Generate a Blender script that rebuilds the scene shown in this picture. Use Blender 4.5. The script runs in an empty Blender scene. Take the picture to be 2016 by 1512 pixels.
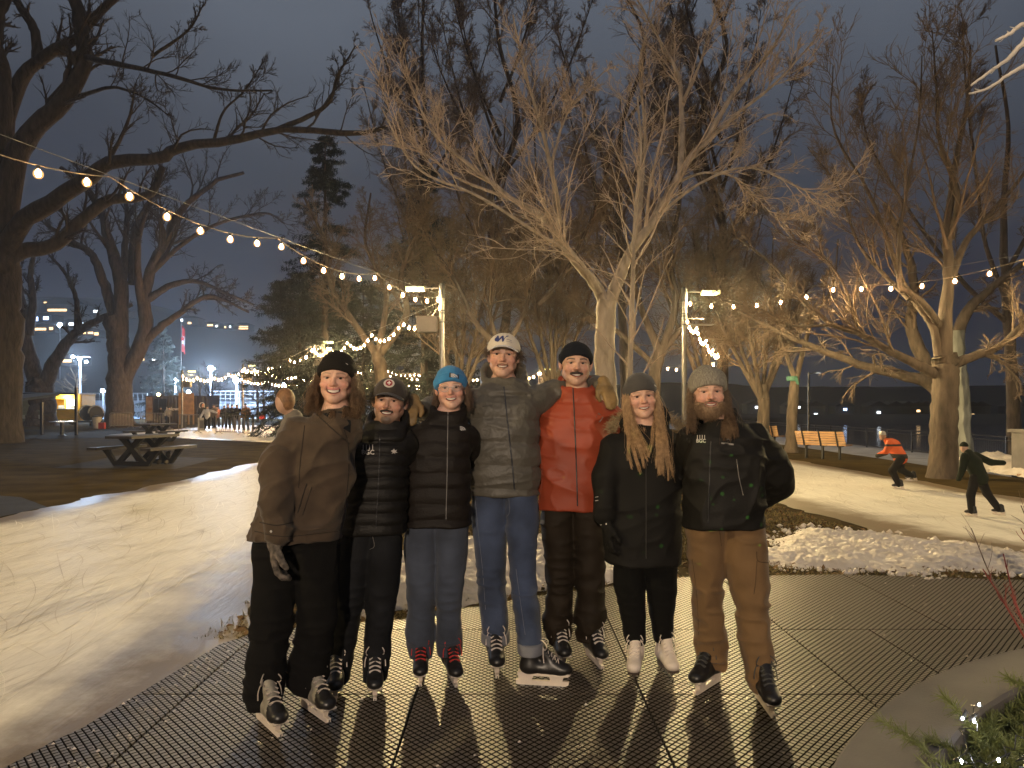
import bpy, math, random
import numpy as np
from mathutils import Vector, Matrix
from mathutils.bvhtree import BVHTree
random.seed(7)
RNG = np.random.default_rng(7)
S = bpy.context.scene
COL = S.collection
# ------------------------------------------------------------------ camera
F, HX, HY, CH = 1450., 1008., 800., 1.56     # focal length / horizon of the 2016 px wide photograph, eye height
cd = bpy.data.cameras.new('camera'); cam = bpy.data.objects.new('camera', cd); COL.objects.link(cam)
cam.location = (0, 0, CH); cam.rotation_euler = (math.pi/2, 0, 0)
cd.sensor_width = 36; cd.lens = 36*F/2016; cd.shift_y = (HY-756)/2016
cd.clip_start = .05; cd.clip_end = 4000
S.camera = cam
# ------------------------------------------------------------------ night sky
W = bpy.data.worlds.new('World'); S.world = W; W.use_nodes = True
nt = W.node_tree; bg = nt.nodes['Background']
tc = nt.nodes.new('ShaderNodeTexCoord'); sx = nt.nodes.new('ShaderNodeSeparateXYZ')
nt.links.new(tc.outputs['Generated'], sx.inputs[0])
ns = nt.nodes.new('ShaderNodeTexNoise'); ns.inputs['Scale'].default_value = 2.2; ns.inputs['Detail'].default_value = 5
nt.links.new(tc.outputs['Generated'], ns.inputs['Vector'])
ad = nt.nodes.new('ShaderNodeMath'); ad.operation = 'MULTIPLY_ADD'; ad.inputs[1].default_value = .34
nt.links.new(ns.outputs[0], ad.inputs[0]); nt.links.new(sx.outputs['Z'], ad.inputs[2])
rp = nt.nodes.new('ShaderNodeValToRGB'); nt.links.new(ad.outputs[0], rp.inputs[0])
e = rp.color_ramp.elements
e[0].position = .11; e[0].color = (.004, .0045, .010, 1)
e[1].position = .68; e[1].color = (.085, .098, .122, 1)
m_ = rp.color_ramp.elements.new(.32); m_.color = (.013, .014, .026, 1)
m_ = rp.color_ramp.elements.new(.48); m_.color = (.034, .039, .052, 1)
nt.links.new(rp.outputs[0], bg.inputs[0]); bg.inputs[1].default_value = 1.05
# ------------------------------------------------------------------ view
S.view_settings.view_transform = 'Standard'; S.view_settings.look = 'None'
S.view_settings.exposure = .4; S.view_settings.gamma = 1
S.render.engine = 'CYCLES'
S.cycles.use_denoising = True
S.cycles.max_bounces = 6; S.cycles.diffuse_bounces = 3; S.cycles.glossy_bounces = 3; S.cycles.transmission_bounces = 4
S.cycles.sample_clamp_indirect = 4; S.cycles.sample_clamp_direct = 0
S.cycles.caustics_reflective = False; S.cycles.caustics_refractive = False
LAMP_W, FRONT_W, BULB_E = 4600., 5200., 190.      # lamp post watts, watts of the added unseen front post, festoon bulb radiance

# ------------------------------------------------------------------ helpers
def A(*v): return np.array(v, float)
def P(px, py, Y): return A((px-HX)/F*Y, Y, CH-(py-HY)/F*Y)
def G(px, py, z=0.):
    Y = (CH-z)*F/(py-HY); return P(px, py, Y)

def mesh_data(name, V, faces, smooth=True, mi=None, col=None):
    """faces: list of int arrays (n,k)"""
    me = bpy.data.meshes.new(name)
    V = np.asarray(V, np.float32)
    if not isinstance(faces, (list, tuple)): faces = [faces]
    faces = [np.asarray(f, np.int32) for f in faces if len(f)]
    me.vertices.add(len(V)); me.vertices.foreach_set('co', V.ravel())
    nl = sum(f.size for f in faces); npoly = sum(len(f) for f in faces)
    me.loops.add(nl); me.polygons.add(npoly)
    me.loops.foreach_set('vertex_index', np.concatenate([f.ravel() for f in faces]))
    tot = np.concatenate([np.full(len(f), f.shape[1], np.int32) for f in faces])
    st = np.concatenate([[0], np.cumsum(tot)[:-1]]).astype(np.int32)
    me.polygons.foreach_set('loop_start', st)
    if mi is not None: me.polygons.foreach_set('material_index', np.asarray(mi, np.int32))
    me.polygons.foreach_set('use_smooth', np.full(npoly, smooth, bool))
    me.update(calc_edges=True)
    if col is not None:
        a = me.color_attributes.new('Col', 'FLOAT_COLOR', 'POINT')
        c = np.ones((len(V), 4), np.float32); c[:, :col.shape[1]] = col
        a.data.foreach_set('color', c.ravel())
    return me

def obj(name, me, mats=None, parent=None, **kw):
    o = bpy.data.objects.new(name, me); COL.objects.link(o)
    if mats is not None and me is not None:
        for m in (mats if isinstance(mats, (list, tuple)) else [mats]): me.materials.append(m)
    if parent is not None:
        o.parent = parent
        o.matrix_parent_inverse = Matrix.Translation(-parent_world(parent))
    tag(o, **kw)
    return o
def parent_world(o):
    v = Vector(o.location)
    while o.parent is not None:
        v = v  # every child mesh is authored in world space with its origin at 0
        break
    return v if o.parent is None else Vector((0, 0, 0))
def tag(o, label=None, cat=None, group=None, kind=None):
    if label: o['label'] = label
    if cat: o['category'] = cat
    if group: o['group'] = group
    if kind: o['kind'] = kind
    return o
def empty(name, loc, label, cat, group=None):
    o = bpy.data.objects.new(name, None); COL.objects.link(o); o.location = Vector([float(v) for v in loc])
    o.empty_display_size = .1
    return tag(o, label, cat, group)
def copy_tree(o, loc=None, rotz=0, label=None, parent=None):
    c = o.copy(); COL.objects.link(c)
    if parent is not None: c.parent = parent
    for ch in list(o.children): copy_tree(ch, parent=c)
    if loc is not None: c.location = Vector([float(v) for v in loc]); c.rotation_euler = (0, 0, rotz)
    if label: c['label'] = label
    return c

class MB:
    """collects simple solids into one mesh"""
    def __init__(s): s.V, s.F, s.n = [], {}, 0
    def add(s, V, *faces):
        V = np.asarray(V, float)
        for f in faces:
            f = np.asarray(f, int); s.F.setdefault(f.shape[1], []).append(f+s.n)
        s.V.append(V); s.n += len(V)
    def box(s, c, d, rz=0, bev=0, M=None):
        x, y, z = [v/2 for v in d]
        V = np.array([[i, j, k] for i in (-x, x) for j in (-y, y) for k in (-z, z)])
        Q = [[0, 1, 3, 2], [4, 6, 7, 5], [0, 4, 5, 1], [2, 3, 7, 6], [0, 2, 6, 4], [1, 5, 7, 3]]
        if rz:
            a, b = math.cos(rz), math.sin(rz); V = np.c_[V[:, 0]*a-V[:, 1]*b, V[:, 0]*b+V[:, 1]*a, V[:, 2]]
        if M is not None: V = V @ np.asarray(M).T
        s.add(V+np.asarray(c), Q); return s
    def tube(s, pts, r, sides=8, cap=True):
        pts = np.asarray(pts, float); r = np.broadcast_to(r, (len(pts),)).astype(float)
        V, Q = tubes(pts[None], r[None], sides); b = s.n; s.add(V, Q)
        if cap:
            n = len(pts)
            s.F.setdefault(sides, []).append(np.array([list(range(sides))[::-1], list(range((n-1)*sides, n*sides))])+b)
        return s
    def lathe(s, prof, c=(0, 0, 0), sides=12):
        a = np.arange(sides)/sides*2*math.pi; prof = np.asarray(prof, float)
        V = np.stack([prof[:, None, 0]*np.cos(a), prof[:, None, 0]*np.sin(a), np.repeat(prof[:, 1:2], sides, 1)], -1)
        i = np.arange(len(prof)-1)[:, None]; j = np.arange(sides)[None]; k = (j+1) % sides
        Q = np.stack([i*sides+j, i*sides+k, (i+1)*sides+k, (i+1)*sides+j], -1).reshape(-1, 4)
        s.add(V.reshape(-1, 3)+np.asarray(c), Q); return s
    def prism(s, poly, t, M=None, c=(0, 0, 0)):
        """poly in XZ, extruded +-t/2 along Y"""
        n = len(poly); poly = np.asarray(poly, float)
        V = np.r_[np.c_[poly[:, 0], np.full(n, -t/2), poly[:, 1]], np.c_[poly[:, 0], np.full(n, t/2), poly[:, 1]]]
        if M is not None: V = V @ np.asarray(M).T
        b = s.n; i = np.arange(n); j = (i+1) % n
        s.add(V+np.asarray(c), np.stack([i, i+n, j+n, j], -1))
        s.F.setdefault(n, []).append(np.array([list(range(n)), list(range(n, 2*n))[::-1]])+b)
        return s
    def data(s, name, smooth=False):
        return mesh_data(name, np.concatenate(s.V), [np.concatenate(f) for f in s.F.values()], smooth)
    def build(s, name, mat, parent=None, smooth=False, **kw):
        return obj(name, s.data(name, smooth), mat, parent, **kw)

def tubes(Pt, R, sides):
    """Pt (N,S,3) polylines, R (N,S) radii -> verts, quads"""
    N, Sg, _ = Pt.shape
    T = np.gradient(Pt, axis=1); T /= np.linalg.norm(T, axis=2, keepdims=True)+1e-9
    m = T.mean(1); ref = np.where((np.abs(m[:, 2:3]) > .8*np.linalg.norm(m, axis=1, keepdims=True)), [[1., .1, 0]], [[.1, .05, 1.]])[:, None]
    U = np.cross(T, ref); U /= np.linalg.norm(U, axis=2, keepdims=True)+1e-9
    Vv = np.cross(T, U)
    a = np.arange(sides)/sides*2*math.pi
    V = Pt[:, :, None]+R[:, :, None, None]*(np.cos(a)[:, None]*U[:, :, None]+np.sin(a)[:, None]*Vv[:, :, None])
    i = np.arange(N)[:, None, None]*Sg*sides; j = np.arange(Sg-1)[None, :, None]*sides; k = np.arange(sides)[None, None]; k2 = (k+1) % sides
    Q = np.stack([i+j+k, i+j+sides+k, i+j+sides+k2, i+j+k2], -1).reshape(-1, 4)
    return V.reshape(-1, 3), Q

# value noise
_T = RNG.random(512*8).astype(np.float32); _PM = RNG.permutation(512).astype(np.int32)
def vnoise(p, sc=1., seed=0):
    p = np.asarray(p, np.float32)*np.float32(sc)+np.float32(seed*17.13+100)
    i = np.floor(p).astype(np.int32); f = p-i; u = f*f*(3-2*f)
    h = lambda x, y, z: _T[(_PM[(_PM[(_PM[x & 511]+y) & 511]+z) & 511])]
    x, y, z = i.T; ux, uy, uz = u.T
    l = lambda a, b, t: a+(b-a)*t
    return l(l(l(h(x, y, z), h(x+1, y, z), ux), l(h(x, y+1, z), h(x+1, y+1, z), ux), uy),
             l(l(h(x, y, z+1), h(x+1, y, z+1), ux), l(h(x, y+1, z+1), h(x+1, y+1, z+1), ux), uy), uz)
def fbm(p, sc=1., o=3, seed=0):
    r = 0; a = .5
    for k in range(o): r = r+a*vnoise(p, sc*2**k, seed+k); a *= .5
    return r/(1-.5**o)
def ridged(p, sc, seed=0): return 1-np.abs(2*vnoise(p, sc, seed)-1)

# ------------------------------------------------------------------ materials
def mat(name, col, rough=.6, var=.15, scale=6., bump=0., bscale=40., metal=0., spec=.5, emit=None, estr=0., attr=False,
        stretch=None, vor=0., sheen=0., wave=None, col2=None, trans=0., sss=0.):
    m = bpy.data.materials.new(name); m.use_nodes = True; t = m.node_tree; b = t.nodes['Principled BSDF']
    L = t.links.new
    tc = t.nodes.new('ShaderNodeTexCoord'); vec = tc.outputs['Object']
    if stretch:
        mp = t.nodes.new('ShaderNodeMapping'); mp.inputs['Scale'].default_value = stretch; L(vec, mp.inputs[0]); vec = mp.outputs[0]
    b.inputs['Roughness'].default_value = rough; b.inputs['Metallic'].default_value = metal
    b.inputs['Specular IOR Level'].default_value = spec
    if trans: b.inputs['Transmission Weight'].default_value = trans
    if sheen: b.inputs['Sheen Weight'].default_value = sheen; b.inputs['Sheen Roughness'].default_value = .5
    if sss: b.inputs['Subsurface Weight'].default_value = sss; b.inputs['Subsurface Radius'].default_value = (.004, .0018, .001); b.inputs['Subsurface Scale'].default_value = 1
    n = t.nodes.new('ShaderNodeTexNoise'); n.inputs['Scale'].default_value = scale; n.inputs['Detail'].default_value = 5; L(vec, n.inputs['Vector'])
    src = None
    if attr:
        ca = t.nodes.new('ShaderNodeVertexColor'); ca.layer_name = 'Col'; src = ca.outputs[0]
    mx = t.nodes.new('ShaderNodeMix'); mx.data_type = 'RGBA'; mx.blend_type = 'MULTIPLY' if attr else 'MIX'
    rm = t.nodes.new('ShaderNodeMapRange'); rm.inputs[1].default_value = .3; rm.inputs[2].default_value = .7; L(n.outputs[0], rm.inputs[0])
    if attr:
        mx.inputs[0].default_value = 1; L(src, mx.inputs[6])
        mm = t.nodes.new('ShaderNodeMapRange'); mm.inputs[3].default_value = 1-var; mm.inputs[4].default_value = 1+var; L(rm.outputs[0], mm.inputs[0]); L(mm.outputs[0], mx.inputs[7])
    else:
        L(rm.outputs[0], mx.inputs[0])
        c2 = col2 if col2 is not None else [min(1, v*(1+var)) for v in col]
        c1 = col if col2 is not None else [v*(1-var) for v in col]
        mx.inputs[6].default_value = (*c1, 1); mx.inputs[7].default_value = (*c2, 1)
    L(mx.outputs[2], b.inputs['Base Color'])
    if bump:
        n2 = t.nodes.new('ShaderNodeTexVoronoi' if vor else 'ShaderNodeTexNoise'); n2.inputs['Scale'].default_value = bscale
        if not vor: n2.inputs['Detail'].default_value = 6
        L(vec, n2.inputs['Vector'])
        bm = t.nodes.new('ShaderNodeBump'); bm.inputs['Strength'].default_value = min(1, bump); bm.inputs['Distance'].default_value = .01*max(1, bump)
        L(n2.outputs[0], bm.inputs['Height']); L(bm.outputs[0], b.inputs['Normal'])
    if emit is not None:
        b.inputs['Emission Color'].default_value = (*emit, 1); b.inputs['Emission Strength'].default_value = estr
    return m
WARM = (1., .66, .34); LAMPC = (1., .75, .35); FRONTC = (1., .79, .58)
M = dict(
 bark=mat('bark_brown', (.088, .065, .048), .9, .45, 7, 4.0, 16, stretch=(1, 1, .25)),
 bark_dark=mat('bark_dark', (.065, .048, .039), .95, .45, 7, 4.0, 14, stretch=(1, 1, .25)),
 bark_pale=mat('bark_pale', (.33, .27, .21), .85, .35, 8, 2.5, 22, stretch=(1, 1, .3)),
 bark_grey=mat('bark_grey', (.24, .245, .22), .95, .4, 4, 6, 5, stretch=(1, 1, .22), vor=1),
 twig=mat('twig', (.16, .115, .085), .85, .3, 3),
 twig_dark=mat('twig_dark', (.06, .047, .04), .9, .3, 3),
 twig_tan=mat('twig_tan', (.17, .12, .082), .85, .35, 1.5),
 twig_pale=mat('twig_pale', (.40, .31, .235), .8, .3, 3),
 needle=mat('needles', (.034, .034, .022), .7, .4, 2),
 needle_dark=mat('needles_dark', (.018, .024, .02), .8, .4, 2),
 steel=mat('galvanised_steel', (.22, .21, .205), .35, .1, 8, metal=.9),
 black_metal=mat('black_metal', (.02, .02, .022), .45, .2, 8),
 bulb_halo=None,
 wire=mat('cable', (.16, .13, .1), .6, .1, 8),
 socket=mat('socket', (.03, .025, .02), .5, .1, 8),
 bulb=mat('bulb_glass', (.9, .8, .6), .3, 0, 8, emit=WARM, estr=BULB_E),
 lens=mat('lamp_lens', (.5, .48, .3), .3, 0, 8, emit=(1, .93, .34), estr=2.4),
 flood=mat('flood_lens', (.8, .9, 1), .3, 0, 8, emit=(.62, .80, 1.), estr=70),
 concrete=mat('concrete', (.17, .155, .145), .8, .22, 3, .25, 90),
 soil=mat('soil', (.03, .024, .018), .95, .4, 20, 1, 50),
 wood=mat('bench_wood', (.42, .24, .11), .5, .3, 3, .15, 40, stretch=(1, 8, 8)),
)

def halo_mat():
    """clear shell with golden emission, imitating the glow round a bulb"""
    m = bpy.data.materials.new('amber_halo'); m.use_nodes = True; t = m.node_tree; t.nodes.remove(t.nodes['Principled BSDF'])
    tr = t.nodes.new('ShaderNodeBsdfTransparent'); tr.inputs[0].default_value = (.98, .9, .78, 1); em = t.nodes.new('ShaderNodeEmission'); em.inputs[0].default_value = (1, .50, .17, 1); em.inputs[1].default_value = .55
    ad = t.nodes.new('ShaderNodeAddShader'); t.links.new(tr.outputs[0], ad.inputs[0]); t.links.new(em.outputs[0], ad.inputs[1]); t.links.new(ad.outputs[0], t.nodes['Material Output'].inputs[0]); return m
M['bulb_halo'] = halo_mat()
# ================================================================== SETTING
def gz(X, Y):
    """ground height: the park falls away to the promenade on the right"""
    t = np.clip((np.asarray(X, float)-10.8)/3.5, 0, 1); t = t*t*(3-2*t)
    return -.72*t
def grid_mesh(xs, ys, zf):
    X, Y = np.meshgrid(xs, ys, indexing='ij'); Z = zf(X, Y)
    nx, ny = X.shape; i = np.arange(nx-1)[:, None]*ny; j = np.arange(ny-1)[None]
    Q = np.stack([i+j, i+ny+j, i+ny+j+1, i+j+1], -1).reshape(-1, 4)
    return np.stack([X, Y, Z], -1).reshape(-1, 3), Q
def poly_in(X, Y, poly):
    c = np.zeros(X.shape, bool); n = len(poly)
    for k in range(n):
        x1, y1 = poly[k]; x2, y2 = poly[(k+1) % n]
        c ^= ((y1 > Y) != (y2 > Y)) & (X < (x2-x1)*(Y-y1)/(y2-y1+1e-12)+x1)
    return c
def poly_dist(X, Y, poly):
    d = np.full(X.shape, 1e9); n = len(poly)
    for k in range(n):
        a = np.array(poly[k], float); b = np.array(poly[(k+1) % n], float); e = b-a
        t = np.clip(((X-a[0])*e[0]+(Y-a[1])*e[1])/(e@e+1e-12), 0, 1)
        d = np.minimum(d, np.hypot(X-a[0]-t*e[0], Y-a[1]-t*e[1]))
    return np.where(poly_in(X, Y, poly), d, -d)

lawn = mat('lawn', (.036, .025, .010), .95, .3, 1.2, 1.0, 60, col2=(.075, .052, .020), spec=.03)
xs = np.r_[-900, -300, np.arange(-120, -20, 10), np.arange(-20, 10, 1.), np.arange(10, 15.1, .25), np.arange(15.5, 20.6, .5)]
ys = np.r_[-60, np.arange(-20, 60, 1.), np.arange(60, 130, 10), 300, 900]
V, Q = grid_mesh(xs, ys, lambda X, Y: gz(X, Y)+.03*np.clip(vnoise(np.stack([X, Y, X*0], -1).reshape(-1, 3), .35).reshape(X.shape)-.5, -1, 0)*((X > 5.6) | (X < -8.2)))
obj('ground', mesh_data('ground', V, Q), lawn, kind='structure')
wat = mat('lake_water', (.004, .006, .01), .12, .1, 2, .35, 3.)
V, Q = grid_mesh(np.array([20.4, 60, 200, 1800]), np.array([-80, 60, 300, 2500]), lambda X, Y: X*0-2.1)
obj('water', mesh_data('water', V, Q), wat, kind='structure')
MB().box((20.45, 120, -1.62), (.3, 300, 1.8)).build('quay_wall', M['concrete'], label='low concrete quay wall along the dark lake edge', cat='wall')
prom = mat('promenade', (.36, .36, .38), .8, .25, 1.2, .3, 20)
V, Q = grid_mesh(np.arange(14.5, 20.3, .5), np.r_[np.arange(8, 60, 2), 80, 160, 260], lambda X, Y: gz(X, Y)+.02)
obj('promenade', mesh_data('promenade', V, Q), prom, kind='structure')
asph = mat('asphalt', (.030, .027, .026), .7, .3, 2, .4, 120, spec=.2)
pl = [(-7.3, 3), (-7.2, 11.4), (-8.4, 12.6), (-10.2, 13.4), (-16, 13.6), (-16, 9), (-9.5, 3)]
V = [(x, y, .006) for x, y in pl]
obj('path', mesh_data('path', V, [np.arange(len(pl))[None]], False), asph, kind='structure')
V = [(8.9, 9, .006), (10.3, 9, .006), (10.4, 13.6, .006), (9.2, 12.4, .006)]
obj('path', mesh_data('path', V, [np.arange(4)[None]], False), asph, kind='structure')

# ---- ice loop: two lanes that meet on the plaza behind
def ice_mat():
    m = bpy.data.materials.new('skated_ice'); m.use_nodes = True; t = m.node_tree; b = t.nodes['Principled BSDF']; L = t.links.new
    tc = t.nodes.new('ShaderNodeTexCoord'); N = t.nodes.new
    at = N('ShaderNodeVertexColor'); at.layer_name = 'Col'
    sp = N('ShaderNodeSeparateColor'); L(at.outputs[0], sp.inputs[0])      # R: distance from the edge
    ntx = N('ShaderNodeTexNoise'); ntx.inputs['Scale'].default_value = 2.5; ntx.inputs['Detail'].default_value = 8; ntx.inputs['Roughness'].default_value = .7; L(tc.outputs['Object'], ntx.inputs['Vector'])
    a1 = N('ShaderNodeMath'); a1.operation = 'MULTIPLY_ADD'; a1.inputs[1].default_value = .75; L(ntx.outputs[0], a1.inputs[0]); L(sp.outputs[0], a1.inputs[2])
    rr = N('ShaderNodeMapRange'); rr.inputs[1].default_value = .66; rr.inputs[2].default_value = 1.16; L(a1.outputs[0], rr.inputs[0])
    # scratches: thin lines from stretched noise at several angles
    tot = None
    for k, (ang, sc, st) in enumerate(((.05, 7, .05), (-.35, 8, .06), (.5, 8, .07), (1.25, 9, .1), (-1.0, 9, .1), (.2, 22, .04), (-.12, 26, .04))):
        mp = N('ShaderNodeMapping'); mp.inputs['Rotation'].default_value = (0, 0, ang); mp.inputs['Scale'].default_value = (sc, sc*st*2, 1); mp.inputs['Location'].default_value = (k*3.1, k*1.7, 0)
        L(tc.outputs['Object'], mp.inputs[0])
        n = N('ShaderNodeTexNoise'); n.inputs['Scale'].default_value = 1.; n.inputs['Detail'].default_value = 2.5; n.inputs['Distortion'].default_value = .35; L(mp.outputs[0], n.inputs['Vector'])
        s1 = N('ShaderNodeMath'); s1.operation = 'SUBTRACT'; s1.inputs[1].default_value = .5; L(n.outputs[0], s1.inputs[0])
        s2 = N('ShaderNodeMath'); s2.operation = 'ABSOLUTE'; L(s1.outputs[0], s2.inputs[0])
        s3 = N('ShaderNodeMapRange'); s3.inputs[1].default_value = .0; s3.inputs[2].default_value = .045 if k < 5 else .08; s3.inputs[3].default_value = 1; s3.inputs[4].default_value = 0; L(s2.outputs[0], s3.inputs[0])
        if tot is None: tot = s3.outputs[0]
        else:
            ad = N('ShaderNodeMath'); ad.operation = 'ADD'; L(tot, ad.inputs[0]); L(s3.outputs[0], ad.inputs[1]); tot = ad.outputs[0]
    big = N('ShaderNodeTexNoise'); big.inputs['Scale'].default_value = .5; big.inputs['Detail'].default_value = 4; L(tc.outputs['Object'], big.inputs['Vector'])
    c0 = N('ShaderNodeMix'); c0.data_type = 'RGBA'; L(big.outputs[0], c0.inputs[0]); c0.inputs[6].default_value = (.74, .70, .62, 1); c0.inputs[7].default_value = (.82, .785, .70, 1)
    c1 = N('ShaderNodeMix'); c1.data_type = 'RGBA'; mlt = N('ShaderNodeMath'); mlt.operation = 'MULTIPLY'; mlt.inputs[1].default_value = .07; mlt.use_clamp = True; L(tot, mlt.inputs[0]); L(mlt.outputs[0], c1.inputs[0])
    L(c0.outputs[2], c1.inputs[6]); c1.inputs[7].default_value = (.36, .33, .27, 1)
    c2 = N('ShaderNodeMix'); c2.data_type = 'RGBA'; L(rr.outputs[0], c2.inputs[0]); c2.inputs[6].default_value = (.17, .125, .07, 1); L(c1.outputs[2], c2.inputs[7])
    L(c2.outputs[2], b.inputs['Base Color'])
    r2 = N('ShaderNodeMapRange'); r2.inputs[3].default_value = .42; r2.inputs[4].default_value = .55; L(rr.outputs[0], r2.inputs[0]); L(r2.outputs[0], b.inputs['Roughness'])
    fine = N('ShaderNodeTexNoise'); fine.inputs['Scale'].default_value = 45; fine.inputs['Detail'].default_value = 4; L(tc.outputs['Object'], fine.inputs['Vector'])
    hs = N('ShaderNodeMath'); hs.operation = 'MULTIPLY_ADD'; hs.inputs[1].default_value = -.35; L(tot, hs.inputs[0]); L(fine.outputs[0], hs.inputs[2])
    bp = N('ShaderNodeBump'); bp.inputs['Strength'].default_value = .13; bp.inputs['Distance'].default_value = .008; L(hs.outputs[0], bp.inputs['Height']); L(bp.outputs[0], b.inputs['Normal'])
    return m
ICE = ice_mat()
def lane(center_l, center_r, name):
    """strip between two polylines (x as function of y) with an edge-distance attribute"""
    ys = np.r_[np.arange(-6, 14, .12), np.arange(14, 30, .4), np.arange(30, 62, 2)]
    xl = np.interp(ys, *np.array(center_l).T[::-1]); xr = np.interp(ys, *np.array(center_r).T[::-1])
    nz = lambda s: (vnoise(np.c_[ys, ys*0, ys*0], 1.1, s)-.5)*.35+(vnoise(np.c_[ys, ys*0, ys*0], 5, s)-.5)*.12
    xl = xl+nz(1); xr = xr+nz(2)
    u = np.r_[np.linspace(0, .25, 16), np.linspace(.28, .72, 12), np.linspace(.75, 1, 16)]
    X = xl[:, None]+(xr-xl)[:, None]*u; Y = np.repeat(ys[:, None], len(u), 1)
    e = np.minimum(X-xl[:, None], xr[:, None]-X)
    Z = .012+.02*np.clip(e/.5, 0, 1)
    ny, nu = X.shape; i = np.arange(ny-1)[:, None]*nu; j = np.arange(nu-1)[None]
    Q = np.stack([i+j, i+j+1, i+nu+j+1, i+nu+j], -1).reshape(-1, 4)
    c = np.clip(e/1.2, 0, 1).reshape(-1, 1).repeat(3, 1)
    return obj(name, mesh_data(name, np.stack([X, Y, Z], -1).reshape(-1, 3), Q, col=c), ICE, kind='structure')
lane([(-8.2, -6), (-7.4, 8), (-7.1, 12), (-6.95, 20), (-8.2, 30), (-22, 40), (-24, 62)], [(-1.5, -6), (-1.85, 3), (-1.75, 4.7), (-2.1, 5.6), (-2.2, 7), (-2.5, 20), (-4, 32), (-6, 40), (-6, 62)], 'ice')
lane([(7.5, -6), (5.6, 6), (5.2, 7.5), (4.35, 9.8), (4.2, 12), (4.6, 20), (4.6, 34), (-6.02, 42), (-6.02, 62)], [(12, -6), (9.4, 8), (8.55, 12), (8.1, 21), (8.2, 30), (8, 42), (6, 62)], 'ice')

# blade marks cut into the ice: thin curved scratches, pale shavings and dark grooves
def blade_marks(n, xf, yr, seed, pw):
    rg = np.random.default_rng(seed); out = {0: [], 1: []}
    for k in range(n):
        y = yr[0]+(yr[1]-yr[0])*rg.random()**pw; x = xf(y, rg.random()); L = rg.uniform(.25, 2.2)*(1 if rg.random() < .8 else .5); a = math.pi/2+rg.normal(0, .30 if rg.random() < .75 else .9); cv = rg.normal(0, .35)
        s = np.linspace(0, L, 9); th = a+cv*s; st = L/8; px_ = x+np.r_[0, np.cumsum(np.cos(th[:-1])*st)]; py_ = y+np.r_[0, np.cumsum(np.sin(th[:-1])*st)]
        lo, hi = xf(py_, 0.), xf(py_, 1.)
        if (px_ < lo).any() or (px_ > hi).any(): continue
        w = (.0008+.0008*rg.random()+.00028*y)*np.sin(np.linspace(.15, 3.0, 9)); nx, ny = -np.sin(th), np.cos(th)
        out[int(rg.random() < .42)].append(np.stack([np.c_[px_+nx*w, py_+ny*w, px_*0+.0345], np.c_[px_-nx*w, py_-ny*w, px_*0+.0345]], 1))
    return out
_l = lambda y, u: np.interp(y, [-6, 8, 12, 20, 30], [-7.7, -6.8, -6.5, -6.4, -7.4])*(1-u)+u*np.interp(y, [-6, 3, 7, 20, 32], [-2.1, -2.45, -2.75, -3.1, -4.6])
_r = lambda y, u: np.interp(y, [-6, 6, 7.5, 9.8, 12, 20, 34], [8.1, 6.2, 5.8, 4.95, 4.8, 5.2, 5.2])*(1-u)+u*np.interp(y, [-6, 8, 12, 21, 30], [11, 8.8, 7.95, 7.5, 7.6])
for (n_, xf, yr, sd, pw) in ((2700, _l, (1.5, 24), 91, 1.7), (1500, _r, (6.5, 26), 92, 1.3)):
    for k_, pcs in blade_marks(n_, xf, yr, sd, pw).items():
        V = np.concatenate([p.reshape(-1, 3) for p in pcs]); m_ = len(pcs); i = np.arange(m_)[:, None]*18; j = np.arange(8)[None]*2
        Q = np.stack([i+j, i+j+1, i+j+3, i+j+2], -1).reshape(-1, 4)
        obj('skate_marks', mesh_data('skate_marks', V, Q), mat('ice_groove', (.56, .51, .43), .6, .2, 2) if k_ == 0 else mat('ice_shaving', (.88, .84, .74), .5, .1, 2), kind='stuff')

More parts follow.
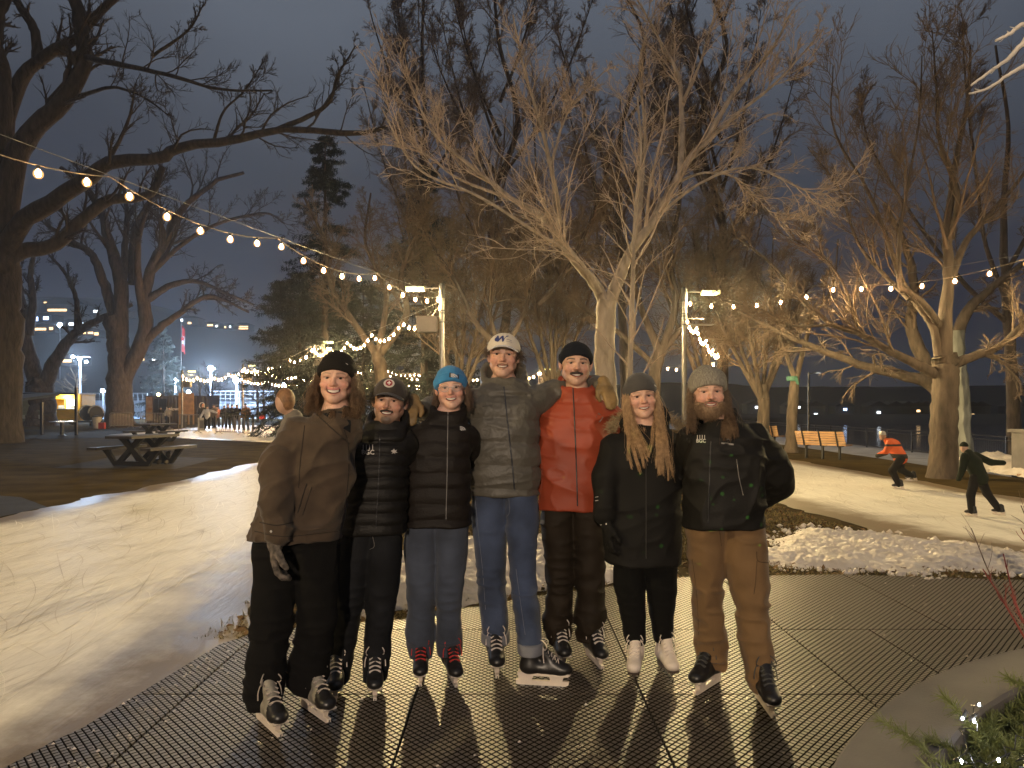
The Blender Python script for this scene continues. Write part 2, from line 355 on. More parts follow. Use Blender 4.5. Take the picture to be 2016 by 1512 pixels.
# ---- rubber mat with raised diamonds
def mat_mat():
    m = bpy.data.materials.new('diamond_rubber'); m.use_nodes = True; t = m.node_tree; b = t.nodes['Principled BSDF']; L = t.links.new; N = t.nodes.new
    tc = N('ShaderNodeTexCoord'); sp = N('ShaderNodeSeparateXYZ'); L(tc.outputs['Object'], sp.inputs[0])
    wob = N('ShaderNodeTexNoise'); wob.inputs['Scale'].default_value = 3; L(tc.outputs['Object'], wob.inputs['Vector'])
    def fold(sign):
        a = N('ShaderNodeMath'); a.operation = 'MULTIPLY'; a.inputs[1].default_value = 1/.043; L(sp.outputs['X'], a.inputs[0])
        c = N('ShaderNodeMath'); c.operation = 'MULTIPLY_ADD'; c.inputs[1].default_value = sign/.047; L(sp.outputs['Y'], c.inputs[0]); L(a.outputs[0], c.inputs[2])
        w = N('ShaderNodeMath'); w.operation = 'MULTIPLY_ADD'; w.inputs[1].default_value = .25; L(wob.outputs[0], w.inputs[0]); L(c.outputs[0], w.inputs[2])
        f = N('ShaderNodeMath'); f.operation = 'PINGPONG'; f.inputs[1].default_value = .5; L(w.outputs[0], f.inputs[0]); return f.outputs[0]
    mn = N('ShaderNodeMath'); mn.operation = 'MINIMUM'; L(fold(1), mn.inputs[0]); L(fold(-1), mn.inputs[1])
    r = N('ShaderNodeMapRange'); r.interpolation_type = 'SMOOTHSTEP'; r.inputs[1].default_value = .08; r.inputs[2].default_value = .17; L(mn.outputs[0], r.inputs[0])
    n = N('ShaderNodeTexNoise'); n.inputs['Scale'].default_value = 1.3; n.inputs['Detail'].default_value = 8; n.inputs['Roughness'].default_value = .65; L(tc.outputs['Object'], n.inputs['Vector'])
    cm = N('ShaderNodeMix'); cm.data_type = 'RGBA'; L(n.outputs[0], cm.inputs[0]); cm.inputs[6].default_value = (.066, .054, .042, 1); cm.inputs[7].default_value = (.15, .124, .094, 1)
    c = N('ShaderNodeMix'); c.data_type = 'RGBA'; L(r.outputs[0], c.inputs[0]); c.inputs[6].default_value = (.006, .005, .005, 1); L(cm.outputs[2], c.inputs[7]); L(c.outputs[2], b.inputs['Base Color'])
    rr = N('ShaderNodeMapRange'); rr.inputs[3].default_value = .95; rr.inputs[4].default_value = .47; L(r.outputs[0], rr.inputs[0]); L(rr.outputs[0], b.inputs['Roughness'])
    sm = N('ShaderNodeMath'); sm.operation = 'MULTIPLY'; sm.inputs[1].default_value = .7; L(r.outputs[0], sm.inputs[0]); L(sm.outputs[0], b.inputs['Specular IOR Level'])
    fn = N('ShaderNodeTexNoise'); fn.inputs['Scale'].default_value = 160; L(tc.outputs['Object'], fn.inputs['Vector'])
    h = N('ShaderNodeMath'); h.operation = 'MULTIPLY_ADD'; h.inputs[1].default_value = .25; L(fn.outputs[0], h.inputs[0]); L(r.outputs[0], h.inputs[2])
    bp = N('ShaderNodeBump'); bp.inputs['Strength'].default_value = .6; bp.inputs['Distance'].default_value = .006; L(h.outputs[0], bp.inputs['Height']); L(bp.outputs[0], b.inputs['Normal'])
    return m
RUB = mat_mat()
mat_edge = [(-2.25, 3.0), (-2.05, 3.5), (-1.98, 4.0), (-1.88, 4.75), (-1.7, 5.03), (-.8, 5.3), (.2, 5.95), (.9, 6.3), (1.57, 6.62), (2.97, 6.72), (4.5, 6.5), (7, 6.1), (8, 4), (8, -5), (-2.1, -5)]
def clip_poly(poly, x0, x1, y0, y1):
    def cl(p, ax, v, keep):
        o = []
        for i in range(len(p)):
            a, b = p[i-1], p[i]; ia, ib = keep(a[ax], v), keep(b[ax], v)
            if ia != ib:
                t = (v-a[ax])/(b[ax]-a[ax]); o.append((a[0]+t*(b[0]-a[0]), a[1]+t*(b[1]-a[1])))
            if ib: o.append(b)
        return o
    ge = lambda a, v: a >= v; le = lambda a, v: a <= v
    for ax, v, k in ((0, x0, ge), (0, x1, le), (1, y0, ge), (1, y1, le)):
        poly = cl(poly, ax, v, k)
        if not poly: return []
    return poly
mb = MB(); g = .006
rows = [(-5, -1.9), (-1.9, .41), (.41, 1.57), (1.57, 2.73), (2.73, 3.92), (3.92, 5.06), (5.06, 7.2)]
for r_, (y0, y1) in enumerate(rows):
    x0 = {6: -3.0, 5: -2.9}.get(r_, -2.9)
    cols = [-4.1, -2.95, -1.72, -.51, .69, 1.86, 3.02, 4.2, 5.4, 6.6, 8.2] if r_ != 5 else [-4.1, -2.95, -1.72, -.51, .69, 1.86, 2.45, 3.65, 4.85, 6.05, 7.2, 8.4]
    for x0, x1 in zip(cols[:-1], cols[1:]):
        p = clip_poly(mat_edge, x0+g, x1-g, y0+g, y1-g)
        if len(p) >= 3:
            p = [p[i] for i in range(len(p)) if np.hypot(p[i][0]-p[i-1][0], p[i][1]-p[i-1][1]) > 1e-4]
            n = len(p); V = [(x, y, .028) for x, y in p]+[(x, y, .004) for x, y in p]
            i = np.arange(n); j = (i+1) % n
            mb.add(V, np.arange(n)[None], np.stack([i+n, j+n, j, i], -1))
mb.build('rubber_mat', RUB, kind='structure')
S_ = [(x, y, .010) for x, y in mat_edge]
obj('mat_base', mesh_data('mat_base', S_, [np.arange(len(S_))[None]], False), mat('mat_base', (.006, .006, .006), .9), kind='structure')

# ---- snow
SNOW = mat('old_snow', (.68, .62, .56), .6, .12, 6, .8, 35, col2=(.53, .46, .39), sss=0)
def snow(name, poly, h, res, seed, crumbs=120):
    pa = np.array(poly); x0, y0 = pa.min(0)-.3; x1, y1 = pa.max(0)+.3
    X, Y = np.meshgrid(np.arange(x0, x1, res), np.arange(y0, y1, res), indexing='ij')
    p = np.stack([X, Y, X*0], -1).reshape(-1, 3); sh = X.shape
    d = poly_dist(X, Y, poly)+(fbm(p, 2.2, 4, seed).reshape(sh)-.5)*.75
    e = np.clip(d/.55, 0, 1); e = e*(2-e)
    lump = np.maximum(ridged(p, 4.5, seed+3), ridged(p, 7.3, seed+8)*.9).reshape(sh)**1.5
    lump2 = ridged(p, 13, seed+5).reshape(sh)
    Z = e*(h*(.35+.5*fbm(p, 1.3, 3, seed+9).reshape(sh)+.55*lump*fbm(p, 3, 2, seed+1).reshape(sh)*1.6+.32*lump2))-.02*(e <= 0)
    Z += e*.028*(fbm(p, 26, 2, seed+2).reshape(sh)-.5)*2
    nx, ny = sh; idx = np.arange(nx*ny).reshape(sh)
    Q = np.stack([idx[:-1, :-1], idx[1:, :-1], idx[1:, 1:], idx[:-1, 1:]], -1).reshape(-1, 4)
    keep = (e.ravel()[Q] > 0).any(1); Q = Q[keep]
    u, inv = np.unique(Q, return_inverse=True); V = np.stack([X, Y, Z], -1).reshape(-1, 3)[u]; Q = inv.reshape(-1, 4)
    rg = np.random.default_rng(seed); Vs = [V]; Fs = [Q]; n = len(V)
    base = np.array([[0, 0, 1], [1, 0, .2], [.3, .95, .1], [-.8, .6, .2], [-.8, -.6, .1], [.3, -.95, .2], [0, 0, -.5]], float)
    tri = np.array([[0, 1, 2], [0, 2, 3], [0, 3, 4], [0, 4, 5], [0, 5, 1], [6, 2, 1], [6, 3, 2], [6, 4, 3], [6, 5, 4], [6, 1, 5]])
    Ts = []
    edge = np.argwhere((d > -.28) & (d < .06)); edge = edge[rg.integers(0, len(edge), crumbs)]
    for a, b in edge:
        r = .012+.035*rg.random()**3
        Vs.append(base*r*(.7+.6*rg.random((7, 3)))+[X[a, b], Y[a, b], max(0, Z[a, b])+r*.3]); Ts.append(tri+n); n += 7
    return obj(name, mesh_data(name, np.concatenate(Vs), [Q, np.concatenate(Ts)]), SNOW, kind='structure')
snow('snow', [(-1.15, 5.55), (-.5, 5.75), (.2, 6.25), (.95, 6.6), (1.25, 7.0), (1.2, 7.7), (.2, 8.4), (-.6, 8.2), (-1.3, 7.2)], .15, .017, 11, 220)
snow('snow', [(2.35, 7.45), (3.0, 6.98), (3.9, 6.9), (4.9, 6.75), (5.6, 6.9), (5.5, 7.7), (4.4, 8.9), (3.75, 9.45), (3.3, 9.0), (2.8, 8.2)], .065, .017, 23, 480)
snow('snow', [(11.3, 14.6), (14.2, 14.8), (15.2, 18.5), (13.4, 22), (11.6, 18)], .2, .06, 31, 40)

# ---- grass and fallen leaves on the island
def blades():
    rg = np.random.default_rng(5); n = 36000
    x = rg.uniform(-2.1, 4.6, n); y = 4.9+(rg.random(n)**1.5)*9
    d = poly_dist(x, y, mat_edge)
    k = (d < -.02) & (x < np.interp(y, [5, 7.5, 9.8, 12, 15], [5.5, 5.1, 4.25, 4.1, 4.2])) & (vnoise(np.c_[x, y, x*0], 3.) > .28)
    x, y = x[k], y[k]; n = len(x)
    a = rg.uniform(0, 6.28, n); h = rg.uniform(.012, .045, n); w = rg.uniform(.002, .005, n)+.0006*y; ln = rg.uniform(.01, .05, n)
    c, s = np.cos(a), np.sin(a)
    V = np.stack([np.c_[x-c*w, y-s*w, x*0], np.c_[x+c*w, y+s*w, x*0], np.c_[x-s*ln, y+c*ln, h]], 1).reshape(-1, 3)
    obj('grass', mesh_data('grass', V, np.arange(3*n).reshape(-1, 3)), mat('dry_grass', (.14, .105, .04), .9, .5, 3, col2=(.26, .20, .085), spec=.1), kind='stuff')
    n = 6000; x = rg.uniform(-2., 4.4, n); y = 5+rg.random(n)**1.3*8
    d = poly_dist(x, y, mat_edge); k = (d < -.03) & (x < np.interp(y, [5, 7.5, 9.8, 12, 15], [5.5, 5.1, 4.25, 4.1, 4.2])); x, y = x[k], y[k]; n = len(x)
    a = rg.uniform(0, 6.28, n); r = rg.uniform(.012, .035, n); t = rg.normal(0, .5, (n, 2))
    q = np.array([[-1, 0], [0, -.6], [1, 0], [0, .6]])
    V = np.stack([np.c_[x+r*(q[i, 0]*np.cos(a)-q[i, 1]*np.sin(a)), y+r*(q[i, 0]*np.sin(a)+q[i, 1]*np.cos(a)), .02+r*(q[i, 0]*t[:, 0]+q[i, 1]*t[:, 1]).clip(-.5, .9)] for i in range(4)], 1).reshape(-1, 3)
    obj('fallen_leaves', mesh_data('fallen_leaves', V, np.arange(4*n).reshape(-1, 4)), mat('dead_leaf', (.11, .065, .03), .9, .5, 3, col2=(.26, .16, .075), spec=.1), kind='stuff')
blades()
# ice chips and grit lying on the mat
rg = np.random.default_rng(8); mb = MB()
for k in range(230):
    x, y = rg.uniform(-2.2, 4.5), 3+rg.random()**1.4*3.4
    if k < 120: x = rg.normal(-1.9, .22); y = rg.uniform(3, 5)
    if not poly_in(np.array([x]), np.array([y]), mat_edge)[0]: continue
    r = rg.uniform(.003, .009)
    mb.add(np.array([[r, 0, 0], [-r, r*.6, 0], [-r*.7, -r, 0], [0, 0, r]])*(.6+rg.random((4, 3)))+[x, y, .029], [[0, 1, 3], [1, 2, 3], [2, 0, 3]])
mb.build('ice_chips', SNOW, kind='stuff')

# ---- far hill on the left, far shore on the right
hill = mat('hillside', (.016, .016, .018), 1, .4, .02)
ang = np.linspace(-1.1, .35, 120); px = np.array([-2200, -900, 0, 120, 240, 320, 440, 560, 700, 900, 1200, 1500, 1600])
top = np.array([520, 545, 578, 580, 590, 612, 640, 662, 700, 735, 760, 775, 790])
rad = np.array([140, 200, 300, 420, 520, 640, 760]); hf = np.array([0, .03, .18, .5, .8, 1, .75])
pxs = HX+F*np.tan(ang); H = np.interp(pxs, px, top); Hm = (HY-H)/F*640+CH
X = np.sin(ang)[:, None]*rad/np.cos(ang)[:, None]; Y = np.ones((len(ang), 1))*rad; Z = Hm[:, None]*hf-.6
Z = Z+(vnoise(np.stack([X, Y, Z*0], -1).reshape(-1, 3), .02).reshape(Z.shape)-.5)*hf*10
n_, k_ = X.shape; i = np.arange(n_-1)[:, None]*k_; j = np.arange(k_-1)[None]
obj('hill', mesh_data('hill', np.stack([X, Y, Z], -1).reshape(-1, 3), np.stack([i+j, i+k_+j, i+k_+j+1, i+j+1], -1).reshape(-1, 4)), hill, kind='structure')
shx = np.linspace(24, 420, 200); one = shx*0
Hs = 4.2+4.*np.clip(fbm(np.c_[shx, one, one], .03, 4, 3), 0, 1)+2.5*vnoise(np.c_[shx, one, one], .22, 4)
V = np.concatenate([np.c_[shx, one+150, one-2.2], np.c_[shx, one+158, one-.6], np.c_[shx, one+215, one+.8], np.c_[shx, one+222, Hs], np.c_[shx, one+420, Hs*1.5]]); i = np.arange(199)
obj('far_shore', mesh_data('far_shore', V, np.concatenate([np.stack([i+k*200, i+1+k*200, i+201+k*200, i+200+k*200], -1) for k in range(4)])), hill, kind='structure')

# ================================================================== TREES
def resample(pts, n):
    pts = np.asarray(pts, float)
    q = np.r_[[2*pts[0]-pts[1]], pts, [2*pts[-1]-pts[-2]]]; out = []
    t = np.linspace(0, len(pts)-1-1e-6, n); k = t.astype(int); f = (t-k)[:, None]
    p0, p1, p2, p3 = q[k], q[k+1], q[k+2], q[k+3]
    return .5*((2*p1)+(-p0+p2)*f+(2*p0-5*p1+4*p2-p3)*f**2+(-p0+3*p1-3*p2+p3)*f**3)
def grow(rg, PP, RR, k, t0, t1, ang, L, Sg, up=.15, wig=.12, rf=.55, rmin=.004, taper=.35, absL=False, out=0., ppow=1., curl=.10):
    """children of a set of branches: PP (N,S,3), RR (N,S)"""
    N, s, _ = PP.shape; plen = np.linalg.norm(np.diff(PP, axis=1), axis=2).sum(1)
    t = (t0+(t1-t0)*rg.random((N, k))**ppow); ft = t*(s-1); i = np.minimum(ft.astype(int), s-2); f = ft-i; n = np.arange(N)[:, None]
    a = PP[n, i]; b = PP[n, i+1]; st = (a+(b-a)*f[..., None]).reshape(-1, 3); T = (b-a).reshape(-1, 3); T /= np.linalg.norm(T, axis=1, keepdims=True)+1e-9
    r0 = (RR[n, i]+(RR[n, i+1]-RR[n, i])*f).ravel()
    rd = rg.normal(size=T.shape); rd -= (rd*T).sum(1, keepdims=True)*T; rd /= np.linalg.norm(rd, axis=1, keepdims=True)+1e-9
    an = ang*(.7+.6*rg.random(len(T)))[:, None]
    D = T*np.cos(an)+rd*np.sin(an); D[:, 2] += up*.6; D /= np.linalg.norm(D, axis=1, keepdims=True)
    ll = (L*np.ones(N) if absL else L*plen)[:, None]*(1-.55*t)*(.6+.7*rg.random((N, k))); ll = ll.ravel()
    step = ll/(Sg-1); pts = [st]; p = st; cu = rg.normal(0, curl, D.shape)*[1, 1, .6]
    for q in range(Sg-1):
        p = p+D*step[:, None]; pts.append(p)
        D = D+cu+rg.normal(0, wig, D.shape); D[:, 2] += up*.25; D /= np.linalg.norm(D, axis=1, keepdims=True)
    R0 = np.maximum(np.minimum(r0*rf*(.7+.5*rg.random(len(r0))), r0*.9), rmin)
    R = R0[:, None]*np.linspace(1, taper, Sg)[None]; R = np.maximum(R, rmin*.55)
    return np.stack(pts, 1), R
def tree(name, label, cat, limbs, levels, seed, bark, twig, group=None, base=None, jit=.02, trunk_sides=14, bark2=None, skip0=True, seat=True):
    """limbs: list of (points, r0, r1); levels: kwargs of grow applied level by level"""
    rg = np.random.default_rng(seed); Sg = 26
    if seat: p_ = np.array(limbs[0][0][0], float); p_[2] = float(gz(p_[0], p_[1]))-.04; limbs[0][0][0] = p_
    PP, RR = [], []
    for pts, r0, r1 in limbs:
        p = resample(pts, Sg); s = np.linspace(0, 1, Sg)
        p[1:-1] += rg.normal(0, jit*max(r0, .03)/.1*.25, (Sg-2, 3)); RR.append(r0+(r1-r0)*s**.8); PP.append(p)
    PP, RR = np.array(PP), np.array(RR)
    base = PP[0][0] if base is None else base
    root = empty(name, base, label, cat, group)
    R2 = RR.copy(); R2[0, :3] *= [1.35, 1.12, 1.03]
    R2 = R2*(1+.10*(vnoise(PP.reshape(-1, 3), 3., seed).reshape(R2.shape)-.5))
    V, Q = tubes(PP, R2, trunk_sides)
    # bark relief
    nrm = V-np.repeat(PP.reshape(-1, 3), trunk_sides, 0); V = V+nrm*.18*(vnoise(V*[6, 6, 1.6], 1., seed)[:, None]-.5)
    nq = (Sg-1)*trunk_sides
    obj('trunk', mesh_data('trunk', V, Q, True, (np.arange(len(Q)) >= nq).astype(int) if bark2 else None), [bark, bark2] if bark2 else bark, root)
    Vs, Qs, n = [], [], 0; lim = []
    cur = [(PP[1:], RR[1:]) if skip0 and len(PP) > 1 else (PP, RR)]
    for lv in levels:
        lv = dict(lv); src = lv.pop('src', -1); sd = lv.pop('sides', 3)
        a, b = cur[src]; sub = lv.pop('frac', 1.)
        if sub < 1: k = rg.random(len(a)) < sub; a, b = a[k], b[k]
        c = grow(rg, a, b, **lv); cur.append(c)
        V, Q = tubes(c[0], c[1], sd); Vs.append(V); Qs.append(Q+n); n += len(V)
    obj('crown', mesh_data('crown', np.concatenate(Vs), np.concatenate(Qs)), twig, root)
    return root
def pl_(Y, *pts):   # photo limb: (px, py[, depth offset])
    return [P(q[0], q[1], Y+(q[2] if len(q) > 2 else 0)) for q in pts]

M['bark_limb'] = mat('bark_limb', (.046, .034, .026), .9, .45, 7, 4.0, 16, stretch=(1, 1, .25))
# 1 big tree at the left edge
Y = 32.
limbs = [(pl_(Y, (-6, 862), (4, 700), (2, 560), (0, 470)), 0.853, 0.704),
 (pl_(Y, (-2, 520), (40, 440, -0.64), (100, 400, -1.71), (170, 352, -2.56), (215, 322, -2.99), (315, 310, -3.41), (350, 292, -3.63), (450, 275, -4.27), (560, 255, -4.91), (700, 262, -5.97), (760, 250, -6.40)), 0.448, 0.064),
 (pl_(Y, (0, 570), (30, 500), (110, 480, 0.85), (200, 400, 1.71), (290, 385, 2.56), (320, 330, 3.20)), 0.427, 0.149),
 (pl_(Y, (0, 480), (28, 330), (60, 260), (120, 205), (165, 130), (160, 60), (145, -10), (120, -120)), 0.533, 0.213),
 (pl_(Y, (0, 430), (10, 260, 0.85), (40, 160, 1.07), (90, 110, 1.07), (150, 75, 1.07), (200, 20, 0.85), (260, -30, 0.85)), 0.405, 0.149),
 (pl_(Y, (75, 130, 1.07), (68, 60, 1.07), (35, 5, 1.07), (10, -60, 1.07)), 0.256, 0.128),
 (pl_(Y, (5, 300), (4, 160), (-10, 60), (20, -30)), 0.427, 0.213),
 (pl_(Y, (165, 112), (200, 120, -1.07), (260, 132, -2.13), (340, 150, -3.41), (430, 175, -4.27), (535, 178, -4.91)), 0.160, 0.032),
 (pl_(Y, (155, 190), (220, 172, -1.28), (280, 190, -2.13), (330, 225, -2.99)), 0.096, 0.021),
 (pl_(Y, (545, 256, -4.69), (640, 210, -5.12), (665, 150, -5.33), (700, 90, -5.55)), 0.107, 0.026),
 (pl_(Y, (300, 110, -2.77), (370, 60, -3.41), (400, 10, -3.41)), 0.075, 0.021),
 (pl_(Y, (420, 280, -4.05), (440, 220, -4.27), (480, 180, -4.27), (520, 120, -4.27)), 0.064, 0.017)]
lvA = [dict(k=15, t0=.3, t1=1, ang=.75, L=.22, Sg=7, up=.35, wig=.13, rf=.35, rmin=0.0144, sides=5),
       dict(k=8, t0=.15, t1=1, ang=.65, L=.55, Sg=6, up=.22, wig=.15, rf=.55, rmin=0.0108, sides=4),
       dict(k=7, t0=.15, t1=1, ang=.6, L=.5, Sg=5, up=.15, wig=.16, rf=.6, rmin=0.0090)]
tree('bare_tree', 'huge bare tree with thick limbs cut off by the left edge of the photo', 'tree', limbs, lvA, 1, M['bark_limb'], M['twig_dark'])
# 2 vase shaped tree behind the picnic tables
Y = 56.
limbs = [(pl_(Y, (236, 838), (236, 760), (235, 690), (222, 620)), 1.027, 0.672),
 (pl_(Y, (233, 730), (238, 620), (235, 540), (215, 480), (200, 420), (170, 370), (120, 330)), 0.672, 0.149),
 (pl_(Y, (240, 750), (285, 660), (285, 590), (300, 520), (330, 470), (350, 420), (420, 360), (480, 340)), 0.635, 0.112),
 (pl_(Y, (232, 640, 0.93), (205, 560), (180, 500), (130, 470), (90, 440)), 0.467, 0.131),
 (pl_(Y, (240, 600), (245, 500, 0.75), (250, 420, 0.93), (240, 350, 0.93)), 0.373, 0.093),
 (pl_(Y, (283, 620), (270, 520, -0.93), (280, 440, -1.12), (310, 370, -1.31)), 0.373, 0.093),
 (pl_(Y, (288, 670), (320, 640), (350, 620), (400, 585), (440, 590), (490, 615)), 0.373, 0.075),
 (pl_(Y, (290, 590), (340, 560), (390, 555), (440, 575), (500, 600)), 0.317, 0.056),
 (pl_(Y, (260, 560, 1.12), (262, 470, 1.49), (290, 400, 1.68), (330, 340, 1.87)), 0.317, 0.075),
 (pl_(Y, (295, 540), (360, 480), (430, 440), (520, 420), (560, 440)), 0.224, 0.056)]
lvB = [dict(k=13, t0=.35, t1=1, ang=.7, L=.28, Sg=7, up=.25, wig=.13, rf=.42, rmin=.014, sides=4),
       dict(k=10, t0=.2, t1=1, ang=.65, L=.5, Sg=6, up=.15, wig=.15, rf=.5, rmin=.011),
       dict(k=9, t0=.2, t1=1, ang=.65, L=.5, Sg=5, up=.1, wig=.18, rf=.6, rmin=.010)]
tree('bare_tree', 'bare vase shaped tree with many thick stems behind the picnic tables', 'tree', limbs, [{**l, 'rmin': l['rmin']*1.6} for l in lvB], 2, M['bark_dark'], M['twig_dark'])
# 3 dark forked tree behind the shelter
Y = 58.
limbs = [(pl_(Y, (78, 842), (82, 780), (78, 755)), 1.120, 0.923),
 (pl_(Y, (74, 760), (58, 700), (45, 640), (38, 580), (20, 520), (0, 460)), 0.659, 0.198),
 (pl_(Y, (84, 765), (115, 700), (150, 655), (205, 625), (260, 600)), 0.633, 0.132),
 (pl_(Y, (56, 660), (65, 600), (60, 540), (70, 480)), 0.395, 0.132),
 (pl_(Y, (152, 650), (150, 590), (130, 540), (95, 500)), 0.264, 0.079),
 (pl_(Y, (48, 650), (25, 590), (-20, 560)), 0.330, 0.105)]
tree('bare_tree', 'dark forked bare tree rising behind the small shelter', 'tree', limbs, lvB, 3, M['bark_dark'], M['twig_dark'])
# 4 pale barked tree in the middle of the island
Y = 12.2
limbs = [(pl_(Y, (1196, 985), (1195, 800), (1190, 690), (1196, 590)), 0.1763, .165),
 (pl_(Y, (1194, 600), (1168, 555), (1140, 522), (1100, 470), (1072, 430), (1010, 392), (930, 330), (850, 255), (795, 130)), 0.1075, .012),
 (pl_(Y, (1198, 600), (1222, 540), (1245, 490), (1290, 430), (1340, 340), (1390, 270), (1455, 170), (1520, 95), (1560, 20)), 0.1118, .015),
 (pl_(Y, (1340, 345), (1342, 230, .5), (1335, 150, .6), (1300, 80, .7), (1255, 0, .8)), 0.0602, .015),
 (pl_(Y, (1100, 470), (1098, 400, -.4), (1080, 310, -.6), (1060, 230, -.8), (1030, 130, -1), (1010, 30, -1.1)), 0.0516, .012),
 (pl_(Y, (1085, 325, -.6), (1110, 240, -.6), (1140, 190, -.6), (1190, 140, -.6)), 0.0258, .008),
 (pl_(Y, (1180, 575, -.2), (1160, 540, -.5), (1130, 505, -.8), (1060, 460, -1.2), (940, 385, -1.6), (820, 330, -2), (750, 210, -2.2)), 0.0473, .01),
 (pl_(Y, (1380, 290), (1450, 225), (1530, 160), (1620, 60)), 0.0430, .01),
 (pl_(Y, (1300, 420), (1380, 360, -.5), (1480, 330, -.8), (1600, 380, -1), (1660, 370, -1)), 0.0301, .008),
 (pl_(Y, (1255, 480), (1262, 380, .5), (1270, 260, .7), (1260, 120, .8), (1290, 20, .8)), 0.0516, .012),
 (pl_(Y, (1000, 390), (900, 350, .6), (830, 300, .9), (730, 280, 1.1)), 0.0301, .008),
 (pl_(Y, (1330, 360), (1390, 340), (1460, 360), (1560, 470)), 0.0258, .006),
 (pl_(Y, (1345, 200, .5), (1380, 120, .3), (1400, 50, .2), (1430, -30, .1)), 0.0301, .01)]
lvC = [dict(k=13, t0=.25, t1=1, ang=.55, L=.42, Sg=10, up=.22, wig=.07, rf=.38, rmin=.0085, sides=5, curl=.05),
       dict(k=9, t0=.12, t1=1, ang=.6, L=.6, Sg=8, up=.12, wig=.09, rf=.5, rmin=.0062, curl=.09),
       dict(k=4, t0=.15, t1=1, ang=.65, L=.6, Sg=6, up=.06, wig=.12, rf=.6, rmin=.0052, curl=.14)]
tree('bare_tree', 'pale barked bare tree forking wide above the group of skaters', 'tree', limbs, lvC, 4, M['bark_pale'], M['twig_pale'])
# 5 young straight tree in front of it
Y = 10.6
limbs = [(pl_(Y, (1240, 1010), (1238, 850), (1241, 700), (1246, 560), (1250, 430), (1262, 300), (1255, 190)), .058, .012)]
lv = [dict(k=34, t0=.25, t1=1, ang=.8, L=.26, Sg=8, up=.30, wig=.07, rf=.42, rmin=.006, sides=4),
      dict(k=4, t0=.3, t1=1, ang=.6, L=.45, Sg=6, up=.2, wig=.1, rf=.5, rmin=.0045),
      dict(k=3, t0=.3, t1=1, ang=.6, L=.45, Sg=5, up=.1, wig=.12, rf=.6, rmin=.004)]
tree('young_tree', 'slim young bare tree with a straight pale stem beside the big fork', 'tree', limbs, lv, 5, M['bark_pale'], M['twig_pale'])
# 6 pollarded bushy trees behind
lvD = [dict(k=24, t0=.2, t1=1, ang=.8, L=.30, Sg=7, up=.25, wig=.15, rf=.4, rmin=.010, sides=4),
       dict(k=12, t0=.1, t1=1, ang=.75, L=.55, Sg=6, up=.12, wig=.18, rf=.5, rmin=.008),
       dict(k=9, t0=.1, t1=1, ang=.75, L=.55, Sg=5, up=.08, wig=.22, rf=.6, rmin=.007)]
Y = 26.
limbs = [(pl_(Y, (1000, 900), (998, 760), (990, 660)), .24, .18),
 (pl_(Y, (990, 700), (965, 620), (975, 560), (940, 470), (900, 380), (880, 260)), .10, .02),
 (pl_(Y, (995, 690), (1030, 620), (1050, 540), (1048, 470), (1055, 330), (1045, 200)), .10, .02),
 (pl_(Y, (990, 690), (940, 640), (900, 560), (850, 480), (800, 380)), .13, .03),
 (pl_(Y, (1060, 600), (1110, 540), (1160, 440), (1200, 320)), .1, .03)]
tree('bare_tree', 'twiggy brown tree with two leaning stems behind the tall man in the white cap', 'tree', limbs, lvD, 6, M['bark_dark'], M['twig_tan'])
Y = 28.
limbs = [(pl_(Y, (1290, 880), (1288, 760), (1300, 680)), .3, .22),
 (pl_(Y, (1300, 700), (1330, 600), (1320, 500), (1340, 380), (1330, 260)), .18, .04),
 (pl_(Y, (1298, 690), (1260, 600), (1230, 500), (1180, 400), (1150, 280)), .17, .04),
 (pl_(Y, (1305, 690), (1380, 600), (1420, 520), (1480, 450)), .13, .03),
 (pl_(Y, (1290, 720), (1200, 640), (1130, 590), (1080, 500)), .12, .03)]
tree('bare_tree', 'dense brown twiggy tree filling the gap behind the slim young tree', 'tree', limbs, lvD, 7, M['bark_dark'], M['twig_tan'])
Y = 27.
limbs = [(pl_(Y, (760, 880), (755, 760), (740, 690)), .3, .22),
 (pl_(Y, (742, 700), (700, 640), (650, 560), (640, 480), (600, 390)), .16, .04),
 (pl_(Y, (745, 700), (800, 620), (790, 540), (830, 430), (850, 320)), .17, .04),
 (pl_(Y, (745, 690), (760, 580), (720, 480), (730, 380)), .13, .03)]
tree('bare_tree', 'thin bare tree behind the left lamp post above the man in the dark cap', 'tree', limbs, lvD, 8, M['bark'], M['twig'])
for k, (px, top, Yd, lab) in enumerate(((905, 430, 29., 'brushy brown thicket tree just left of the white cap'), (1090, 400, 30., 'brushy brown thicket tree between the tall man and the red jacket'), (1395, 420, 29., 'brushy brown thicket tree behind the right lamp post'), (1500, 520, 27., 'low brushy thicket tree between the lamp post and the small forked tree'))):
    h_ = 840-top; rg = np.random.default_rng(70+k); L_ = [(pl_(Yd, (px, 855), (px+4, 800), (px, 760)), .22, .2)]
    for q in range(6): d = (q-2.5)*38+rg.normal(0, 10); L_.append((pl_(Yd, (px, 790), (px+d*.5, 790-h_*.3, rg.normal(0, .5)), (px+d, 790-h_*.65, rg.normal(0, .9)), (px+d*1.3, top+rg.normal(0, 30), rg.normal(0, 1.2))), .11, .02))
    tree('thicket_tree', lab, 'tree', L_, lvD, 80+k, M['bark'], M['twig_tan'] if k != 2 else M['twig'], group='brushy thicket trees in the middle distance')
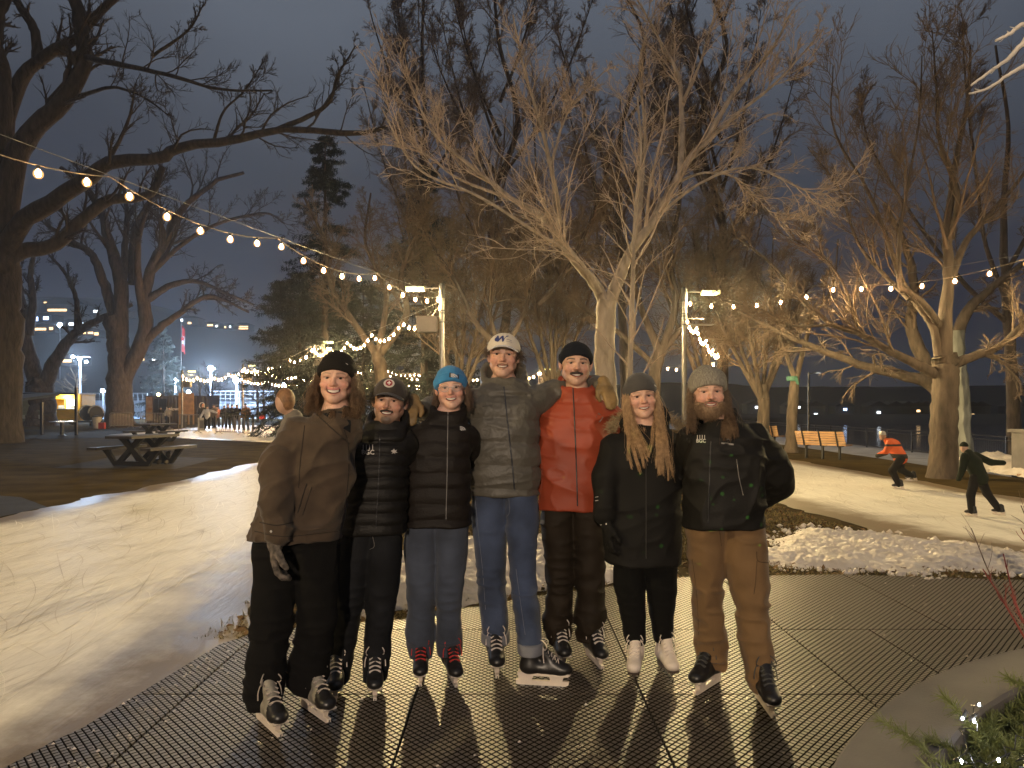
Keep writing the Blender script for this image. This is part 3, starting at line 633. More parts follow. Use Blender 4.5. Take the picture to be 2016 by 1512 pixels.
# 7 tall trees far behind, their tops out of the picture
lvE = [dict(k=22, t0=.25, t1=1, ang=.6, L=.24, Sg=7, up=.3, wig=.13, rf=.4, rmin=.018, sides=4),
       dict(k=12, t0=.15, t1=1, ang=.6, L=.5, Sg=6, up=.15, wig=.17, rf=.5, rmin=.014),
       dict(k=9, t0=.15, t1=1, ang=.65, L=.5, Sg=5, up=.1, wig=.2, rf=.6, rmin=.011)]
def tall(seed, cx, Y, label, spread=1.):
    rg = np.random.default_rng(seed); j = lambda s: rg.normal(0, s)
    limbs = [(pl_(Y, (cx, 845), (cx+j(5), 700), (cx+j(10), 560), (cx+j(14), 420), (cx+j(20), 250), (cx+j(25), 90), (cx+j(20), -60)), .32, .06)]
    for k in range(7):
        y0 = rg.uniform(200, 560); d = rg.choice([-1, 1])*rg.uniform(70, 190)*spread
        limbs.append((pl_(Y, (cx, y0), (cx+d*.35, y0-90, j(.8)), (cx+d*.7, y0-210, j(1.2)), (cx+d, y0-360, j(1.5))), .10, .02))
    tree('bare_tree', label, 'tree', limbs, lvE, seed, M['bark_dark'], M['twig'], skip0=False)
tall(21, 985, 38., 'tall dark bare tree far behind, its top above the white cap')
tall(22, 1235, 42., 'tall dark bare tree far behind the slim young stem')
tall(23, 1420, 36., 'tall dark bare tree behind the right lamp post', .8)
tall(24, 840, 44., 'tall dark bare tree far behind the left lamp post', .8)
# 8 right hand tree beside the lane
Y = 16.1
limbs = [(pl_(Y, (1856, 942), (1858, 820), (1862, 740), (1858, 700)), .285, .25),
 (pl_(Y, (1860, 720), (1862, 620), (1868, 550), (1866, 440), (1880, 330), (1905, 200), (1910, 90)), .17, .02),
 (pl_(Y, (1845, 738), (1800, 715), (1750, 690), (1690, 655), (1640, 640), (1580, 590), (1520, 520), (1440, 460)), .12, .015),
 (pl_(Y, (1848, 700), (1835, 640), (1800, 590), (1770, 540), (1740, 450), (1700, 360), (1640, 250), (1640, 130)), .1, .012),
 (pl_(Y, (1848, 640), (1820, 600, -.4), (1790, 575, -.6), (1770, 555, -.7), (1772, 450, -.8), (1790, 350, -.9), (1810, 230, -.9), (1815, 110, -.9)), .085, .012),
 (pl_(Y, (1872, 720), (1920, 700), (1970, 680), (2030, 620), (2090, 560)), .12, .03),
 (pl_(Y, (1868, 560), (1900, 480, .4), (1950, 420, .5), (2010, 350, .5), (2060, 270, .6)), .1, .02),
 (pl_(Y, (1872, 470), (1885, 380, -.4), (1850, 280, -.6), (1845, 190, -.7), (1835, 60, -.8)), .075, .012),
 (pl_(Y, (1790, 590), (1740, 540, .5), (1690, 480, .8), (1650, 370, 1), (1590, 290, 1)), .06, .01),
 (pl_(Y, (1650, 640), (1560, 640, -.3), (1500, 610, -.4), (1420, 590, -.5)), .035, .008),
 (pl_(Y, (1690, 655), (1660, 560, .3), (1610, 500, .4), (1500, 440, .5)), .04, .008)]
lvF = [dict(k=14, t0=.25, t1=1, ang=.6, L=.40, Sg=10, up=.25, wig=.08, rf=.36, rmin=.010, sides=5, curl=.06),
       dict(k=10, t0=.12, t1=1, ang=.6, L=.6, Sg=7, up=.15, wig=.11, rf=.5, rmin=.0078, curl=.10),
       dict(k=6, t0=.15, t1=1, ang=.65, L=.6, Sg=6, up=.1, wig=.14, rf=.6, rmin=.0062, curl=.14)]
tree('bare_tree', 'bare tree with a thick straight brown trunk beside the right ice lane', 'tree', limbs, lvF, 9, M['bark'], M['twig_tan'])
# 9 old gnarled tree behind it, leaning left
Y = 24.
zb = float(gz(14.6, Y)); b0 = A((1882-HX)/F*Y, Y, zb)
limbs = [([b0]+pl_(Y, (1880, 850), (1876, 780), (1870, 720), (1872, 650)), .52, .42),
 (pl_(Y, (1868, 800), (1830, 755), (1780, 740), (1700, 720), (1620, 690), (1540, 655), (1450, 610)), .26, .04),
 (pl_(Y, (1850, 770), (1815, 700), (1795, 640), (1800, 560), (1780, 480), (1740, 400)), .27, .07),
 (pl_(Y, (1872, 700), (1900, 620), (1960, 560), (2040, 500)), .25, .06),
 (pl_(Y, (1880, 720), (1940, 700), (1990, 730), (2010, 790)), .1, .02)]
lvG = [dict(k=14, t0=.35, t1=1, ang=.7, L=.3, Sg=7, up=-.05, wig=.13, rf=.35, rmin=.014, sides=4),
       dict(k=9, t0=.2, t1=1, ang=.6, L=.5, Sg=7, up=-.28, wig=.12, rf=.5, rmin=.010),
       dict(k=5, t0=.2, t1=1, ang=.5, L=.6, Sg=6, up=-.3, wig=.14, rf=.6, rmin=.0085)]
tree('old_willow', 'old gnarled grey trunk with hollow bark and drooping twigs by the promenade', 'tree', limbs, lvG, 10, M['bark_grey'], M['twig'], bark2=M['bark'])
# 10 small forked tree by the benches
Y = 25.
limbs = [(pl_(Y, (1557, 891), (1560, 820), (1564, 760), (1566, 742)), .20, .15),
 (pl_(Y, (1565, 748), (1552, 710), (1535, 660), (1520, 600), (1490, 540)), .1, .02),
 (pl_(Y, (1567, 748), (1582, 690), (1600, 630), (1640, 560), (1650, 470)), .11, .02)]
tree('bare_tree', 'small forked bare tree with a green tie beside the wooden bench', 'tree', limbs, lvB, 11, M['bark'], M['twig'])
tree('bare_tree', 'tall bare tree far right whose dark shoots rise beyond the string lights', 'tree',
     [(pl_(30., (2000, 868), (1990, 700), (1980, 560), (1975, 420), (1985, 250), (1960, 90)), .28, .04),
      (pl_(30., (1985, 600), (1940, 480), (1920, 330), (1900, 150), (1895, 60)), .11, .02),
      (pl_(30., (1980, 540), (2040, 420), (2060, 280)), .11, .03),
      (pl_(30., (1988, 640), (1900, 560), (1800, 430), (1720, 300), (1690, 200)), .12, .02)], lvE, 12, M['bark_dark'], M['twig'])
# near branch tips entering at the right top, and small young trees behind the floodlights
Y = 4.4
limbs = [(pl_(Y, (2240, 980, .3), (2230, 700, .3), (2200, 420, .2), (2150, 260)), .06, .035),
 (pl_(Y, (2190, 380, .2), (2080, 60), (2016, 48), (1990, 66), (1960, 80)), .02, .007),
 (pl_(Y, (2170, 300), (2060, 60), (2012, 88), (1985, 116), (1950, 140), (1912, 168)), .02, .006),
 (pl_(Y, (2170, 330), (2070, 110), (2016, 130), (1985, 148), (1940, 176), (1908, 184)), .018, .005)]
tree('slender_tree', 'whitish near branches poking in at the upper right corner', 'tree', limbs,
     [dict(k=5, t0=.6, t1=.95, ang=.6, L=.05, Sg=4, up=.1, wig=.15, rf=.5, rmin=.003, sides=4)], 13, mat('bark_white', (.62, .56, .5), .7, .2), mat('twig_white', (.6, .55, .5), .7, .2))
lvS = [dict(k=20, t0=.25, t1=1, ang=.9, L=.5, Sg=6, up=.15, wig=.12, rf=.4, rmin=.03, sides=4),
       dict(k=6, t0=.2, t1=1, ang=.7, L=.5, Sg=5, up=.1, wig=.15, rf=.5, rmin=.02)]
for k, (px, tp, Yd) in enumerate(((418, 735, 75.), (508, 738, 72.), (520, 745, 74.), (395, 745, 80.), (575, 735, 66.), (150, 742, 80.), (30, 735, 84.))):
    zb = P(px, 800, Yd); zb[2] = 0
    tree('park_tree', ['round bare park tree before the right floodlight', 'bare park tree before the chain fence behind the orange coat', 'bare park tree with a twin stem before the chain fence', 'bare park tree behind the container', 'brown bushy park tree behind the passing child', 'frosty looking bare tree left of the tall flood mast', 'bare tree behind the canopy shelter at far left'][k], 'tree',
         [([zb, P(px-1, 800+(tp-800)*.5, Yd), P(px+1, tp, Yd)], .16, .03)], lvS, 40+k, M['bark_dark'], M['twig_dark'] if k != 5 else M['twig_pale'], jit=.01)

# ---- conifers
def conifer(name, label, px, top, Y, width, seed, nb=140, droop=-.25, low=.08, needle=None, dens=26, pw=1.):
    rg = np.random.default_rng(seed); b = P(px, 800, Y); b[2] = gz(b[0], Y); t = P(px, top, Y); Hh = t[2]-b[2]
    root = empty(name, b, label, 'tree')
    n = 30; tr = b+(t-b)*np.linspace(0, 1, n)[:, None]; V, Q = tubes(tr[None], np.linspace(.018*Hh, .02, n)[None], 10)
    obj('trunk', mesh_data('trunk', V, Q), M['bark_dark'], root)
    f = low+(1-low)*rg.random(nb)**.85; a = rg.uniform(0, 6.28, nb)
    L = width*(1-f)**pw*(.55+.6*rg.random(nb))+.25
    st = b+(t-b)*f[:, None]; D = np.c_[np.cos(a), np.sin(a), .25-.4*(1-f)]; D /= np.linalg.norm(D, axis=1, keepdims=True)
    pts = [st]; p = st
    for q in range(9):
        p = p+D*(L/9)[:, None]; pts.append(p); D = D+np.c_[rg.normal(0, .1, (nb, 2)), rg.normal(0, .06, nb)+(droop*.35 if q < 5 else .12)]; D /= np.linalg.norm(D, axis=1, keepdims=True)
    br = np.stack(pts, 1); R = np.maximum(L*.012, .012)[:, None]*np.linspace(1, .3, 10)
    V0, Q0 = tubes(br, R, 4)
    tw, tr_ = grow(rg, br, R, 12, .15, 1, 1.0, .22, 4, up=-.5, wig=.1, rf=.4, rmin=.008)
    V1, Q1 = tubes(tw, tr_, 3)
    # needle sprays: narrow drooping leaflets along branches and twigs
    src = np.concatenate([br[:, 2:].reshape(-1, 3).repeat(2, 0), tw.reshape(-1, 3)]); m = len(src)*dens//5
    k = rg.integers(0, len(src), m); c = src[k]+rg.normal(0, .07, (m, 3))*[1, 1, .7]
    d = rg.normal(size=(m, 3))*[.6, .6, .5]+[0, 0, -.7]; d /= np.linalg.norm(d, axis=1, keepdims=True); u = np.cross(d, rg.normal(size=(m, 3))); u /= np.linalg.norm(u, axis=1, keepdims=True)+1e-9
    ln = rg.uniform(.09, .24, m)[:, None]*(.5+Y/90); w = rg.uniform(.008, .02, m)[:, None]*(.6+Y/60)
    V2 = np.stack([c-u*w, c+u*w, c+d*ln], 1).reshape(-1, 3); F2 = np.arange(3*m).reshape(-1, 3)
    obj('crown', mesh_data('crown', np.concatenate([V0, V1, V2]), [np.concatenate([Q0, Q1+len(V0)]), F2+len(V0)+len(V1)]), needle or M['needle'], root)
conifer('spruce_tree', 'tall dark spruce with drooping boughs standing above the string lights', 640, 272, 34., 2.7, 51, 150, pw=.55, needle=M['needle_dark'])
conifer('spruce_tree', 'dark spruce partly hidden behind the left lamp post', 835, 330, 36., 3.6, 52, 150, pw=.6, needle=M['needle_dark'])
conifer('spruce_tree', 'broad weeping evergreen lit warmly behind the second string of lights', 590, 540, 38., 4.0, 53, 170, pw=.45, dens=30)
conifer('spruce_tree', 'low broad evergreen between the two left lamp posts', 715, 560, 40., 5.0, 54, 150, pw=.45, dens=28)
conifer('fir_tree', 'grey green fir behind the container and the flagpole', 322, 645, 85., 4.6, 55, 110, dens=16, needle=M['needle_dark'])
# ================================================================== OBJECTS
def lamp(name, loc, power, col, parent, size=.12, optic=True):
    l = bpy.data.lights.new(name, 'POINT'); l.shadow_soft_size = size; l.energy = power; l.color = col; l.use_nodes = optic
    if optic:
        t = l.node_tree; em = t.nodes['Emission']   # street optic: throws its light outwards
        tc = t.nodes.new('ShaderNodeTexCoord'); sp = t.nodes.new('ShaderNodeSeparateXYZ'); t.links.new(tc.outputs['Normal'], sp.inputs[0]); rp = t.nodes.new('ShaderNodeValToRGB'); mr = t.nodes.new('ShaderNodeMapRange'); mr.inputs[1].default_value = -1; t.links.new(sp.outputs['Z'], mr.inputs[0]); t.links.new(mr.outputs[0], rp.inputs[0])
        E = rp.color_ramp.elements; E[0].color = (.07, .07, .07, 1); E[1].color = (.07, .07, .07, 1)
        for p_, v_ in ((.10, .10), (.26, .40), (.40, .95), (.47, .85), (.54, .14)): q_ = E.new(p_); q_.color = (v_, v_, v_, 1)
        t.links.new(rp.outputs[0], em.inputs['Strength'])
    o = bpy.data.objects.new(name, l); COL.objects.link(o); o.location = Vector([float(v) for v in loc])
    o.parent = parent; o.matrix_parent_inverse = Matrix.Translation(-Vector(parent.location)); return o
def lamp_post(x, y, top, side, label, power, box=True, z0=0., pole_r=.062, arm=.5, rot=None, col=None):
    """steel pole, short arm with a flat lamp head, clamp bands and a grey equipment box"""
    root = empty('lamp_post', (x, y, z0), label, 'lamp post', 'lamp posts along the ice loop')
    d = A(side, 0, 0) if rot is None else A(math.cos(rot), math.sin(rot), 0)
    mb = MB(); mb.lathe([(0, z0), (.11, z0), (.11, z0+.03), (pole_r, z0+.06), (pole_r, top), (0, top)], (x, y, 0), 14); mb.build('pole', M['steel'], root, smooth=False)
    mb = MB(); mb.lathe([(0, top-.3), (pole_r+.012, top-.3), (pole_r+.012, top+.04), (pole_r*.5, top+.07), (0, top+.07)], (x, y, 0), 12)
    for z in (top-.62, top-.68, top-.9): MB().lathe([(pole_r+.002, z), (pole_r+.014, z), (pole_r+.014, z+.03), (pole_r+.002, z+.03)], (x, y, 0), 12).build('band', M['black_metal'], root)
    mb.build('cap', M['black_metal'], root)
    za = top-.06; p0 = A(x, y, za)
    MB().tube([p0, p0+d*arm*.6+A(0, 0, .015), p0+d*arm], .018, 8).build('arm', M['steel'], root)
    hc = p0+d*(arm+.16); mb = MB(); r = math.atan2(d[1], d[0])
    mb.box(hc+A(0, 0, .030), (.38, .17, .018), r); mb.box(hc+A(0, 0, .048), (.22, .10, .018), r); h = mb.build('lamp_head', M['steel'], root)
    MB().box(hc-A(0, 0, .012), (.44, .19, .09), r).build('lens', M['lens'], h)
    if power: lamp('lamp_light', hc+A(0, 0, -.16), power, col or LAMPC, root, optic=col is None)
    if box:
        bc = A(x, y, top-.95)+d*.36
        MB().box(bc, (.48, .28, .36), r, 0).box(bc+A(0, 0, .195), (.54, .32, .02), r).build('equipment_box', mat('box_grey', (.17, .155, .145), .6, .1), root)
        MB().tube([A(x, y, top-.74), bc+A(0, 0, .205)], .012, 6).build('bracket', M['steel'], root)
    return root
HL = 4.5
pL1, pL2 = A(-1.71, 18, HL), A(-8.9, 33, HL); pR1, pR2 = A(4.35, 18.6, HL), A(11.9, 41, HL)
lamp_post(pL1[0], 18, HL, -1, 'steel lamp post with a grey box and lit lamp left of the big forked tree', LAMP_W)
lamp_post(pR1[0], 18.6, HL, 1, 'steel lamp post with a lit lamp between the two people on the right', LAMP_W, False)
MB().box(pR1+A(.42, 0, -.88), (.62, .3, .02)).tube([pR1+A(0, 0, -.72), pR1+A(.5, 0, -.74)], .012, 6).build('bracket', M['steel'], bpy.data.objects['lamp_post.001'])
lamp_post(pL2[0], 33, HL, 1, 'lamp post behind the woman in the brown jacket, lights bunched at its top', LAMP_W*.6, True)
lamp_post(pR2[0], 41, HL, -1, 'far lamp post behind the bearded man where two light strings meet', LAMP_W*.6, True)
pF = [A(-19., 52, HL), A(-22.4, 50, 4.0), A(-9.5, 52, HL), A(2.1, 57, HL), A(-4., 62, HL)]
for p, s, l in zip(pF, (1, 1, -1, 1, -1), ('far lamp post above the crowd where the left strings end', 'brown lamp post beside the container and the barriers', 'far lamp post behind the cap of the short man', 'far lamp post behind the shoulder of the red jacket', 'farthest lamp post behind the blue beanie')):
    lamp_post(p[0], p[1], p[2], s, l, 500., True)
# the festoon's near ends: two more posts of the same kind, outside the picture, and an unseen one added behind the camera as front light
nL, nR = A(-8.0, -.2, HL), A(12.6, 10.8, HL+.15)
lamp_post(nL[0], nL[1], HL+.3, 1, 'lamp post left of the photographer carrying the near end of the left string', LAMP_W*.40, False)
lamp_post(nR[0], nR[1], HL+.5, -1, 'lamp post right of the photographer carrying the near end of the right string', LAMP_W*.38, False)
lamp_post(-2.2, -12., HL, 1, 'unseen lamp post added far behind the camera to light the group', FRONT_W, False, col=FRONTC)
# slim promenade light
q = A((1592-HX)/F*46.8, 46.8, 0); q[2] = float(gz(q[0], q[1]))
root = empty('street_lamp', q, 'dark slim street lamp with a curved arm by the promenade railing', 'street lamp')
MB().lathe([(0, q[2]), (.16, q[2]), (.09, q[2]+.4), (.07, q[2]+4.4), (0, q[2]+4.45)], (q[0], q[1], 0), 10).build('pole', M['black_metal'], root)
MB().tube([q+A(0, 0, 4.3), q+A(.3, 0, 4.42), q+A(.5, 0, 4.4)], .03, 6).build('arm', M['black_metal'], root)
MB().lathe([(0, .08), (.16, .03), (.20, -.02), (0, -.03)], q+A(.62, 0, 4.38), 10).build('lamp_head', mat('lamp_off_glow', (.5, .5, .52), .4, .1, emit=(.7, .75, .8), estr=.25), root)  # unlit head given a faint glow of its own

# ---- festoon lights
bp = MB(); R_ = .028
bp.lathe([(0.001, -.125), (R_*.55, -.118), (R_*.9, -.10), (R_, -.082), (R_*.85, -.062), (R_*.5, -.045), (R_*.42, -.035)], (0, 0, 0), 10)
BULB = bp.data('bulb', True); BULB.materials.append(M['bulb'])
gp = MB(); gp.lathe([(.001, -.140), (.03, -.134), (.048, -.113), (.053, -.088), (.046, -.062), (.028, -.044), (.018, -.036)], (0, 0, 0), 14); HALO = gp.data('halo_shell', True); HALO.materials.append(M['bulb_halo'])  # second lathe: emissive shell added as the halo of each bulb
sp_ = MB(); sp_.lathe([(.001, .004), (.012, .0), (.019, -.012), (.019, -.042), (.001, -.044)], (0, 0, 0), 8); SOCK = sp_.data('socket'); SOCK.materials.append(M['socket'])
def festoon(p0, p1, label, nb, sag=.35, scal=5, sc=.22, drop=.12, f0=.01, f1=.99, bscale=1., msg=True):
    """straight messenger wire, cable hung from it in shallow scallops, one bulb per socket"""
    n = 97; t = np.linspace(0, 1, n)[:, None]
    m = p0+(p1-p0)*t; m[:, 2] -= sag*(4*t*(1-t))[:, 0]
    c = m.copy(); ph = (t[:, 0]*scal) % 1; c[:, 2] -= drop*.15+sc*4*ph*(1-ph)
    root = empty('string_lights', p0, label, 'string lights', 'strings of warm bulbs between the lamp posts')
    mb = MB(); mb.tube(c, .007*bscale**.5, 5); mb.build('cable', M['wire'], root)
    if msg:
        mb = MB(); mb.tube(m, .0045*bscale**.5, 5); mb.build('support_wire', M['steel'], root)
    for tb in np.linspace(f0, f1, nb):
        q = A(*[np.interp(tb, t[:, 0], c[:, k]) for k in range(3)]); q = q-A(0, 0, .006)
        for me, nm in ((HALO, 'halo_shell'), (BULB, 'bulb'), (SOCK, 'socket')):
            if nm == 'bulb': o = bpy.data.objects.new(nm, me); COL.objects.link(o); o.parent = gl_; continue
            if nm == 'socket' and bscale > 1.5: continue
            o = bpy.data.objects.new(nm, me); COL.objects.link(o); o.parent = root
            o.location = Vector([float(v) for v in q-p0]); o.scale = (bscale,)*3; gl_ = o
    return root
top_ = lambda p, d=.22: p-A(0, 0, d)
festoon(top_(pL1), nL+A(0, 0, .12), 'long string of warm bulbs rising to the upper left corner', 32, .10, 6, .20, f0=.012)
festoon(top_(pR1), nR+A(0, 0, .2), 'string of warm bulbs running to the right edge of the photo', 20, .26, 3, .20, f0=.015)
festoon(top_(pL1, .35), top_(pL2, .25), 'scalloped string of bulbs between the two left lamp posts', 34, .2, 5, .34)
festoon(top_(pR1, .4), top_(pR2, .25), 'steep string of bulbs between the two right lamp posts', 40, .15, 6, .3)
festoon(top_(pR2), top_(pF[3]), 'low string of bulbs crossing behind the red jacket and grey beanie', 26, .35, 4, .25, bscale=1.6)
FAR = [(pL2, pF[0], 'string of bulbs from behind the black beanie to the far left post'), (pF[0], pF[1], 'short string of bulbs beside the container'),
       (pL2, pF[2], 'string of bulbs behind the short man\'s cap'), (pF[2], pF[4], 'string of bulbs behind the blue beanie'), (pF[4], pF[3], 'string of bulbs between the tall man and the red jacket')]
for a, b, l in FAR: festoon(top_(a), top_(b), l, 18, .3, 4, .25, bscale=1.7)
Ls = lambda a, b: (P(a[0], a[1], a[2]), P(b[0], b[1], b[2]))
for a, b, l, n in [((480, 722, 53), (640, 742, 47), 'upper bunch of bulbs over the plaza crowd', 22), ((474, 742, 56), (640, 752, 50), 'lower string of bulbs over the plaza crowd', 24), ((690, 752, 50), (862, 748, 54), 'string of bulbs either side of the short man\'s cap', 24),
                   ((720, 718, 55), (872, 736, 52), 'upper string of bulbs left of the blue beanie', 18), ((742, 722, 56), (752, 752, 38), 'steep short string rising behind the dark cap', 16), ((820, 762, 50), (905, 735, 60), 'lowest string of bulbs left of the blue beanie', 18)]:
    p0, p1 = Ls(a, b); festoon(p0, p1, l, n, .12, 3, .2, bscale=1.7)

# ---- picnic tables
TB = mat('table_grey', (.020, .019, .021), .5, .2, 4, .2, 60); TT = mat('table_top', (.055, .048, .044), .45, .2, 4, .15, 60)
def picnic(loc, rz, label):
    root = empty('picnic_table', (0, 0, 0), label, 'picnic table', 'grey picnic tables on the lawn')
    MB().box((0, 0, .75), (1.85, .78, .07)).build('table_top', TT, root)
    for s in (-1, 1): MB().box((0, s*.78, .45), (1.85, .30, .07)).build('seat', TT, root)
    for s in (-1, 1):
        mb = MB(); R = [[0, 1, 0], [1, 0, 0], [0, 0, 1]]; c = (s*.45, 0, 0)
        mb.prism([(-.52, 0), (.52, 0), (.85, .415), (.66, .415), (.47, .12), (-.47, .12), (-.66, .415), (-.85, .415)], .09, R, c)
        mb.prism([(-.42, .12), (-.24, .12), (.38, .715), (.16, .715)], .086, R, c); mb.prism([(.24, .12), (.42, .12), (-.16, .715), (-.38, .715)], .082, R, c)
        mb.build('leg', TB, root)
    root.location = Vector([float(v) for v in loc]); root.rotation_euler = (0, 0, rz); return root
g1 = G(283, 916); t1 = picnic((g1[0], g1[1], .02), math.radians(90-12), 'grey picnic table nearest the ice, on a concrete pad')
g2 = G(285, 872); copy_tree(t1, (g2[0], g2[1]+1, .01), math.radians(90-10), 'grey picnic table farther back, partly hidden by the nearer table')
pad = [G(105, 922)+A(0, 0, .008), G(345, 924)+A(0, 0, .008), G(430, 903)+A(0, 0, .008), G(240, 896)+A(0, 0, .008)]
obj('pavement', mesh_data('pavement', pad, [np.arange(4)[None]], False), mat('pad', (.065, .054, .042), .9, .2, 3, spec=.05), kind='structure')
pad = [G(0, 866)+A(0, 0, .008), G(260, 861)+A(0, 0, .008), G(330, 846)+A(0, 0, .008), G(0, 846)+A(0, 0, .008)]
obj('pavement', mesh_data('pavement', pad, [np.arange(4)[None]], False), mat('pad2', (.022, .018, .014), .9, .2, 3, spec=.05), kind='structure')

# ---- canopy shelter and pedestal table
BLUE = mat('dark_blue_paint', (.012, .016, .035), .4, .1)
Ys = 41.
root = empty('canopy_shelter', A(-25.8, Ys, 0), 'small canopy on dark blue posts beside the yellow food stand', 'shelter')
for px, tp, Yp in ((17, 795, 42), (82, 792, 40.5), (150, 763, 39.5), (20, 768, 46), (32, 770, 46)):
    a = P(px, 800, Yp); zt = P(px, tp, Yp)[2]; MB().box((a[0], a[1], zt/2), (.12, .12, zt)).build('post', BLUE, root)
MB().tube([P(20, 775, 46), P(150, 775, 39.5)], .06, 6).build('beam', BLUE, root)
q = [P(-10, 792, 40.5), P(118, 774, 39.8), P(50, 772, 46), P(-40, 786, 46)]
V = q+[v-A(0, 0, .14) for v in q]; obj('roof', mesh_data('roof', V, [np.array([[0, 1, 2, 3], [7, 6, 5, 4], [0, 4, 5, 1], [1, 5, 6, 2], [2, 6, 7, 3], [3, 7, 4, 0]])], False), mat('canopy_metal', (.22, .23, .23), .5, .1), root)
a = G(122, 858); root = empty('pedestal_table', a, 'small round pedestal table in front of the yellow food stand', 'table')
MB().lathe([(0, .78), (.62, .78), (.62, .73), (0, .72)], a, 20).build('table_top', mat('steel_top', (.4, .4, .4), .25, .05, metal=.6), root)
MB().lathe([(0, 0), (.22, 0), (.2, .04), (.1, .06), (.1, .74), (0, .74)], a, 12).build('pedestal', BLUE, root)

# ---- yellow food stand
Yt = 62.; x0, x1 = (79-HX)/F*Yt, (159-HX)/F*Yt; xc = (x0+x1)/2; wd = x1-x0
YEL = mat('yellow_paint', (.75, .48, .03), .5, .12, 1.5)
root = empty('food_trailer', (xc, Yt+1, 0), 'bright yellow food trailer with a lit serving hatch', 'food trailer')
mb = MB(); h0, h1 = .45, 2.55
hx0, hx1, hz0, hz1 = x0+wd*.31, x0+wd*.90, 1.35, 2.18
mb.box(((x0+hx0)/2, Yt, (h0+h1)/2), (hx0-x0, .12, h1-h0)); mb.box(((hx1+x1)/2, Yt, (h0+h1)/2), (x1-hx1, .12, h1-h0))
mb.box(((hx0+hx1)/2, Yt, (h0+hz0)/2), (hx1-hx0, .12, hz0-h0)); mb.box(((hx0+hx1)/2, Yt, (hz1+h1)/2), (hx1-hx0, .12, h1-hz1))
for x in (x0, x1): mb.box((x, Yt+1.02, (h0+h1)/2), (.1, 1.92, h1-h0))
mb.box((xc, Yt+2.03, (h0+h1)/2), (wd+.1, .1, h1-h0)); mb.box((xc, Yt+1, h0-.04), (wd, 1.9, .08)); mb.build('body', YEL, root)
MB().box((xc, Yt+.98, h1+.05), (wd+.2, 2.3, .1)).build('roof', mat('trailer_roof', (.55, .42, .22), .6, .1), root)
o = MB().box(((hx0+hx1)/2, Yt+1.7, 1.75), (hx1-hx0, .05, .9)).build('lit_interior', mat('lit_panel', (.9, .9, .85), .5, .2, 5, emit=(1, .93, .75), estr=2.2), root)
MB().box(((hx0+hx1)/2, Yt-.2, hz0-.02), (hx1-hx0+.1, .45, .05)).build('counter', M['steel'], root)
APP = mat('appliance', (.3, .35, .4), .4, .2)
MB().box((hx0+wd*.32, Yt, 1.765), (.07, .1, .82)).build('hatch_post', YEL, root)
for dx, sz in ((.5, (.5, .3, .3)), (1.6, (.6, .3, .25))): MB().box((hx0+dx, Yt+.5, 1.5), sz).build('appliance', APP, root)
for x in (x0+.7, x1-.8): MB().prism([(math.cos(a)*.36, math.sin(a)*.36) for a in np.arange(16)/16*6.283], .22, None, (x, Yt+.2, .36)).build('wheel', M['black_metal'], root)
MB().box((x0+wd*.22, Yt-.066, 1.75), (.5, .012, .35)).build('sign_panel', mat('pink_notice', (.75, .35, .2), .6, .2), root)
l = bpy.data.lights.new('hatch_light', 'POINT'); l.energy = 260; l.color = (1, .85, .6); l.shadow_soft_size = .2
o = bpy.data.objects.new('hatch_light', l); COL.objects.link(o); o.location = ((hx0+hx1)/2, Yt-.7, 2.35); o.parent = root; o.matrix_parent_inverse = Matrix.Translation(-Vector(root.location))
# clutter beside it: drum generator, bin, red canister, green utility box
a = P(172, 835, 60); a[2] = 0; root = empty('cable_reel', a, 'dark cable drums on a cart beside the yellow trailer', 'cable reel')
for dx in (0, .75):
    MB().prism([(math.cos(t)*.62, math.sin(t)*.62) for t in np.arange(20)/20*6.283], .16, [[.5, .87, 0], [.87, -.5, 0], [0, 0, 1]], a+A(dx, 0, 1.0)).build('drum', M['black_metal'], root)
    MB().tube([a+A(dx+.62*math.cos(t)*.5, .62*math.cos(t)*.87-.1, 1.0+.62*math.sin(t)) for t in np.linspace(0, 3.14, 12)], .06, 6).build('rim', mat('reel_rim', (.4, .38, .3), .5), root)
MB().box(a+A(.4, 0, .32), (1.9, .8, .12)).box(a+A(.4, 0, .14), (.15, .6, .26)).build('cart', M['black_metal'], root)
a = P(191, 845, 52); a[2] = 0; root = empty('waste_bin', a, 'pale waste bin at the end of the back barriers', 'bin'); MB().lathe([(0, 0), (.24, 0), (.3, .75), (.3, .8), (0, .8)], a, 14).build('body', mat('bin', (.4, .36, .3), .7), root); MB().lathe([(.31, .8), (.31, .86), (0, .92)], a, 14).build('lid', M['black_metal'], root)
a = P(201, 845, 51); a[2] = 0; root = empty('fuel_canister', a, 'red canister on the ground by the pale bin', 'canister'); MB().box(a+A(0, 0, .22), (.4, .25, .44)).build('body', mat('red_plastic', (.35, .04, .02), .5), root); MB().tube([a+A(-.1, 0, .44), a+A(-.05, 0, .55), a+A(.1, 0, .55), a+A(.12, 0, .44)], .025, 6).build('handle', M['black_metal'], root)
a = P(40, 838, 58); a[2] = 0; root = empty('delivery_van', a, 'dim green white van behind the canopy at the far left', 'van')
mb = MB(); mb.prism([(-2.4, .4), (2.2, .4), (2.3, 1.1), (1.9, 1.35), (1.3, 2.25), (-2.4, 2.3)], 1.9, None, a); mb.build('body', mat('van_paint', (.16, .17, .13), .5), root)
MB().box(a+A(-.6, -.96, 1.65), (2.4, .03, .7)).build('window', M['black_metal'], root); MB().box(a+A(0, -.96, .75), (4.4, .03, .3)).build('trim', mat('van_trim', (.35, .36, .32), .5), root)
for dx in (-1.6, 1.4): MB().prism([(math.cos(t)*.36, math.sin(t)*.36) for t in np.arange(16)/16*6.283], .2, None, a+A(dx, -.9, .36)).build('wheel', M['black_metal'], root)

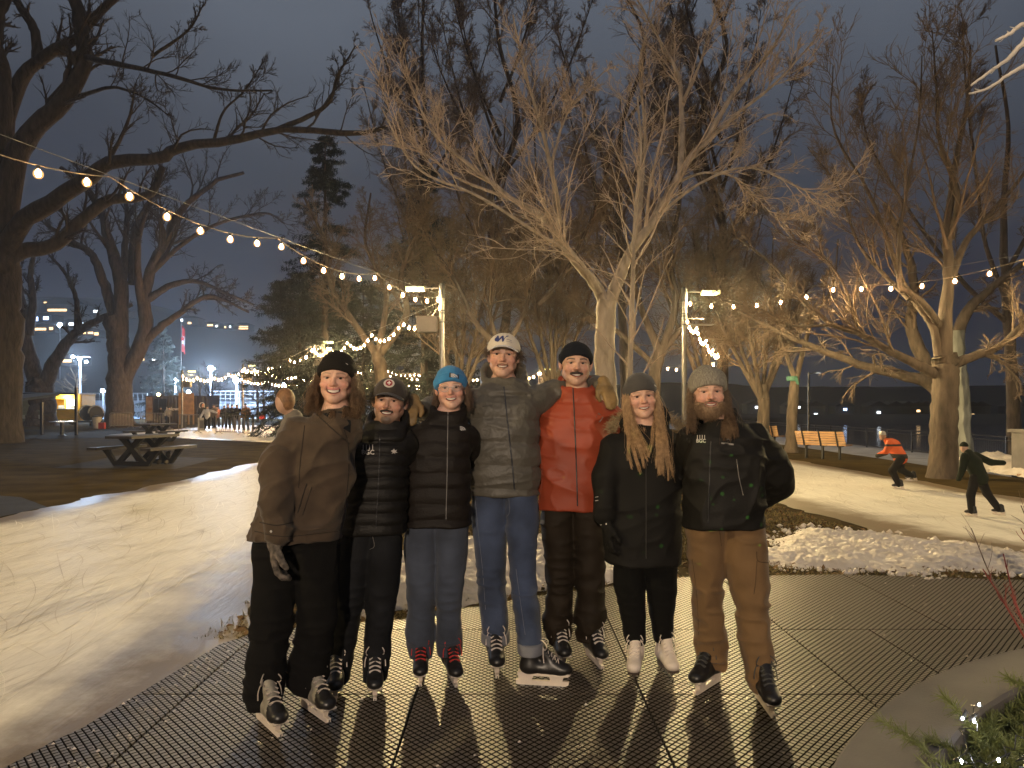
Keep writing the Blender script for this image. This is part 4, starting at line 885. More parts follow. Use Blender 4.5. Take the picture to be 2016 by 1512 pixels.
# ---- shipping container stage
Yc = 68.; cx0, cx1 = (288-HX)/F*Yc, (410-HX)/F*Yc; w = cx1-cx0; zt = 2.45
root = empty('shipping_container', ((cx0+cx1)/2, Yc+1, 0), 'dark ribbed shipping container with pale lettering behind the barriers', 'container')
n = int(w/.055); xs_ = np.linspace(cx0, cx1, n); ys_ = Yc+.035*np.clip(np.sin(xs_*2*math.pi/.32)*2, -1, 1)
V = np.r_[np.c_[xs_, ys_, xs_*0+.15], np.c_[xs_, ys_, xs_*0+zt]]; i = np.arange(n-1)
CONT = mat('container_paint', (.055, .04, .032), .55, .2, 2)
mb = MB(); mb.add(V, np.stack([i, i+1, i+1+n, i+n], -1))
for x in (cx0, cx1): mb.box((x, Yc+1.2, zt/2+.1), (.12, 2.5, zt))
mb.box(((cx0+cx1)/2, Yc+1.2, zt+.05), (w+.1, 2.6, .1)); mb.box(((cx0+cx1)/2, Yc+2.45, zt/2), (w, .1, zt)); mb.box(((cx0+cx1)/2, Yc+1.2, .08), (w, 2.5, .14)); mb.build('body', CONT, root)
MB().box((cx0+w*.235, Yc-.06, 1.3), (w*.20, .06, 1.9)).build('side_opening', mat('opening_black', (.008, .007, .007), .9), root)
MB().box((cx0+w*.055, Yc-.08, 1.35), (w*.10, .05, 2.2)).build('banner', mat('banner', (.30, .12, .04), .7, .5, 2.5, col2=(.42, .30, .16)), root)
def text_mesh(body, size, name='lettering', bold=0., ext=.004, align='CENTER', shear=0.):
    cu = bpy.data.curves.new(name, 'FONT'); cu.body = body; cu.size = size; cu.align_x = align; cu.align_y = 'CENTER'; cu.offset = bold; cu.extrude = ext; cu.shear = shear; cu.resolution_u = 3
    o = bpy.data.objects.new(name, cu); COL.objects.link(o); bpy.context.view_layer.update()
    me = bpy.data.meshes.new_from_object(o.evaluated_get(bpy.context.evaluated_depsgraph_get())); bpy.data.objects.remove(o); return me
PALE = mat('glowing_lettering', (.62, .52, .40), .6, .1, emit=(1, .75, .45), estr=.12)  # lettering and emblem glow faintly by themselves
me = text_mesh('kelowna', .44, bold=.006, ext=.01); me.transform(Matrix.Translation((cx0+w*.46, Yc-.09, 1.32)) @ Matrix.Rotation(math.pi/2, 4, 'X')); obj('lettering', me, PALE, root)
mb = MB(); c = A(cx0+w*.905, Yc-.08, 1.62); mb.tube([c+A(.24*math.cos(t), 0, .28*math.sin(t)) for t in np.linspace(-.6, 4.2, 16)], .04, 6); mb.tube([c+A(0, 0, -.1), c+A(.05, 0, -.45)], .04, 6); mb.build('glowing_emblem', PALE, root)
for px, wd_, zt_ in ((362, .9, 2.75), (376, .5, 2.75)):
    a = P(px, 800, 63); a[2] = 0
    MB().box(a+A(0, 0, 1.75), (wd_, .06, 1.9)).box(a+A(-wd_*.4, .05, .9), (.08, .08, 1.8)).box(a+A(wd_*.4, .05, .9), (.08, .08, 1.8)).build('notice_board', mat('plywood', (.45, .24, .09), .7, .25, 3), label='wide plywood board on legs before the container' if wd_ > .6 else 'narrow plywood board next to the brown lamp post', cat='notice board')
a = P(397, 847, 47); a[2] = 0; root = empty('sign_stand', a, 'white framed floor sign behind the barrier', 'sign'); mb = MB(); mb.box(a+A(0, 0, .08), (.5, .06, .16)).box(a+A(0, 0, .75), (.5, .06, .16)).box(a+A(-.2, 0, .41), (.1, .06, .5)).box(a+A(.2, 0, .41), (.1, .06, .5)); mb.build('frame', mat('white_frame', (.6, .55, .45), .6), root); MB().box(a+A(0, .01, .41), (.3, .02, .5)).build('panel', mat('grey_panel', (.2, .18, .15), .6), root)

# ---- crowd barriers
BAR = mat('barrier_steel', (.26, .235, .20), .4, .1, metal=.6)
def barrier():
    root = empty('crowd_barrier', (0, 0, 0), '', 'barrier', 'steel crowd barriers round the plaza')
    mb = MB(); mb.tube([(-1.1, 0, .15), (-1.1, 0, 1.02), (-1.04, 0, 1.08), (1.04, 0, 1.08), (1.1, 0, 1.02), (1.1, 0, .15), (-1.1, 0, .15)], .02, 6); mb.build('frame', BAR, root)
    mb = MB(); [mb.tube([(x, 0, .15), (x, 0, 1.08)], .011, 5) for x in np.linspace(-.95, .95, 14)]; mb.build('bars', BAR, root)
    for x in (-.9, .9): MB().tube([(x, 0, .16), (x, -.28, .02)], .016, 5).tube([(x, 0, .16), (x, .28, .02)], .016, 5).build('foot', BAR, root)
    return root
bar = barrier(); first = True
def place_bar(a, b, label):
    global first
    c = (a+b)/2; rz = math.atan2(b[1]-a[1], b[0]-a[0])
    if first: o = bar; first = False; o.location = Vector([float(v) for v in c]); o.rotation_euler = (0, 0, rz); o['label'] = label
    else: copy_tree(bar, c, rz, label)
g_ = lambda px, Y: A((px-HX)/F*Y, Y, 0)
for k, (a, b, l) in enumerate([((334, 44), (412, 41.5), 'crowd barrier before the white floor sign, left one of the front row'), ((413, 41.5), (494, 40), 'crowd barrier before the dark group, right one of the front row'), ((496, 40), (500, 42.5), 'crowd barrier turned end on beside the orange coat'),
        ((210, 54), (268, 53), 'crowd barrier at the foot of the thick vase shaped tree'), ((269, 53), (330, 52), 'crowd barrier just behind the picnic tables'), ((333, 52), (335, 44.2), 'crowd barrier running back beside the brown lamp post')]):
    place_bar(g_(*a), g_(*b), l)

# ---- flagpole, flood masts, tennis fence
a = P(357, 830, 95); a[2] = 0; root = empty('flagpole', a, 'tall flagpole with a limp red and white maple leaf flag', 'flagpole')
zt = P(357, 640, 95)[2]; MB().lathe([(0, 0), (.09, 0), (.05, zt), (.09, zt+.1), (0, zt+.2)], a, 8).build('pole', M['steel'], root)
V, Qd, mi = [], [], []
for r in range(13):
    for c in range(9):
        u, v = c/8, r/12; V.append(a+A(.08+.42*u+.06*math.sin(9*u+3*v), .16*math.sin(u*11+v*2), zt-.1-3.2*v-.5*u))
for r in range(12):
    for c in range(8): Qd.append([r*9+c, r*9+c+1, r*9+c+10, r*9+c+9]); mi.append(1 if 4 <= r < 8 else 0)
RED = mat('flag_red', (.45, .03, .03), .7, .1); FW = mat('flag_white', (.7, .66, .66), .7, .1)
obj('flag', mesh_data('flag', V, np.array(Qd), True, mi), [RED, FW], root)
mb = MB(); c = a+A(.3, -.28, zt-.1-1.75); mb.prism([(0, .5), (.1, .2), (.24, .25), (.17, 0), (.2, -.2), (0, -.16), (-.2, -.2), (-.17, 0), (-.24, .25), (-.1, .2)], .02, None, c); mb.build('leaf_emblem', RED, root)
def flood(px, tp, Yd, label, n=1, pw=900, r=.3):
    a = P(px, 800, Yd); a[2] = 0; zt = P(px, tp, Yd)[2]; root = empty('floodlight_mast', a, label, 'floodlight', 'floodlight masts of the courts')
    MB().lathe([(0, 0), (.17, 0), (.13, zt), (0, zt)], a, 8).build('mast', mat('mast_grey', (.5, .52, .56), .5, .1), root)
    MB().box(a+A(0, 0, zt), (max(.5, n*.9), .12, .12)).build('crossbar', M['steel'], root)
    for k in range(n):
        c = a+A((k-(n-1)/2)*.9, -.15, zt+.05-(k*.35 if n > 2 else 0)); MB().prism([(math.cos(t)*r, math.sin(t)*r) for t in np.arange(14)/14*6.283], .18, None, c).build('floodlight', M['flood'], root)
    if pw:
        l = bpy.data.lights.new('flood_light', 'POINT'); l.energy = pw*14; l.color = (.55, .74, 1); l.shadow_soft_size = .3
        o = bpy.data.objects.new('flood_light', l); COL.objects.link(o); o.location = Vector([float(v) for v in a+A(0, -.9, zt)]); o.parent = root; o.matrix_parent_inverse = Matrix.Translation(-Vector(root.location))
flood(416, 726, 84, 'bright floodlight mast left of the group in dark coats', 1, 900, .27)
flood(466, 749, 88, 'bright floodlight mast above the orange coat', 1, 900, .28)
flood(346, 749, 100, 'small floodlight mast beside the flagpole', 1, 500, .2)
flood(158, 703, 100, 'tall flood mast with a row of lamps above the yellow trailer', 3, 900, .17)
for px, tp, l in ((203, 770, 'low bluish lamp right of the yellow trailer'), (372, 772, 'low bluish lamp behind the container roof'), (560, 758, 'bluish lamp behind the passing child'), (118, 640, 'bluish street light on the slope above the trailer')):
    flood(px, tp, 110 if tp > 700 else 260, l, 1, 0, .26 if tp > 700 else .8)
for px, tp, l, e in ((40, 774, 'orange lamp glowing above the canopy', 1), (181, 781, 'orange lamp right of the yellow trailer', 1), (312, 777, 'orange lamp above the container', 1)):
    a = P(px, 800, 66); a[2] = 0; zt = P(px, tp, 66)[2]; root = empty('street_lamp', a, l, 'street lamp', 'orange lamps round the plaza')
    MB().lathe([(0, 0), (.06, 0), (.04, zt), (0, zt)], a, 6).build('pole', M['black_metal'], root); MB().lathe([(0, .16), (.13, .1), (.15, 0), (.1, -.1), (0, -.13)], a+A(0, 0, zt), 10).build('lamp_globe', mat('orange_globe', (.9, .6, .3), .4, emit=(1, .55, .22), estr=25), root)
FEN = mat('fence_wire', (.45, .5, .56), .4, .1, metal=.3)
def chain_fence(px0, px1, Yd, zt, label):
    x0, x1 = (px0-HX)/F*Yd, (px1-HX)/F*Yd; root = empty('court_fence', ((x0+x1)/2, Yd, 0), label, 'fence', 'tall court fences')
    n = max(2, int((x1-x0)/2.4))
    for x in np.linspace(x0, x1, n): MB().tube([(x, Yd, 0), (x, Yd, zt)], .05, 6).build('post', FEN, root)
    mb = MB(); [mb.tube([(x0, Yd, z), (x1, Yd, z)], .035, 5) for z in (.1, zt*.5, zt)]
    [mb.tube([(x, Yd, .1), (x, Yd, zt)], .012, 4) for x in np.arange(x0, x1, .6)]; [mb.tube([(x0, Yd, z), (x1, Yd, z)], .012, 4) for z in np.arange(.5, zt, .5)]
    mb.build('mesh_panel', FEN, root)
chain_fence(158, 290, 92, 3.2, 'white lit court fence right of the yellow trailer'); chain_fence(415, 640, 90, 3.4, 'white lit court fence behind the dark group')
cw = mat('court_surface', (.22, .30, .42), .7, .15, .5)
V = [(-70, 93, .01), (-18, 91, .01), (-18, 130, .01), (-80, 130, .01)]; obj('court', mesh_data('court', V, [np.arange(4)[None]], False), cw, kind='structure')
MB().box((-44, 131, 1.3), (60, .3, 2.6)).build('court_wall', mat('court_wall', (.35, .4, .48), .8, .2, .3), label='long pale wall behind the floodlit courts', cat='wall')

# ---- hillside houses
HW = [mat('house_wall_'+n, c, .9, .2, .5) for n, c in (('grey', (.06, .06, .065)), ('white', (.14, .14, .15)))]; HR = mat('house_roof', (.025, .024, .026), .9, .2, .5)
WIN = {k: mat('lit_window_'+k, c, .4, .1, emit=c, estr=s) for k, c, s in (('amber', (1, .62, .28), 2.6), ('white', (.85, .92, 1.), 4.5), ('blue', (.45, .62, 1), 5.))}
DARKW = mat('dark_window', (.02, .02, .03), .2)
houses = [(138, 622, 520, 26, 15, 1, [('amber', -.2, .72, .5, .1)], 'large pale house with a long lit window on the hillside'),
 (45, 600, 560, 8, 5, 0, [('amber', -.2, .5, .16, .3), ('amber', .3, .75, .12, .2)], 'dark hillside house with two amber windows at far left'),
 (105, 597, 560, 9, 3, 0, [('amber', -.2, .4, .3, .3), ('amber', .25, .4, .25, .3)], 'hillside house with a pair of wide amber windows'),
 (152, 608, 545, 10, 6, 0, [('amber', 0, .6, .4, .3)], 'small amber lit house just above the large pale house'),
 (20, 655, 470, 14, 4, 0, [('white', -.3, .5, .2, .35), ('white', .1, .55, .2, .3), ('white', .35, .35, .16, .3)], 'white lit low house behind the leftmost trunk'),
 (92, 650, 470, 18, 4, 0, [('amber', -.1, .5, .6, .35), ('amber', .38, .6, .12, .4)], 'long low house with a strip of amber light'),
 (90, 630, 480, 16, 5, 0, [('blue', -.2, .5, .25, .5), ('blue', .25, .6, .2, .4)], 'house with a cluster of bluish white lamps'),
 (188, 658, 460, 12, 4, 0, [('amber', -.3, .55, .2, .3), ('amber', .05, .55, .25, .3), ('amber', .35, .4, .2, .4)], 'row house with three amber windows left of the vase tree'),
 (160, 640, 480, 14, 4, 0, [('white', -.2, .5, .2, .4), ('white', .3, .5, .2, .4)], 'dim house with two white windows below the large pale house'),
 (195, 615, 540, 12, 4, 0, [('white', .1, .5, .3, .4)], 'small house with one white window near the hill top'),
 (250, 620, 520, 9, 4, 0, [('white', 0, .5, .5, .5)], 'house with a single bright window between the vase tree stems'),
 (380, 635, 520, 12, 5, 1, [('white', -.45, .7, .12, .3), ('amber', .0, .3, .2, .25)], 'pale box shaped house on the ridge right of the vase tree'),
 (425, 642, 520, 9, 3, 0, [('amber', -.2, .5, .4, .4), ('white', .3, .3, .15, .4)], 'ridge house with a long amber window'),
 (484, 646, 500, 8, 4, 0, [('amber', 0, .62, .8, .16), ('amber', 0, .28, .8, .16)], 'two storey ridge house with two rows of amber light'),
 (300, 708, 340, 14, 4, 0, [('amber', -.2, .5, .25, .4), ('white', .25, .5, .12, .4)], 'low house with lit windows behind the fir'),
 (140, 712, 340, 12, 4, 0, [('amber', 0, .5, .6, .3)], 'low house with a dim strip window above the trailer'),
 (455, 645, 530, 7, 3, 0, [('amber', -.3, .4, .15, .4), ('white', .2, .5, .15, .4)], 'small ridge house with two dots of light'), (8, 628, 540, 12, 4, 0, [('white', .2, .5, .25, .5)], 'hillside house at the very left with one white window')]
def hill_hit(px, py):
    Hm_ = (HY-np.interp(px, [-2200, -900, 0, 120, 240, 320, 440, 560, 700, 900, 1200], [520, 545, 578, 580, 590, 612, 640, 662, 700, 735, 760]))/F*640+CH
    for Y_ in np.arange(210, 640, 4.):
        if np.interp(Y_, [140, 200, 300, 420, 520, 640], [0, .03, .18, .5, .8, 1])*(Hm_+5)-.6 > CH-(py-HY)/F*Y_: return Y_
    return 630.
for px, py, Yd, w, h, wm, wins, lab in houses:
    Yn = hill_hit(px, py)-14; w *= Yn/Yd; h *= Yn/Yd; c = P(px, py, Yn); root = empty('hillside_house', c-A(0, 0, h/2), lab, 'house', 'houses on the dark hillside')
    MB().box(c, (w, 10, h)).build('wall', HW[wm], root)
    MB().prism([(-w/2-.8, h/2), (w/2+.8, h/2), (w*.3, h/2+h*.28), (-w*.3, h/2+h*.28)], 11, None, c).build('roof', HR, root)
    for k, fx, fz, fw, fh in wins: MB().box(c+A(fx*w, -5.1, (fz-.5)*h), (max(fw*w, .9), .3, max(fh*h, .7))).build('window', WIN[k], root)
# far shore lights
for k, (px, py, c) in enumerate(((1572, 802, 'white'), (1566, 818, 'amber'), (1606, 816, 'white'), (1664, 806, 'blue'), (1730, 812, 'white'), (1764, 827, 'white'), (1788, 827, 'blue'), (1808, 809, 'amber'), (1822, 828, 'white'), (1915, 817, 'amber'), (1907, 827, 'white'), (1932, 819, 'amber'), (2006, 830, 'white'), (1490, 802, 'white'))):
    Yd = 172.; c3 = P(px, py, Yd); root = empty('shore_house', A(c3[0], Yd+1, -.6), ['distant shore building with a bright lamp left of the street lamp', 'distant shore building with a faint amber window by the forked tree', 'distant shore building just right of the street lamp', 'distant shore building with a greenish blue lamp', 'distant shore building with one high white window', 'distant shore building with a wide white window near the water', 'distant shore building with a bluish window near the water', 'distant shore building with an amber window left of the thick trunk', 'distant shore building with a row of low lights left of the thick trunk', 'distant shore building with an amber window right of the old willow', 'distant shore building with the brightest white light right of the old willow', 'distant shore building with a small amber lamp right of the old willow', 'distant shore building with a white light at the right edge', 'distant shore building with a light behind the bearded man'][k], 'building', 'lit buildings on the far shore')
    zt = max(c3[2]+.7, 1.6); MB().box((c3[0], Yd+2.1, zt/2-.4), (4.4, 4, zt+.8)).build('wall', HW[0], root); MB().prism([(-2.6, 0), (2.6, 0), (0, 1.2)], 4.6, None, (c3[0], Yd+2.1, zt)).build('roof', HR, root)
    if c3[2] > zt-.3: c3[2] = zt-.3
    MB().box(c3, (.7 if k not in (5, 8) else 1.6, .3, .5)).build('window', WIN[c], root)

# ---- benches
def bench(loc, rz, label):
    root = empty('park_bench', (0, 0, 0), label, 'bench', 'wooden park benches by the lane')
    mb = MB()
    for k in range(6): mb.box((0, .24+.035*k, .46+.075*k), (1.8, .03, .062), 0)
    mb.build('backrest', M['wood'], root)
    mb = MB()
    for k in range(4): mb.box((0, -.22+.11*k, .44), (1.8, .095, .035))
    mb.build('seat', M['wood'], root)
    for x in (-.62, 0, .62):
        mb = MB(); mb.prism([(-.02, 0), (.07, 0), (.07, .42), (-.25, .42), (-.25, .39), (-.02, .39)], .06, [[0, 1, 0], [1, 0, 0], [0, 0, 1]], (x, .1, 0)); mb.prism([(.17, .40), (.21, .40), (.40, .86), (.36, .88)], .05, [[0, 1, 0], [1, 0, 0], [0, 0, 1]], (x, .06, 0)); mb.build('leg', M['black_metal'], root)
    MB().tube([(.88, .2, .62), (.88, -.22, .64), (.88, -.25, .44)], .018, 6).build('armrest', M['black_metal'], root)
    root.location = Vector([float(v) for v in loc]); root.rotation_euler = (0, 0, rz); root.scale = (.8, .95, .95); return root
g1 = G(1622, 904); b1 = bench((g1[0]+.1, g1[1]+.2, 0), math.radians(134), 'slatted wooden bench seen from behind beside the right ice lane')
g2 = G(1549, 886); copy_tree(b1, (g2[0], g2[1]+2.4, 0), math.radians(134), 'slatted wooden bench half hidden behind the small forked tree')
# ---- promenade railing
RAIL = mat('railing', (.035, .035, .04), .35, .1, metal=.5)
zb = -.72; xr = 19.6; root = empty('promenade_railing', (xr, 40, zb), 'long dark steel railing between the promenade and the lake', 'railing')
mb = MB(); [mb.tube([(xr, 20, zb+h), (xr, 130, zb+h)], .026, 6) for h in (1.07, .92, .12)]; mb.build('rails', RAIL, root)
mb = MB(); [mb.tube([(xr, y, zb+.12), (xr, y, zb+.92)], .008, 4) for y in np.arange(20, 90, .14)]; mb.build('bars', RAIL, root)
for y in np.arange(20, 130, 2.3): MB().box((xr, y, zb+.55), (.06, .06, 1.1)).build('post', RAIL, root)
# ---- concrete pillar with a wooden seat at the right edge
a = A(12.05, 17, float(gz(12.05, 17))); root = empty('concrete_pillar', a, 'grey concrete pillar with a stub of wooden bench at the right edge', 'pillar')
zt = P(2000, 851, 17)[2]; MB().box((a[0], 17, (a[2]+zt)/2), (.62, .62, zt-a[2])).box((a[0], 17, zt+.03), (.74, .74, .07)).build('shaft', M['concrete'], root)
MB().box((a[0]-.15, 16.6, P(2000, 934, 17)[2]), (.8, .35, .07)).build('seat', M['wood'], root)
# small pink round sign behind the right lamp post
a = P(1354, 845, 30); root = empty('round_sign', A(a[0], a[1], 0), 'small pink and white round sign behind the bearded man', 'sign'); MB().prism([(math.cos(t)*.16, math.sin(t)*.16) for t in np.arange(18)/18*6.283], .03, None, a).build('disc', mat('sign_pink', (.75, .12, .15), .5, .1), root)
MB().prism([(math.cos(t)*.09, math.sin(t)*.07) for t in np.arange(18)/18*6.283], .02, None, a-A(0, .02, 0)).build('white_mark', mat('sign_white', (.8, .7, .68), .5), root); MB().tube([A(a[0], a[1]+.03, 0), a+A(0, .03, .1)], .025, 6).build('post', M['steel'], root)
# green tie on the small tree
a = P(1564, 745, 24.8); MB().lathe([(.17, -.08), (.19, -.05), (.19, .05), (.17, .08)], a+A(0, .2, 0), 12).prism([(-.02, 0), (.1, .02), (.16, -.22), (.08, -.2)], .01, None, a).build('tie', mat('green_tie', (.05, .15, .11), .6, .1), label='green tie knotted round the small forked tree', cat='tie')

# ---- curved planter by the camera
zp = .46
pa, pb, pc = A(.98, 2.26), A(1.6, 2.93), A(2.34, 3.37)
d_ = 2*(pa[0]*(pb[1]-pc[1])+pb[0]*(pc[1]-pa[1])+pc[0]*(pa[1]-pb[1]))
cc = A(((pa@pa)*(pb[1]-pc[1])+(pb@pb)*(pc[1]-pa[1])+(pc@pc)*(pa[1]-pb[1]))/d_, ((pa@pa)*(pc[0]-pb[0])+(pb@pb)*(pa[0]-pc[0])+(pc@pc)*(pb[0]-pa[0]))/d_)
Ro = np.linalg.norm(pa-cc); Ri = Ro-.27
root = empty('planter', A(cc[0], cc[1], 0), 'low round concrete planter at the lower right with evergreen boughs', 'planter')
mb = MB(); mb.lathe([(Ro-.02, 0), (Ro-.02, zp-.02), (Ro, zp-.012), (Ro-.012, zp), (Ri+.012, zp), (Ri, zp-.012), (Ri, zp-.3)], A(cc[0], cc[1], 0), 120)
mb.build('wall', mat('planter_concrete', (.115, .102, .095), .75, .2, 2.5, .25, 140), root, smooth=False)
MB().lathe([(Ri+.01, zp-.16), (Ri*.6, zp-.10), (.001, zp-.08)], A(cc[0], cc[1], 0), 60).build('soil', M['soil'], root)
# evergreen boughs
rg = np.random.default_rng(77)
def boughs():
    V, Fq, n = [], [], 0; cl = []
    bases = []
    while len(bases) < 300:
        x, y = rg.uniform(1.25, 2.7), rg.uniform(1.75, 3.05)
        if math.hypot(x-cc[0], y-cc[1]) < Ri-.03 and math.hypot(x-cc[0], y-cc[1]) > Ri-.6: bases.append((x, y))
    for x, y in bases:
        d = rg.normal(size=3)*[1, 1, .2]+[0, 0, .16]; d /= np.linalg.norm(d); L = rg.uniform(.13, .27)
        p = [A(x, y, zp-.05)]
        for k in range(7): p.append(p[-1]+d*L/7); d = d+A(0, 0, -.10)+rg.normal(0, .06, 3); d /= np.linalg.norm(d)
        p = np.array(p); v, q = tubes(p[None], np.linspace(.004, .0015, 8)[None], 4); V.append(v); Fq.append(q+n); n += len(v)
        m = 300; t = rg.random(m)*7; i = t.astype(int).clip(0, 6); b = p[i]+(p[i+1]-p[i])*(t-i)[:, None]; tg = p[i+1]-p[i]; tg /= np.linalg.norm(tg, axis=1, keepdims=True)
        nd = rg.normal(size=(m, 3)); nd += tg*.9; nd /= np.linalg.norm(nd, axis=1, keepdims=True); u = np.cross(nd, rg.normal(size=(m, 3))); u /= np.linalg.norm(u, axis=1, keepdims=True)
        ln = rg.uniform(.022, .055, m)[:, None]; w = .0016
        v = np.stack([b-u*w, b+u*w, b+nd*ln+u*w*.3, b+nd*ln-u*w*.3], 1).reshape(-1, 3); V.append(v); Fq.append(np.arange(4*m).reshape(-1, 4)+n); n += len(v)
    return obj('evergreen_boughs', mesh_data('evergreen_boughs', np.concatenate(V), np.concatenate(Fq)), mat('pine_green', (.13, .15, .045), .55, .45, 5), kind='stuff')
boughs()
root = empty('fairy_lights', A(cc[0], cc[1], zp), 'small cool white lights tucked in the planter greenery', 'string lights')
pts = [G(px, py, zp+.06) for px, py in ((1928, 1388), (1895, 1415), (1918, 1420), (1893, 1500), (1966, 1497), (2030, 1440), (2020, 1520))]
MB().tube(resample(pts, 60)+rg.normal(0, .012, (60, 3)), .002, 4).build('cable', M['black_metal'], root)
LED = mat('led', (.9, .95, 1), .3, emit=(.95, .97, 1.), estr=90)
for p in pts: MB().lathe([(0, .008), (.0025, .006), (.0038, 0), (.0025, -.004), (0, -.005)], p, 8).build('bulb', LED, root, smooth=True)
# red twig shrub
def shrub(pts0, label, seed, col):
    rg = np.random.default_rng(seed); limbs = []
    for a, b, c in pts0: limbs.append(([a, b, c], .005, .002))
    tree('dogwood_shrub', label, 'shrub', limbs, [dict(k=5, t0=.35, t1=.95, ang=.55, L=.28, Sg=5, up=.25, wig=.12, rf=.7, rmin=.0016, sides=4)], seed, col, col, jit=.002, trunk_sides=5, skip0=False, seat=False)
Yq = 2.75; REDT = mat('red_stem', (.20, .035, .03), .5, .3, 6); GRT = mat('grey_stem', (.16, .115, .09), .7, .3, 6)
shrub([(P(2060, 1330, Yq), P(1985, 1200, Yq), P(1935, 1120, Yq)), (P(2070, 1330, Yq), P(2005, 1200, Yq+.1), P(1975, 1090, Yq+.1)), (P(2100, 1330, Yq), P(2030, 1250, Yq-.1), P(1990, 1170, Yq-.1)), (P(2090, 1330, Yq), P(2060, 1150, Yq+.1), P(2010, 1040, Yq+.2))], 'red stemmed shrub leaning into the right edge above the planter', 61, REDT)
shrub([(P(2080, 1330, Yq+.3), P(1965, 1160, Yq+.3), P(1912, 1040, Yq+.3)), (P(2110, 1330, Yq+.3), P(2050, 1100, Yq+.3), P(2010, 995, Yq+.3))], 'grey bare twigs in front of the snow at the right edge', 62, GRT)

# garden light projector that throws the green flecks on the coats
lp = A(2.05, 1.75, .62); root = empty('light_projector', lp-A(0, 0, .16), 'small black garden projector staked in the planter greenery, throwing green flecks', 'projector')
MB().lathe([(0, -.05), (.032, -.05), (.036, .03), (0, .035)], lp, 12).tube([lp-A(0, 0, .05), lp-A(0, 0, .24)], .006, 6).build('housing', M['black_metal'], root)
l = bpy.data.lights.new('projector_light', 'SPOT'); l.energy = 260; l.color = (.25, 1, .12); l.spot_size = math.radians(17); l.spot_blend = .25; l.shadow_soft_size = .002; l.use_nodes = True; t = l.node_tree
tc = t.nodes.new('ShaderNodeTexCoord'); vo = t.nodes.new('ShaderNodeTexVoronoi'); vo.inputs['Scale'].default_value = 34; t.links.new(tc.outputs['Normal'], vo.inputs['Vector']); lt = t.nodes.new('ShaderNodeMath'); lt.operation = 'LESS_THAN'; lt.inputs[1].default_value = .15; t.links.new(vo.outputs['Distance'], lt.inputs[0]); t.links.new(lt.outputs[0], t.nodes['Emission'].inputs['Strength'])
o = bpy.data.objects.new('projector_light', l); COL.objects.link(o); o.parent = root; o.matrix_parent_inverse = Matrix.Translation(-Vector(root.location)); o.location = Vector(lp+A(0, .05, 0)); dv = Vector((.86, 4.0, 1.10))-Vector(lp); o.rotation_euler = dv.to_track_quat('-Z', 'Y').to_euler()
# ================================================================== PEOPLE (signed distance bodies meshed with surface nets)
f32 = np.float32
def smin(a, b, k):
    h = np.clip(.5+.5*(b-a)/k, 0, 1); return b+(a-b)*h-k*h*(1-h)
def smax(a, b, k): return -smin(-a, -b, k)
def nrm(v): return np.sqrt((v*v).sum(-1))
def ell(p, c, r):
    q = (p-np.asarray(c, f32))/np.asarray(r, f32); k0 = nrm(q); k1 = nrm(q/np.asarray(r, f32))+1e-9
    return k0*(k0-1)/k1
def sph(p, c, r): return nrm(p-np.asarray(c, f32))-r
def cone(p, a, b, ra, rb, ret=False):
    a = np.asarray(a, f32); b = np.asarray(b, f32); ba = b-a; h = np.clip(((p-a)@ba)/(ba@ba), 0, 1)
    d = nrm(p-a-h[:, None]*ba)-(ra+(rb-ra)*h)
    return (d, h) if ret else d
def loft(p, rows, n=2.2, cap=True):
    """rows (z, cx, cy, rx, ry) -> superelliptic column"""
    r = np.array(sorted(rows), f32); z = p[:, 2]
    cx, cy, rx, ry = [np.interp(z, r[:, 0], r[:, k]).astype(f32) for k in (1, 2, 3, 4)]
    q = (np.abs((p[:, 0]-cx)/rx)**n+np.abs((p[:, 1]-cy)/ry)**n)**(1/n)
    d = (q-1)*np.minimum(rx, ry)
    return smax(smax(d, r[0, 0]-z, .01), z-r[-1, 0], .01) if cap else d
def axis(lo, hi, h, fine=None, hf=None):
    if fine is None: n = int(np.ceil((hi-lo)/h/4))*4+1; return np.linspace(lo, hi, n)
    a, b = fine; parts = []
    if lo < a: parts.append(np.arange(lo, a, h))
    parts.append(np.arange(a, b, hf)); parts.append(np.arange(b, hi+h, h))
    x = np.concatenate(parts); 
    while (len(x)-1) % 4: x = np.r_[x, x[-1]+h]
    return x
